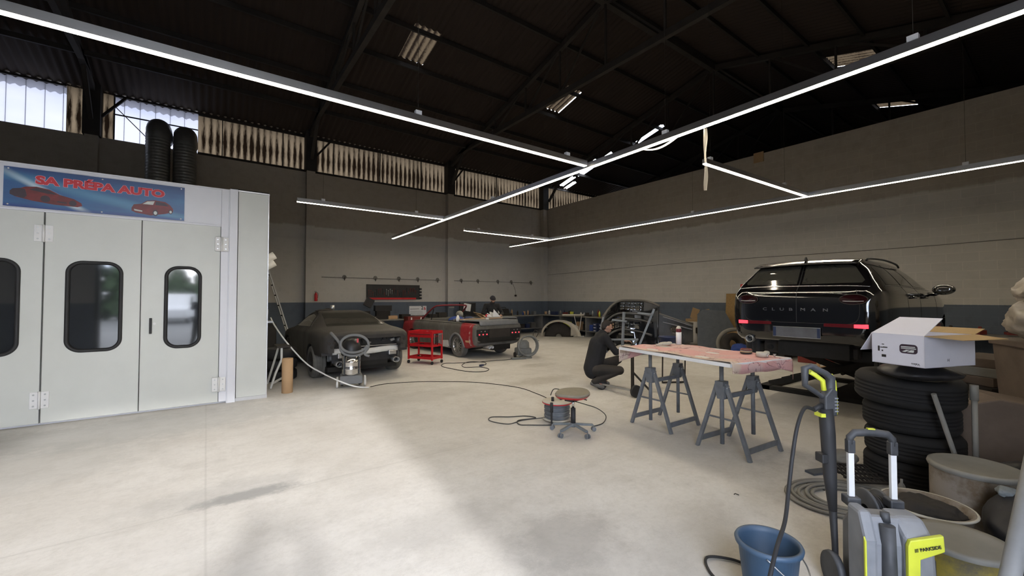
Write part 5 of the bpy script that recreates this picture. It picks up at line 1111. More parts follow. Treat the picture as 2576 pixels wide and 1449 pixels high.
b2 = thing('car_bumper', 'matt black bumper with round lamp opening, right of the mesh bumper', 'car part', (7.05, 4.45, 1.02), math.radians(-38))
b2.scale = (.62, .8, .9)
def b2s(u, v): return (-.55 + 1.15 * u, .25 * (u - .4) ** 2 * 2, -.30 + .02 * u + (.66 - .30 * u) * v)
nu, nv = 26, 14; vs = [b2s(i / nu, j / nv) for j in range(nv + 1) for i in range(nu + 1)]
m = MB(); m.add(vs, [(j * (nu + 1) + i, j * (nu + 1) + i + 1, (j + 1) * (nu + 1) + i + 1, (j + 1) * (nu + 1) + i) for j in range(nv) for i in range(nu) if ((i - 11) ** 2 + (j - 7) ** 2 * 1.6) > 4.2], 0, True); m.build('bumper_cover', 'black_d', b2, solid=.014)
m = MB(); m.tube([Vector(b2s(u / 20, .72)) + Vector((0, -.02, 0)) for u in range(3, 20)], .014, 6); m.tube([Vector(b2s(u / 20, .90)) + Vector((0, -.02, 0)) for u in range(3, 20)], .012, 6); m.build('bumper_ribs', 'liner', b2)
MB().lathe([(.075, 0), (.095, .0), (.10, -.02), (.09, -.03)], (-.07, -.0, .02), (PI / 2, 0, 0), 20).build('lamp_ring', 'steel_mid', b2)
m = MB(); m.bar((-.35, .1, -.30), (-.35, .15, -1.13), .03); m.bar((.35, .15, -.3), (.35, .2, -1.13), .03); m.bar((-.35, .1, -1.11), (.35, .18, -1.11), .03); m.build('support_frame', 'steel_mid', b2)
# ================================================================== trestles and table
M['trestle'] = mat('worn blue grey trestle paint', (.13, .145, .165), .55, .2, .25, 8, dust=DUST, dustamt=.25)
def trestle(label, c, ang):
    """two A frames joined by bars; c = centre on the floor, local x joins the frames"""
    t = thing('trestle', label, 'trestle', (c[0], c[1], 0), ang)
    for sx in (-1, 1):
        x = sx * .29
        m = MB(); m.bb(x - .05, x + .05, -.045, .045, .70, .745); m.add([(x - .045, -.06, .70), (x + .045, -.06, .70), (x + .045, .06, .70), (x - .045, .06, .70), (x - .03, -.035, .56), (x + .03, -.035, .56), (x + .03, .035, .56), (x - .03, .035, .56)], [(0, 1, 2, 3), (7, 6, 5, 4), (0, 4, 5, 1), (1, 5, 6, 2), (2, 6, 7, 3), (3, 7, 4, 0)]); m.build('head_block', 'trestle', t, bevel=.004)
        for s in (-1, 1): MB().bar((x, s * .045, .72), (x, s * .285, .0), .034).build('leg', 'trestle', t)
        MB().cyl((x, 0, .10), (x, 0, .945), .021, n=14).build('height_tube', 'trestle', t)
        MB().bb(x - .05, x + .05, -.06, .06, .945, .957).build('top_plate', 'trestle', t)
        MB().bar((x, -.165, .36), (x, .165, .36), .016).build('rung', 'trestle', t)
        MB().cyl((x, -.06, .68), (x, -.075, .68), .018, n=10).build('locking_pin', 'galv', t)
    MB().bar((-.29, 0, .575), (.29, 0, .575), .03, .045).build('upper_bar', 'trestle', t)
    for s in (-1, 1): MB().bar((-.29, s * .255, .09), (.29, s * .255, .09), .014, .055).build('lower_bar', 'trestle', t)
trestle('left grey steel trestle under the pink covered table, nearer the crouching man', (4.73, 3.15), math.radians(-1))
trestle('right grey steel trestle under the pink covered table, nearer the pressure washer', (4.60, 2.18), math.radians(-5))
tq = [(4.18, 3.40), (3.89, 1.89), (4.72, 1.84), (5.20, 3.28)]
# honest rectangle through those corners
tt = thing('table_board', 'white edged board lying on the two grey trestles', 'table board', (4.53, 2.60, .957), math.radians(80.0))
MB().bb(-.76, .76, -.47, .47, 0, .028).build('board_panel', 'white_d', tt, bevel=.003)
m = MB(); m.bb(-.765, .765, .462, .475, -.004, .030); m.bb(-.765, .765, -.475, -.462, -.004, .030); m.bb(-.765, -.755, -.47, .47, -.004, .03); m.bb(.755, .765, -.47, .47, -.004, .03); m.build('board_edge', 'white', tt)
nb = NB('pink printed blanket'); n1 = nb.noise(2.6, 4); n2 = nb.noise(5.5, 3, .5); n3 = nb.noise(40, 3); X, Y, Z = nb.xyz()
c = nb.mix(nb.mr(n1, .50, .56), (.60, .33, .31), (.56, .38, .36)); c = nb.mix(nb.math('MULTIPLY', nb.mr(nb.math('ADD', Y, nb.math('MULTIPLY', nb.math('SUBTRACT', n1, .5), .5)), .28, .34), .75), c, (.56, .48, .36))
vo = nb.n.new('ShaderNodeTexVoronoi'); vo.inputs['Scale'].default_value = 4.2; vo.feature = 'DISTANCE_TO_EDGE'; nb.L.new(nb.tc, vo.inputs['Vector'])
ln = nb.math('MULTIPLY', nb.mr(nb.math('ABSOLUTE', nb.math('SUBTRACT', n2, .5)), .0, .012, 1, 0), nb.mr(n1, .45, .52)); c = nb.mix(ln, c, (.12, .03, .05))
c = nb.mix(nb.math('MULTIPLY', nb.mr(n2, .66, .70), .85), c, (.10, .03, .05)); c = nb.mix(nb.math('MULTIPLY', n3, .25), c, (.40, .27, .28))
nb.col(c); nb.rough(.95); nb.bump(n3, .4, .004); M['blanket'] = nb.M
bk = MB()
def blanket(u, v):
    x = -.80 + 1.58 * u; y = -.60 + 1.05 * v
    z = .034 + .006 * math.sin(x * 9 + y * 4) + .005 * math.sin(y * 17)
    ov = 0
    if x < -.765: z -= min(.12, (-.765 - x) * 3); x = -.77 - .004 * math.sin(y * 20)
    if x > .765: z -= (x - .765) * 6; x = .775
    if y < -.475: z -= (-.475 - y) * 1.0; y = -.485 - .01 * math.sin(x * 12)
    return (x, y, z)
bk.grid(blanket, 60, 40); tag(bk.build('pink_blanket', 'blanket', loc=(4.53, 2.60, .957), rot=(0, 0, math.radians(80.0)), solid=.006), 'pink printed blanket spread over the trestle table', 'blanket')
# corner drape hanging on the left end
for lab, fn in (('pink blanket corner hanging over the left end of the table', lambda u, v: (.782 + .012 * math.sin(u * 9), .46 - .62 * u, .02 - (.16 * (1 - u) ** .7 + .02) * v)), ('pink blanket corner hanging over the right end of the table', lambda u, v: (-.782 - .01 * math.sin(u * 7), -.46 + .42 * u, .02 - (.12 * (1 - u) ** .7 + .01) * v))):
    tag(MB().grid(fn, 20, 6).build('blanket_overhang', 'blanket', loc=(4.53, 2.60, .957), rot=(0, 0, math.radians(80.0)), solid=.006), lab, 'blanket')
def tbp(u, v, dz=0): return (Matrix.Translation((4.53, 2.60, .99 + dz)) @ Matrix.Rotation(math.radians(80), 4, 'Z')) @ Vector((u, v, 0))
sb = thing('spray_bottle', 'white bottle with dark red collar and pale domed top on the pink table', 'bottle', tuple(tbp(.55, -.33, .01)))
MB().cyl((0, 0, 0), (0, 0, .16), .034, n=24).build('bottle_body', 'white', sb); M['darkred'] = mat('dark red collar', (.12, .01, .02), .3); MB().cyl((0, 0, .16), (0, 0, .205), .034, n=24).build('bottle_collar', 'darkred', sb); MB().ell((0, 0, .205), (.031, .031, .034)).build('bottle_cap', 'cream', sb)
gv = MB(); gv.ell((0, 0, .02), (.09, .035, .022), jit=.06); gv.ell((.07, .03, .022), (.06, .03, .02), (0, 0, .6), jit=.05); gv.tube(smooth_pts([(-.05, -.02, .02), (-.1, -.05, .015), (-.15, -.05, .012)], 4), .013, 8)
tag(gv.build('work_glove', 'cream', loc=tuple(tbp(.58, -.12, .008)), rot=(0, 0, -.5)), 'pale work glove lying on the pink table beside the bottle', 'glove')
cb_ = thing('cable_bundle', 'small brown and grey cable bundle at the right end of the pink table', 'cable', tuple(tbp(-.42, -.26, .012)), .4)
for k in range(4): MB().tube([(.085 * math.cos(a) + .012 * k, .05 * math.sin(a), .012 + .009 * k) for a in [2 * PI * j / 16 for j in range(16)]], .009, 6, closed=True).build('cable_loop', ['steel_mid', 'cardl', 'liner', 'tool_red'][k], cb_)
MB().tube(smooth_pts([(.06, 0, .02), (.14, -.03, .02), (.2, .0, .02)], 5), .012, 6).build('cable_end', 'cardl', cb_)
tag(MB().lathe([(.028, 0), (.05, 0), (.05, .045), (.028, .045), (.028, 0)], (0, 0, 0), None, 26).build('tape_roll', 'cream', loc=tuple(tbp(-.63, -.20, .01))), 'cream roll of masking tape at the right end of the pink table', 'tape roll')
lump('paper_wad', 'crumpled pale paper wad behind the tape roll on the pink table', 'paper', tuple(tbp(-.60, -.33, .035)), (.04, .03, .024), 'cream', .15)
for (a, b) in ((-.68, -.22), (-.70, -.30)): tag(MB().cyl((0, 0, 0), (0, 0, .02), .01, n=8).cyl((0, 0, .02), (0, 0, .03), .016, n=8).build('steel_bolt', 'chrome', loc=tuple(tbp(a, b, .01))), ['small steel bolt nearest the tape roll', 'small steel bolt further from the tape roll'][b < -.25], 'bolt')
bt_ = thing('blue_tub', 'dark blue plastic tub with a hook, behind the left end of the pink table', 'tub', (6.35, 4.15, 0)); MB().bb(-.16, .16, -.12, .12, .67, .70).bar((0, 0, .68), (-.70, .20, .68), .03).build('carrier_tray', 'trestle0', bt_); MB().lathe([(.12, .70), (.15, .95), (.158, .95), (.158, .93), (.15, .93)], (0, 0, 0), None, 24).build('tub_body', 'navy', bt_)
MB().tube(smooth_pts([(.1, -.1, .95), (.12, -.16, 1.02), (.14, -.2, .96), (.1, -.22, .9), (.12, -.2, .80)], 5), .014, 8).build('hook', 'rubber', bt_)

# ================================================================== wheeled stool and cable reel
M['boothgrey'] = mat('dust covered blue grey metal', (.16, .18, .19), .8, 0, .2, 9)
st = thing('wheeled_stool', 'wheeled workshop stool with dusty torn seat over red trim, beside the cable reel', 'stool', (3.55, 3.60, 0), .2)
nb = NB('dusty seat foam'); n1 = nb.noise(9, 5); n3 = nb.noise(70, 3); nb.col(nb.mix(n1, (.17, .15, .11), (.26, .235, .18))); nb.rough(1.); nb.bump(n3, .5, .004); M['foam'] = nb.M
prof = []; s_ = MB(); n_ = 36; vs = []; 
out = [(math.cos(2 * PI * k / n_) * (.245 + .020 * math.sin(3 * 2 * PI * k / n_ + .6) + random.uniform(-.006, .006)), math.sin(2 * PI * k / n_) * (.205 + .018 * math.sin(2 * 2 * PI * k / n_))) for k in range(n_)]
s_.add([(x * .95, y * .95, .485) for x, y in out] + [(x, y, .47) for x, y in out] + [(x * .97, y * .97, .448) for x, y in out], [tuple(range(n_))] + [(i, (i + 1) % n_, n_ + (i + 1) % n_, n_ + i) for i in range(n_)] + [(n_ + i, n_ + (i + 1) % n_, 2 * n_ + (i + 1) % n_, 2 * n_ + i) for i in range(n_)], 0, False); s_.build('seat', 'foam', st)
r_ = MB(); r_.add([(x * 1.0, y * 1.0, .455) for x, y in out] + [(x * .86, y * .86, .425) for x, y in out], [(i, (i + 1) % n_, n_ + (i + 1) % n_, n_ + i) for i in range(n_)] + [tuple(range(2 * n_ - 1, n_ - 1, -1))], 0, True); r_.build('seat_trim', 'red', st)
MB().bb(-.09, .06, -.06, .06, .38, .43).build('seat_mechanism', 'rubber', st); MB().tube([(.06, 0, .40), (.15, -.05, .375), (.19, -.07, .36)], .007, 6).build('height_lever', 'rubber', st)
MB().cyl((0, 0, .28), (0, 0, .40), .014, n=14).build('gas_piston', 'chrome', st); MB().cyl((0, 0, .08), (0, 0, .29), .029, n=18).build('gas_sleeve', 'rubber', st)
for k in range(5):
    a = 2 * PI * k / 5 - .62; ca, sa = math.cos(a), math.sin(a); L_ = MB(); L_.bar((ca * .02, sa * .02, .10), (ca * .25, sa * .25, .075), .036, .026); lo = L_.build('base_arm', 'boothgrey', st, bevel=.006)
    cs = MB()
    for s in (-1, 1): cs.cyl((ca * .26 - sa * s * .008, sa * .26 + ca * s * .008, .026), (ca * .26 - sa * s * .024, sa * .26 + ca * s * .024, .026), .026, n=16)
    cs.cyl((ca * .26, sa * .26, .03), (ca * .26, sa * .26, .07), .008, n=8); cs.build('castor', 'trestle', lo)
MB().cyl((0, 0, .07), (0, 0, .115), .035, n=18).build('base_hub', 'boothgrey', st)
rl_ = thing('cable_reel', 'cable reel with pale top disc and plugged leads, left of the stool', 'cable reel', (3.73, 4.08, 0), .3)
MB().lathe([(0, .245), (.19, .245), (.195, .25), (.19, .258), (0, .258)], (0, 0, 0), None, 36).build('top_disc', 'cream', rl_); MB().lathe([(.19, .232), (.196, .236), (.196, .246), (.19, .246)], (0, 0, 0), None, 36).build('disc_rim', 'red', rl_)
m = MB()
for k in range(10): m.tube([((.155 + .006 * math.sin(k * 2.2)) * math.cos(a), (.155 + .006 * math.sin(k * 2.2)) * math.sin(a), .055 + .019 * k) for a in [2 * PI * j / 28 for j in range(28)]], .0115, 6, closed=True)
m.cyl((0, 0, .03), (0, 0, .24), .145, n=24); m.build('wound_cable', 'trestle', rl_); MB().lathe([(0, .025), (.185, .025), (.19, .03), (.185, .038), (0, .038)], (0, 0, 0), None, 32).build('bottom_disc', 'cream', rl_)
for (x, y, m_) in ((-.06, .03, 'rubber'), (.07, -.02, 'navy')): MB().cyl((x, y, .258), (x, y, .31), .019, n=14).build('plug', m_, rl_)
m = MB(); m.tube([(-.22, -.05, .28), (-.22, -.05, .02), (-.05, -.12, .015), (.2, -.05, .015), (.22, .08, .02), (.22, .08, .30)], .013, 8, smooth=False); m.build('reel_frame', 'rubber', rl_)
MB().cyl((-.22, -.05, .16), (-.22, -.05, .28), .019, n=12).build('frame_grip', 'rubber', rl_)
tag(MB().tube(smooth_pts([(3.60, 4.0, .02), (3.52, 3.95, .01), (3.3, 4.1, .01), (3.2, 4.2, .01), (3.3, 4.35, .01), (3.55, 4.3, .01), (3.5, 4.45, .01), (3.3, 4.55, .01), (3.1, 4.68, .01), (2.99, 4.55, .01), (3.1, 4.3, .01), (3.35, 4.32, .01), (3.62, 4.15, .04)], 8), .006, 6).build('reel_lead', 'rubber'), 'black lead looping on the floor left of the cable reel', 'cable')
tag(MB().tube(smooth_pts([(3.80, 4.06, .30), (3.83, 4.08, .37), (3.75, 4.16, .39), (3.68, 4.15, .32)], 6), .006, 6).build('short_lead', 'rubber'), 'short black lead arching between two plugs on the cable reel', 'cable')
tag(MB().tube(smooth_pts([(3.87, 4.02, .26), (4.05, 3.9, .20), (4.25, 3.85, .12), (4.30, 3.75, .04), (4.1, 3.62, .01), (3.9, 3.6, .01)], 8), .006, 6).build('reel_lead', 'rubber'), 'thin lead curving right from the reel around the stool', 'cable')

# ================================================================== right foreground
RZ = math.radians(-40)
# tyre pile
M['tyreM'] = mat('dusty tyre rubber', (.008, .0075, .0075), .85, 0, .3, 6)
def ty(R, w_, p, rot, label):
    h = w_ / 2; prof = [(R * .60, -h * .85), (R * .78, -h), (R * .92, -h * .95), (R * .985, -h * .72), (R, -h * .55)]
    for k in range(4): z0 = -h * .5 + k * h * .27; prof += [(R, z0), (R - .012, z0 + .004), (R - .012, z0 + .014), (R, z0 + .018)]
    prof += [(R, h * .55), (R * .985, h * .72), (R * .92, h * .95), (R * .78, h), (R * .60, h * .85), (R * .58, 0), (R * .60, -h * .85)]
    return tag(MB().lathe(prof, (0, 0, 0), None, 44).build('stacked_tyre', 'tyreM', loc=p, rot=rot), label, 'tyre')
ty(.32, .225, (5.00, .90, .115), (0, 0, 0), 'bottom tyre of the tall dark pile on the right')
ty(.325, .225, (4.98, .88, .345), (0, 0, .2), 'second tyre from the floor in the tall dark pile')
ty(.32, .225, (5.0, .90, .575), (0, 0, .4), 'third tyre from the floor in the tall dark pile')
ty(.36, .235, (4.95, .90, .82), (.05, -.03, 0), 'widest tyre on top of the tall dark pile')
lump('black_bag', 'crumpled black bag lying on the tall tyre pile, below the white box', 'bag', (4.74, .80, .995), (.32, .26, .06), 'black', .1)
# bundle under the car box
bx = thing('cardboard_box', 'open white cardboard box with a printed lamp, lying on the tyre pile', 'box', (4.31, .84, 1.085), math.atan2(-.32, -.12) + 0)
# local x along the printed face (towards the right in the photo), local y away
bw, bd, bh = .35, .56, .235; T_ = .004
m = MB(); m.bb(0 - bw / 2, bw / 2, 0, T_, 0, bh); m.bb(-bw / 2, bw / 2, bd - T_, bd, 0, bh); m.bb(-bw / 2, -bw / 2 + T_, 0, bd, 0, bh); m.bb(bw / 2 - T_, bw / 2, 0, bd, 0, bh); m.bb(-bw / 2, bw / 2, 0, bd, 0, T_)
M['boxwhite'] = mat('white box card', (.62, .61, .66), .6, 0, .03); M['boxin'] = mat('brown box inside', (.36, .25, .12), .8, 0, .06)
nb = NB('printed box card'); g = nb.n.new('ShaderNodeNewGeometry')
m.build('box_body', 'boxwhite', bx)
fp = MB(); fp.add([(-bw / 2, 0, bh), (bw / 2, 0, bh), (bw / 2 + .04, .13, bh + .13), (-bw / 2 + .12, .13, bh + .13)], [(0, 1, 2, 3)]); fp.build('box_flap', 'boxwhite', bx, solid=.004)
fp = MB(); fp.add([(-bw / 2, 0, bh), (-bw / 2, bd, bh), (-bw / 2 - .10, bd - .02, bh - .15), (-bw / 2 - .10, .02, bh - .15)], [(0, 1, 2, 3)]); fp.build('box_flap', 'boxwhite', bx, solid=.004)
fp = MB(); fp.add([(bw / 2, 0, bh), (bw / 2, bd, bh), (bw / 2 + .17, bd + .03, bh - .02), (bw / 2 + .16, .12, bh - .02)], [(0, 1, 2, 3)]); fp.build('box_flap', 'boxin', bx, solid=.004)
fp = MB(); fp.add([(-bw / 2, bd, bh), (bw / 2, bd, bh), (bw / 2, bd + .12, bh + .04), (-bw / 2, bd + .12, bh + .04)], [(0, 1, 2, 3)]); fp.build('box_flap', 'boxin', bx, solid=.004)
prn = MB().prism(rrect(.115, .07, .022, 5, .075, .13), -.0015, 0, 'y').build('printed_lamp', 'print_dark', bx)
P = MB(); P.prism([(.028, .148), (.118, .150), (.118, .143), (.028, .141)], -.0025, -.0015, 'y'); P.prism([(.028, .136), (.124, .138), (.124, .131), (.028, .130)], -.0025, -.0015, 'y'); P.prism([(.035, .108), (.062, .124), (.085, .124), (.055, .106)], -.0025, -.0015, 'y'); P.prism([(.066, .106), (.092, .124), (.112, .124), (.108, .106)], -.0025, -.0015, 'y'); P.build('lamp_stripes', 'print_grey', prn)
text('Valeo', .024, (.118, -.002, .022), (PI / 2, PI, 0), 'steel_dark', bx, 'lettering', .0004)
m = MB()
for (x, z, w_, h_) in ((-.125, .115, .012, .04), (-.105, .125, .02, .006), (-.08, .127, .03, .008), (-.095, .15, .015, .006), (-.09, .06, .03, .02), (-.1, .10, .01, .01)): m.bb(x - w_ / 2, x + w_ / 2, -.0015, 0, z - h_ / 2, z + h_ / 2)
m.build('printed_marks', 'print_grey2' if 'print_grey2' in M else 'steel_mid', bx)
text('H', .03, (bw / 2 + .002, .25, .05), (PI / 2, 0, PI / 2), 'steel_mid', bx, 'lettering', .0004)
# lidded drum
nb = NB('rusty painted drum'); n1 = nb.noise(4, 6, .7); n2 = nb.noise(2, 4); c = nb.mix(nb.mr(n1, .42, .6), (.22, .19, .16), (.12, .085, .05)); c = nb.mix(nb.math('MULTIPLY', nb.mr(n2, .55, .65), .5), c, (.30, .28, .26)); nb.col(c); nb.rough(.75); M['drum'] = nb.M
dm = thing('metal_drum', 'pale rusty drum with round lid, in front of the tall tyre pile', 'drum', (4.32, .45, 0)); MB().lathe([(0, 0), (.225, 0), (.228, .15), (.234, .155), (.228, .16), (.228, .40), (.225, .42)], (0, 0, 0), None, 36).build('drum_body', 'drum', dm); MB().lathe([(.236, .405), (.242, .42), (.236, .438), (.22, .44), (.2, .432), (0, .432)], (0, 0, 0), None, 36).build('drum_lid', 'bench', dm)
# open bucket of dark stuff
bk_ = thing('rubbish_bucket', 'pale rimmed bucket filled with dark rubbish, in front of the drum', 'bucket', (3.72, .60, 0)); MB().lathe([(0, .01), (.16, .01), (.21, .27), (.225, .28), (.222, .292), (.20, .285), (.16, .03), (0, .03)], (0, 0, 0), None, 34).build('bucket_body', 'drum', bk_); MB().tube([(.222 * math.cos(a), .222 * math.sin(a), .285) for a in [2 * PI * k / 34 for k in range(34)]], .008, 6, closed=True).build('bucket_rim', 'cream', bk_)
lump('dark_rubbish', 'dark crumpled rubbish inside the pale rimmed bucket', 'rubbish', (3.72, .60, .25), (.185, .185, .07), 'steel_dark', .18)
# shallow basin lying on the yellow drum
nb = NB('yellow stained drum'); n1 = nb.noise(5, 6, .7); n2 = nb.noise(2.2, 5); c = nb.mix(nb.mr(n1, .40, .62), (.26, .20, .03), (.10, .085, .05)); c = nb.mix(nb.mr(n2, .60, .64), c, (.33, .31, .30)); nb.col(c); nb.rough(.7); M['yellowdrum'] = nb.M
yd = thing('yellow_drum', 'dirty yellow drum with a round lid at the lower right', 'drum', (3.30, .40, 0)); MB().lathe([(0, 0), (.185, 0), (.19, .12), (.195, .125), (.19, .13), (.19, .27), (.20, .28)], (0, 0, 0), None, 34).build('drum_body', 'yellowdrum', yd); MB().lathe([(.205, .275), (.21, .29), (.205, .302), (.17, .298), (0, .296)], (0, 0, 0), None, 34).build('drum_lid', 'bench', yd)
m = MB(); m.prism([( .05 * math.cos(a), .022 * math.sin(a)) for a in [k * PI / 8 for k in range(16)]], -.001, .001, 'y')
for dz in (.0, .05): 
    m = MB(); m.grid(lambda u, v: (.1925 * math.sin(-.45 + .5 * (u - .5)), -.1925 * math.cos(-.45 + .5 * (u - .5)), .15 + dz + .03 * (v - .5) + .0 * u), 8, 2); m.build('white_mark', 'white_d', yd, solid=.002)
# rubbish bags and brown boards at the right edge
for (p, r, lab) in (((3.95, .12, .22), (.34, .26, .24), 'large black rubbish bag beside the yellow drum'), ((4.75, .20, .20), (.36, .3, .22), 'black rubbish bag right of the pale drum'), ((3.25, -.12, .18), (.26, .24, .2), 'black rubbish bag at the lower right corner')): lump('rubbish_bag', lab, 'bag', p, r, 'black', .07)
lump('green_rag', 'pale green crumpled rag on the black bag beside the drum', 'rag', (3.95, .28, .42), (.06, .05, .03), 'boothgrey', .2)
M['brownbin'] = mat('brown dusty bin plastic', (.115, .085, .065), .8, 0, .2, 4)
bb_ = thing('brown_bin', 'large brown angular bin at the right edge behind the pole', 'bin', (5.40, .30, 0), math.radians(-62)); MB().prism([(-.42, 0), (.42, 0), (.46, .60), (.30, .68), (-.12, .76), (-.44, .66)], -.02, .6, 'y').build('bin_body', 'brownbin', bb_, bevel=.012)
ub = thing('brown_crate', 'tall brown crate standing at the right edge, under the plastic bag', 'crate', (6.15, -.06, 0), math.radians(-62)); MB().prism([(-.30, 0), (.34, 0), (.38, 1.16), (-.38, 1.16)], 0, .55, 'y').build('crate_body', 'brownbin', ub, bevel=.01); MB().bb(-.40, .40, -.02, .57, 1.14, 1.20).build('crate_rim', 'brownbin', ub, bevel=.01); MB().bb(-.06, .3, -.012, 0, .8, 1.05).build('crate_label', 'bench', ub)
M['bagclear'] = mat('cloudy plastic bag', (.34, .30, .25), .38, 0, .25, 7)
pb = crumple((.37, .31, .21), .22, (0, 0, .18)); q_ = crumple((.31, .27, .18), .24, (-.06, -.02, .42), seed=3.); pb.add(q_.v, q_.f, 0, True); tag(pb.build('plastic_bag', 'bagclear', loc=(6.05, .12, 1.21)), 'big cloudy plastic bag on top of the brown crate', 'bag')
# stack of dusty sheets behind the box
for k in range(3): tag(MB().bb(-.35, .35, -.3, .3, 0, .10).build('flat_carton', ['brownbin', 'bench', 'brownbin'][k], loc=(7.4, .62, .62 + .10 * k), rot=(0, 0, .1 * k - .6), bevel=.008), ['lowest flat carton stacked behind the white box', 'middle flat carton stacked behind the white box', 'top flat carton stacked behind the white box'][k], 'carton')
tag(MB().bb(-.4, .4, -.32, .32, 0, .60).bb(-.43, .43, -.35, .35, .60, .62).build('side_cabinet', 'steel_dark', loc=(7.4, .62, 0), rot=(0, 0, -.6)), 'dark cabinet below the flat cartons behind the tyre pile', 'cabinet')
for k in range(10): tag(MB().box((0, 0, .06), (random.uniform(.1, .3), random.uniform(.1, .25), random.uniform(.04, .12)), (0, 0, random.uniform(0, 3))).cyl((0, 0, .1), (.05, 0, .16), .03, n=8).build('wall_clutter', random.choice(['steel_dark', 'tool_red', 'steel_mid', 'black', 'galv']), loc=(12.85, .8 + k * .42, .84)), 'small dark part on the wall shelf right of the black car', 'part', 'parts on the wall shelf right of the car')
bench('wall_shelf', 'dark shelf along the block wall right of the black car', 12.6, 13.32, .5, 5.0, .84, 'y')
# poles
tag(MB().cyl((2.22, .25, .0), (3.22, .10, 1.12), .031, n=18).build('metal_pole', 'pole'), 'thick grey metal pole leaning diagonally at the right edge', 'pole')
tag(MB().cyl((4.80, .52, .0), (4.55, .68, .86), .016, n=10).build('thin_pole', 'bench'), 'thin pale stick leaning on the tyre pile, slanting left', 'stick')
tag(MB().cyl((4.86, .50, .0), (4.86, .50, .80), .018, n=10).cyl((4.86, .50, .80), (4.86, .50, .92), .026, n=10).build('thin_pole', 'bench'), 'thin upright stick with a dark top beside the tyre pile', 'stick')
# hose coil, grate, bottle, twigs
m = MB(); P = []
for k in range(150):
    a = 2 * PI * k / 30; r = .20 + .045 * k / 30 + .004 * math.sin(k * .7); P.append((r * math.cos(a) * 1.1, r * math.sin(a) * .85, .014 + .012 * (k % 60) / 60))
m.tube(P, .013, 8); tag(m.build('coiled_hose', 'bench', loc=(4.12, 1.12, .0), rot=(0, 0, -.6)), 'grey green hose coiled flat on the floor behind the pressure washer', 'hose')
m = MB()
for i in range(9): m.bar((-.17 + .042 * i, -.13, 0), (-.17 + .042 * i, .13, 0), .012)
for j in range(5): m.bar((-.19, -.12 + .06 * j, 0), (.19, -.12 + .06 * j, 0), .016)
tag(m.build('metal_grate', 'steel_dark', loc=(4.55, 1.16, .09), rot=(.25, .1, -.5)), 'dark metal grate leaning at the foot of the tyre pile', 'grate')
bottle(4.36, .84, .0, .20, .024, 'bench', 'pale bottle standing in front of the tyre pile', None)
lump('brown_cushion', 'dusty brown lump of foam on the floor left of the tyre pile', 'foam', (4.95, 1.38, .07), (.16, .13, .07), 'bench', .1)
tag(MB().bb(-.14, .14, -.045, .045, 0, .02).build('wood_piece', 'bluegrey', loc=(4.58, 1.43, .0), rot=(0, 0, -.4)), 'small blue grey offcut on the floor left of the grate', 'offcut')
for k, (a, b) in enumerate((((4.19, 1.47), (4.16, 1.28)), ((4.16, 1.30), (4.30, 1.26)), ((3.48, 1.69), (3.50, 1.66)))): tag(MB().tube([(a[0], a[1], .006), ((a[0] + b[0]) / 2, (a[1] + b[1]) / 2 + .01, .012), (b[0], b[1], .006)], .004, 5).build('twig', 'steel_dark'), ['thin dark wire offcut on the floor left of the coiled hose', 'short bent wire offcut beside the longer one', 'tiny dark chip lying on the open floor'][k], 'offcut')

# blue bucket
M['bucket'] = mat('dusty blue plastic', (.025, .065, .125), .45, 0, .15, 5, dust=(.2, .23, .27), dustamt=.25)
bu = thing('blue_bucket', 'blue plastic bucket standing at the bottom beside the pressure washer', 'bucket', (2.42, 1.0, 0), 0)
bu.scale = (.93, .93, 1.0)
MB().lathe([(0, .008), (.112, .008), (.118, 0), (.122, .01), (.153, .285), (.168, .292), (.172, .308), (.166, .318), (.150, .316), (.147, .29), (.112, .02), (0, .02)], (0, 0, 0), None, 48).build('bucket_body', 'bucket', bu)
m = MB(); m.tube(smooth_pts([(.165, .02, .30), (.19, -.06, .24), (.15, -.14, .19), (.04, -.185, .17), (-.09, -.17, .20), (-.165, -.06, .30)], 6), .004, 6); m.build('bucket_handle', 'galv', bu); MB().cyl((.165, -.03, .275), (.185, -.09, .235), .012, n=10).build('handle_grip', 'tool_red', bu)

# ---- pressure washer
M['washgrey'] = mat('scuffed grey blue plastic', (.16, .17, .19), .5, 0, .15, 5, dust=(.36, .36, .37), dustamt=.6, dsc=7); M['washdark'] = mat('dark charcoal plastic', (.022, .024, .028), .5, 0, .2, dust=(.2, .2, .21), dustamt=.35, dsc=8)
pw = thing('pressure_washer', 'grey and lime yellow pressure washer with pull-out handle, bottom right', 'pressure washer', (2.873, .644, -.012), math.radians(-46))
pw.scale = (.88, .9, .955)
# local x = right in the photo, -y = towards the camera
m = MB(); m.prism([(-.13, .0), (.16, .0), (.15, .40), (.06, .505), (-.10, .53), (-.14, .40)], -.125, .125, 'x'); body = m.build('main_body', 'washgrey', pw, bevel=.025)
m = MB(); m.prism([(-.15, .04), (.02, .04), (.02, .55), (-.10, .55), (-.15, .42)], -.165, -.10, 'x'); m.build('side_cheek', 'washgrey', pw, bevel=.018)
m = MB(); m.prism([(-.20, .04), (.02, .04), (.03, .53), (-.09, .53), (-.17, .46)], .02, .165, 'x'); m.build('front_cowl', 'washgrey', pw, bevel=.022)
m = MB(); m.prism([(-.160, .42), (-.160, .04), (-.145, .04), (-.145, .44)], -.174, -.165, 'x'); m.build('yellow_side_strip', 'yellow', pw, bevel=.003)
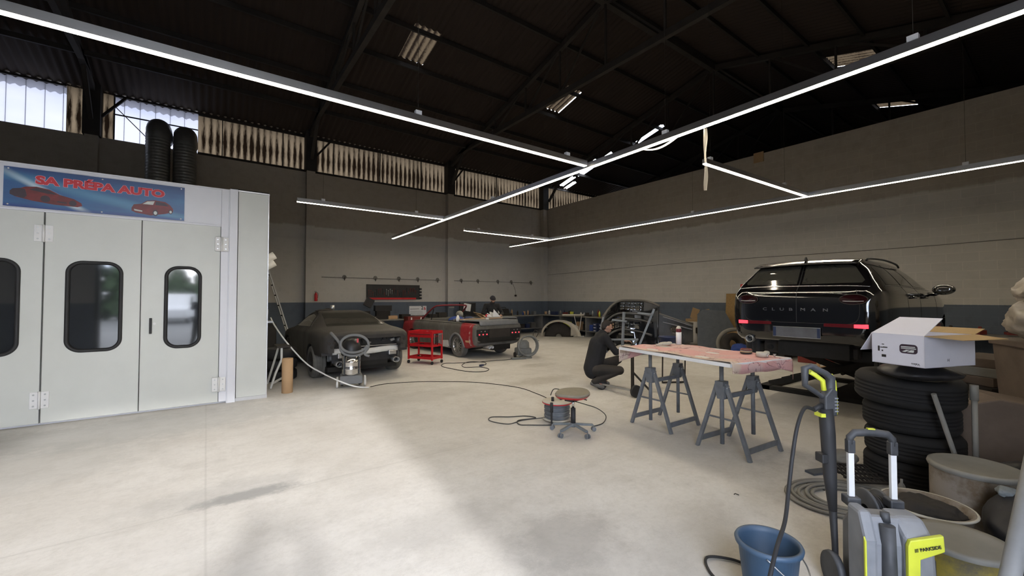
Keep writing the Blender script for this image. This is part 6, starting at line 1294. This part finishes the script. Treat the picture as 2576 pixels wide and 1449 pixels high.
# yellow inverted L trim wrapped on the front cowl
yt = MB(); z0, z1 = .365, .455
yt.add([(.03, -.19, z1), (.18, -.205, z1 + .045), (.185, -.205, z0 + .055), (.075, -.195, z0), (.07, -.19, .04), (.02, -.185, .04), (.02, -.19, z1 - .03),
        (.03, -.165, z1), (.18, -.18, z1 + .045), (.185, -.18, z0 + .055), (.075, -.17, z0), (.07, -.165, .04), (.02, -.16, .04), (.02, -.165, z1 - .03)],
       [(0, 1, 2, 3), (0, 3, 4, 5, 6), (7, 10, 9, 8), (7, 13, 12, 11, 10), (0, 7, 8, 1), (1, 8, 9, 2), (2, 9, 10, 3), (3, 10, 11, 4), (4, 11, 12, 5), (5, 12, 13, 6), (6, 13, 7, 0)]); y_ = yt.build('yellow_trim', 'yellow', pw, bevel=.005)
text('/// PARKSIDE', .0225, (.105, -.2015, z0 + .062), (PI / 2, -.30, math.radians(-5.7)), 'black', pw, 'lettering', .0006, .0006)
m = MB(); m.bb(.08, .17, -.17, -.10, .10, .36); m.build('socket_recess', 'washdark', pw, bevel=.01); m = MB(); m.lathe([(0, .03), (.02, .028), (.034, .0), (.034, -.02)], (.125, -.175, .25), (PI / 2, 0, 0), 20); m.build('control_knob', 'washdark', pw)
m = MB(); m.cyl((-.045, -.15, .10), (-.045, -.135, .50), .035, n=18); m.build('lance_channel', 'washdark', pw); MB().cyl((-.03, -.10, .50), (-.03, -.09, .55), .022, n=14).build('cap_knob', 'washdark', pw)
for s in (-1, 1):
    m = MB(); m.box((s * .115, .06, .54), (.075, .075, .05)); m.build('handle_socket', 'washdark', pw, bevel=.008)
    m = MB(); m.box((s * .115, .06, .685), (.032, .026, .33)); m.build('handle_tube', 'galvw' if 'galvw' in M else 'white', pw, bevel=.004)
    m = MB(); m.box((s * .115, .06, .845), (.042, .04, .075)); m.build('tube_collar', 'washdark', pw, bevel=.006)
m = MB(); m.tube([(-.115, .06, .86), (-.115, .06, .895), (-.09, .06, .92), (-.03, .06, .925), (.03, .06, .925), (.09, .06, .92), (.115, .06, .895), (.115, .06, .86)], .021, 10, smooth=True); m.build('handle_grip', 'washdark', pw); MB().box((.0, .06, .947), (.04, .02, .006)).build('grip_mark', 'yellow', pw)
m = MB(); m.lathe([(.05, -.05), (.13, -.05), (.14, -.04), (.13, -.03), (.07, -.03), (.07, .03), (.13, .03), (.14, .04), (.13, .05), (.05, .05)], (.07, .16, .43), (0, PI / 2, 0), 30); m.build('hose_drum', 'washdark', pw)
m = MB()
for k in range(4): m.tube([(.045 + .016 * k, .16 + .10 * math.cos(a), .43 + .10 * math.sin(a)) for a in [2 * PI * j / 24 for j in range(24)]], .009, 6, closed=True)
m.build('wound_hose', 'rubber', pw)
for s in (-1, 1):
    w_ = MB(); w_.lathe([(0, -.022), (.04, -.026), (.09, -.018), (.10, -.022), (.105, 0), (.10, .022), (.09, .018), (.04, .026), (0, .022)], (s * .19, .12, .105), (0, PI / 2, 0), 26); w_.build('wheel', 'washdark', pw)
# ---- spray gun standing in the washer
gn = thing('spray_gun', 'black and yellow pressure washer gun standing upright behind the washer', 'spray gun', (2.85, .84, -.02), math.radians(-36))
m = MB(); m.tube([(.0, 0, .43), (-.012, 0, .62), (-.02, 0, .85), (-.03, 0, 1.0)], [.020, .032, .036, .036], 12); m.build('lance_tube', 'rubber', gn); m = MB(); m.bb(-.075, -.04, -.03, .03, .70, .75); m.build('lance_clip', 'rubber', gn, bevel=.006)
m = MB(); m.tube([(.0, 0, .43), (.008, 0, .25), (.012, 0, .0)], [.020, .016, .014], 10); m.build('lance_nozzle', 'rubber', gn)
G_ = [(.015, .98), (.012, 1.10), (.005, 1.17), (-.035, 1.205), (-.06, 1.20), (-.125, 1.245), (-.155, 1.245), (-.155, 1.12), (-.125, 1.11), (-.075, 1.075), (-.045, 1.04), (-.05, .98)]
# handle as ring: outer body with real opening
m = MB(); m.tube([(-.10, 0, 1.10), (-.145, 0, 1.13), (-.145, 0, 1.225), (-.11, 0, 1.235), (-.03, 0, 1.195), (.0, 0, 1.17), (.0, 0, 1.07), (-.05, 0, 1.065)], [.014, .016, .021, .018, .018, .024, .024, .014], 10, closed=True); m.build('handle_frame', 'washdark', gn)
m = MB(); m.prism([(-.05, .96), (.018, .96), (.022, 1.10), (-.01, 1.12), (-.05, 1.07)], -.026, .026, 'y'); m.build('gun_body', 'washdark', gn, bevel=.008)
m = MB(); m.tube([(-.118, 0, 1.205), (-.085, 0, 1.185), (-.045, 0, 1.155), (-.038, 0, 1.10)], .013, 8); m.build('trigger', 'yellow', gn)
m = MB(); m.tube([(.005, 0, 1.19), (.025, 0, 1.15), (.03, 0, 1.05), (.03, 0, .965)], .007, 6); m.bb(-.075, -.025, -.027, .027, .955, .975); m.build('yellow_strip', 'yellow', gn)
m = MB()
for k in range(5): m.bb(.0, .02, -.030, .030, .985 + .018 * k, .992 + .018 * k)
m.build('grip_ribs', 'washgrey', gn); m = MB(); m.cyl((-.05, 0, 1.02), (-.10, 0, .99), .014, n=12); m.build('hose_connector', 'rubber', gn)
g0 = Matrix.Translation(gn.location) @ gn.rotation_euler.to_matrix().to_4x4()
h0 = g0 @ Vector((-.095, 0, .99))
tag(MB().tube(smooth_pts([h0, (2.62, .89, 1.005), (2.52, .89, .93), (2.45, .89, .79), (2.37, .88, .65), (2.24, .85, .54), (2.10, .83, .48), (1.97, .81, .40), (1.86, .80, .26), (1.78, .78, .06), (1.66, .72, .012), (1.5, .60, .012)], 8), .0095, 8).build('pressure_hose', 'rubber'), 'black pressure hose hanging from the gun down past the blue bucket', 'hose')
tag(MB().tube(smooth_pts([(2.62, 1.17, .012), (2.60, 1.28, .012), (2.50, 1.38, .012), (2.38, 1.30, .012), (2.28, 1.12, .012), (2.1, .95, .012)], 8), .008, 8).build('hose_loop', 'rubber'), 'loop of black hose on the floor left of the blue bucket', 'hose')
# ================================================================== people
M['skin'] = mat('skin', (.42, .24, .17), .55, 0, .06); M['hair'] = mat('dark brown hair', (.018, .012, .009), .7, 0, .3, 30); M['beard'] = mat('dark beard', (.03, .018, .012), .8, 0, .3, 40)
M['blackcloth'] = mat('black work cloth', (.010, .010, .012), .9, 0, .3, 4); M['trousers'] = mat('dusty black trousers', (.013, .012, .012), .9, 0, .3, 4, dust=(.12, .10, .08), dustamt=.35); M['cap'] = mat('dark knitted cap', (.02, .019, .024), .95, 0, .2, 40); M['shoe'] = mat('dusty work shoe', (.06, .06, .06), .8, 0, .3, 8, dust=DUST, dustamt=.5); M['eye'] = mat('eye', (.03, .02, .02), .2)
def remesh(mb, name, m_, parent, vox=.010, it=6):
    o = mb.build(name, m_, parent, fix=False)
    md = o.modifiers.new('r', 'REMESH'); md.mode = 'VOXEL'; md.voxel_size = vox; md.use_smooth_shade = True
    md = o.modifiers.new('s', 'SMOOTH'); md.iterations = it; md.factor = .5
    dg = bpy.context.evaluated_depsgraph_get(); me = bpy.data.meshes.new_from_object(o.evaluated_get(dg)); o.modifiers.clear(); o.data = me
    for p in me.polygons: p.use_smooth = True
    return o
def seg(mb, a, b, ra, rb, n=14, k=5):
    a = Vector(a); b = Vector(b); mb.tube([a.lerp(b, t / k) for t in range(k + 1)], [ra + (rb - ra) * t / k for t in range(k + 1)], n); mb.ell(a, (ra, ra, ra)); mb.ell(b, (rb, rb, rb)); return mb
def hand(mb, w, d, pn, s, curl=.7):
    """w wrist, d direction of the fingers, pn palm normal, s side of the thumb"""
    w = Vector(w); d = Vector(d).normalized(); pn = Vector(pn); pn = (pn - d * pn.dot(d)).normalized(); q = d.cross(pn) * s
    pc = w + d * .055; R_ = Matrix((d, q, pn)).transposed().to_euler()
    mb.ell(pc, (.055, .042, .017), tuple(R_), 14, 10)
    for i, L_ in enumerate((.070, .080, .074, .058)):
        p = w + d * .095 + q * (.030 - .020 * i); dd = d.copy()
        pts = [p]; c_ = curl * (.8 + .12 * i)
        for st in (.46, .30, .24):
            dd = (dd * math.cos(c_ * .8) + pn * math.sin(c_ * .8)).normalized(); pts.append(pts[-1] + dd * L_ * st); c_ *= .9
            dd = dd
        mb.tube(pts, [.0095, .009, .0085, .0075], 8); mb.ell(pts[-1], (.0078,) * 3, None, 8, 6)
    t0 = w + d * .03 + q * .035; t1 = t0 + (d * .6 + q * .6 + pn * .3).normalized() * .04; t2 = t1 + (d * .8 + q * .1 + pn * .5).normalized() * .032
    mb.tube([t0, t1, t2], [.013, .011, .009], 8); mb.ell(t2, (.009,) * 3, None, 8, 6)
def head(mb, c, f, u):
    """c centre of the skull, f facing, u up"""
    c = Vector(c); f = Vector(f).normalized(); u = Vector(u); u = (u - f * u.dot(f)).normalized(); r = f.cross(u)
    R_ = Matrix((r, f, u)).transposed(); e = tuple(R_.to_euler())
    def P(x, y, z): return c + R_ @ Vector((x, y, z))
    mb.ell(c, (.076, .095, .098), e); mb.ell(P(0, .022, -.055), (.056, .066, .062), e); mb.ell(P(0, .058, -.092), (.026, .024, .020), e)
    mb.ell(P(0, .096, -.02), (.011, .014, .026), e); mb.ell(P(0, .106, -.036), (.015, .013, .010), e)
    mb.ell(P(0, .086, -.066), (.024, .010, .006), e); mb.ell(P(0, .084, -.076), (.020, .010, .006), e)
    for s in (-1, 1):
        mb.ell(P(s * .077, -.005, -.02), (.009, .020, .032), e); mb.ell(P(s * .032, .082, .012), (.024, .010, .007), e); mb.ell(P(s * .040, .064, -.03), (.026, .020, .018), e)
    return P, e
def man(name, label, J, face, up, opts):
    t = thing(name, label, 'person', J['root'], 0)
    o0 = Vector(J['root']); L = {k: Vector(v) - o0 for k, v in J.items()}
    B = MB(); P, e = head(B, L['head'], face, up)
    seg(B, L['neck'], L['head'] + Vector(up).normalized() * -.05, .052, .05)
    seg(B, L['neck'], L['chest'], .06, .12); seg(B, L['chest'], L['pelvis'], .12, .12)
    for s in 'lr':
        seg(B, L['sh' + s], L['el' + s], .042, .036); seg(B, L['el' + s], L['wr' + s], .036, .025); seg(B, L['chest'], L['sh' + s], .08, .05)
        seg(B, L['hip' + s], L['kn' + s], .07, .048); seg(B, L['kn' + s], L['an' + s], .045, .035); seg(B, L['pelvis'], L['hip' + s], .10, .07)
        seg(B, L['an' + s], L['an' + s] + Vector(opts['toe' + s]) * .8, .03, .025)
        hand(B, L['wr' + s], opts['hd' + s], opts['pn' + s], 1 if s == 'l' else -1, opts.get('curl', .6))
    body = remesh(B, 'body', 'skin', t, .0065, 3)
    for s in (-1, 1): MB().ell(P(s * .031, .079, -.008), (.012, .008, .008), e).build('eye', 'eye', body)
    J_ = MB(); seg(J_, L['neck'] + (L['chest'] - L['neck']) * .12, L['chest'], .09, .168); seg(J_, L['chest'], L['pelvis'], .168, .165)
    for s in 'lr':
        seg(J_, L['chest'] + (L['neck'] - L['chest']) * .55, L['sh' + s], .10, .072); seg(J_, L['sh' + s], L['el' + s], .072, .056); seg(J_, L['el' + s], L['el' + s].lerp(L['wr' + s], opts.get('sleeve', .93)), .056, .040)
        seg(J_, L['chest'], L['sh' + s], .13, .075)
    seg(J_, L['pelvis'], L['pelvis'] + Vector((0, 0, -.05)), .155, .15)
    remesh(J_, 'jacket', opts.get('jm', 'blackcloth'), t, .012, 5)
    T_ = MB(); seg(T_, L['pelvis'], L['pelvis'] + Vector((0, 0, -.03)), .135, .13)
    for s in 'lr': seg(T_, L['pelvis'], L['hip' + s], .13, .095); seg(T_, L['hip' + s], L['kn' + s], .108, .078); seg(T_, L['kn' + s], L['an' + s], .068, .055)
    remesh(T_, 'trousers', 'trousers', t, .012, 4)
    for s in 'lr':
        S_ = MB(); a = L['an' + s]; d = Vector(opts['toe' + s]); S_.ell(a + Vector((0, 0, -.02)), (.045, .045, .055)); seg(S_, a + d * .05 + Vector((0, 0, -.035)), a + d + Vector((0, 0, -.045)), .042, .036); seg(S_, a - d * .25 + Vector((0, 0, -.04)), a + d * .5 + Vector((0, 0, -.045)), .036, .040); remesh(S_, 'shoe', 'shoe', t, .009, 3)
    H_ = MB()
    if opts.get('cap'):
        H_.ell(P(0, -.006, .025), (.087, .105, .092), e); H_.tube([P(.088 * math.cos(a), -.004 + .104 * math.sin(a), .018) for a in [2 * PI * k / 24 for k in range(24)]], .012, 8, closed=True); remesh(H_, 'knitted_cap', 'cap', t, .008, 2)
        bd = MB(); bd.ell(P(0, .058, -.09), (.040, .040, .036), e); bd.ell(P(.05, .03, -.06), (.014, .03, .035), e); bd.ell(P(-.05, .03, -.06), (.014, .03, .035), e); bd.ell(P(0, .092, -.058), (.026, .010, .006), e); remesh(bd, 'beard', 'beard', t, .007, 1)
    else:
        H_.ell(P(0, -.020, .025), (.083, .093, .090), e); H_.ell(P(0, -.05, -.02), (.072, .055, .065), e); H_.ell(P(0, .045, .070), (.06, .04, .035), e); remesh(H_, 'hair', 'hair', t, .008, 2)
    return t
# crouching man: faces to the right in the photo
hx = Vector((.86, -.50, 0)).normalized(); ly = Vector((.50, .86, 0)).normalized()      # forward, his left
C0 = Vector((5.62, 5.12, 0))
def Q(f_, l_, z): v = C0 + hx * f_ + ly * l_; return (v.x, v.y, z)
J = dict(root=(C0.x, C0.y, 0), pelvis=Q(-.06, 0, .36), chest=Q(.05, 0, .78), neck=Q(.13, 0, .98), head=Q(.20, 0, 1.10), shl=Q(.11, .18, .92), shr=Q(.11, -.18, .92), ell=Q(.34, .22, .76), elr=Q(.28, -.24, .66), wrl=Q(.56, .12, .82), wrr=Q(.54, -.20, .70),
         hipl=Q(-.02, .11, .34), hipr=Q(-.02, -.11, .34), knl=Q(.48, .20, .47), knr=Q(.36, -.20, .34), anl=Q(.10, .16, .09), anr=Q(-.08, -.14, .14))
man('person', 'man in black crouching in front of the black bumper on the stand', J, hx * 1 + Vector((0, 0, -.15)), (hx.x * .1, hx.y * .1, 1), dict(toel=hx * .17, toer=hx * .15 + Vector((0, 0, -.05)), hdl=hx, hdr=hx, pnl=(0, 0, -1), pnr=ly, curl=.55))
# man with the cap behind the convertible, looking down
f2 = Vector((-.35, -.94, 0)).normalized(); l2 = Vector((.94, -.35, 0)).normalized(); C0 = Vector((7.50, 11.35, 0))
def Q2(f_, l_, z): v = C0 + f2 * f_ + l2 * l_; return (v.x, v.y, z)
J = dict(root=(C0.x, C0.y, 0), pelvis=Q2(0, 0, .93), chest=Q2(.06, 0, 1.24), neck=Q2(.12, 0, 1.43), head=Q2(.17, .01, 1.57), shl=Q2(.08, .20, 1.36), shr=Q2(.08, -.20, 1.36), ell=Q2(.14, .33, 1.10), elr=Q2(.16, -.32, 1.12), wrl=Q2(.36, .22, 1.05), wrr=Q2(.40, -.10, 1.06),
         hipl=Q2(0, .10, .90), hipr=Q2(0, -.10, .90), knl=Q2(.03, .12, .48), knr=Q2(.03, -.12, .48), anl=Q2(0, .13, .09), anr=Q2(0, -.13, .09))
man('person', 'bearded man in black with a dark knitted cap, bent over the convertible', J, f2 + l2 * .35 + Vector((0, 0, -.55)), (f2.x * .45, f2.y * .45, 1), dict(toel=f2 * .17, toer=f2 * .17, hdl=f2 - l2 * .4, hdr=f2 + l2 * .5, pnl=(0, 0, -1), pnr=(0, 0, -1), curl=.6, sleeve=.72, cap=True))
# the photographer, just behind the camera (his soft shadow falls into the picture)
C0 = Vector((-.12, -.42, 0)); fw_ = Vector((.592, .806, 0)); lf_ = Vector((-.806, .592, 0))
def Q3(f_, l_, z): v = (C0 if z < 1.5 or abs(l_) > .15 or abs(l_) < .05 else Vector((-.02, -.42, 0))) + fw_ * f_ + lf_ * l_; return (v.x, v.y, z)
J = dict(root=(C0.x, C0.y, 0), pelvis=Q3(0, 0, .96), chest=Q3(.0, 0, 1.27), neck=Q3(.01, 0, 1.47), head=Q3(.03, 0, 1.63), shl=Q3(0, .19, 1.42), shr=Q3(0, -.19, 1.42), ell=Q3(.12, .34, 1.30), elr=Q3(.12, -.34, 1.30), wrl=Q3(.28, .12, 1.53), wrr=Q3(.28, -.12, 1.53),
         hipl=Q3(0, .10, .92), hipr=Q3(0, -.10, .92), knl=Q3(.02, .20, .49), knr=Q3(.02, -.20, .49), anl=Q3(0, .28, .09), anr=Q3(0, -.28, .09))
man('person', 'person standing in the doorway holding up a phone to take the photo', J, fw_, (0, 0, 1), dict(toel=fw_ * .17, toer=fw_ * .17, hdl=fw_ * .4 - lf_ * .9, hdr=fw_ * .4 + lf_ * .9, pnl=fw_, pnr=fw_, curl=.5))
p_ = Vector((0, 0, 1.6)) - fw_ * .045 + Vector((0, 0, 0)); tag(MB().box((0, 0, 0), (.15, .009, .072)).build('mobile_phone', 'black', loc=p_, rot=(0, 0, math.radians(-36.3)), bevel=.003), 'dark phone held up by the person in the doorway', 'phone')
# ================================================================== the yard outside the gate (seen in the booth glass)
M['leaf'] = mat('dark green leaves', (.03, .06, .02), .7, 0, .5, 3); M['bark'] = mat('bark', (.06, .045, .03), .9)
def tree(x, y, h, r, label):
    t = thing('tree', label, 'tree', (x, y, 0), 0, 'trees across the yard'); MB().cyl((0, 0, 0), (0, 0, h * .5), .22, .12, n=10).build('trunk', 'bark', t)
    m = MB(); random.seed(int(x * 10))
    for k in range(420):
        a = random.uniform(0, 2 * PI); q = random.random() ** .5 * r; z = h * (.04 + .94 * random.random()); q *= max(.15, 1 - (max(0, z / h - .35) / .65) ** 2)
        c_ = Vector((q * math.cos(a), q * math.sin(a), z)); m.box(c_, (random.uniform(.3, .7),) * 3, (random.uniform(0, 3), random.uniform(0, 3), 0))
    m.build('crown', 'leaf', t)
for i, (x, y, h, r) in enumerate(((-4.4, -27, 6.2, 1.5), (-1.9, -27, 3.8, .95), (.0, -27, 4.3, .85), (2.2, -27, 3.6, 1.2), (-7.6, -27, 5.8, 1.6))): tree(x, y, h, r, 'leafy tree across the yard, mirrored in the booth window')
vn = thing('white_van', 'white van parked in the yard, mirrored in the booth window', 'van', (-1.6, -20, -.02), math.radians(95))
m = MB(); m.prism([(-2.1, .35), (2.2, .35), (2.25, .95), (1.5, 1.15), (.95, 1.85), (-2.05, 1.9), (-2.15, .9)], -.88, .88, 'y'); m.build('van_body', 'white', vn, bevel=.08)
for s in (-1, 1):
    m = MB(); m.prism([(1.35, 1.18), (.92, 1.72), (.1, 1.74), (.1, 1.16)], s * .885 - .005, s * .885 + .005, 'y'); m.build('side_window', 'carglass', vn)
    for x in (-1.3, 1.4): wheel(vn, (x, s * .78, .33), .33, .2, 8, 'galv', s)
m = MB(); m.bb(-2.2, -2.12, -.6, .6, 1.15, 1.65); m.build('rear_window', 'carglass', vn)
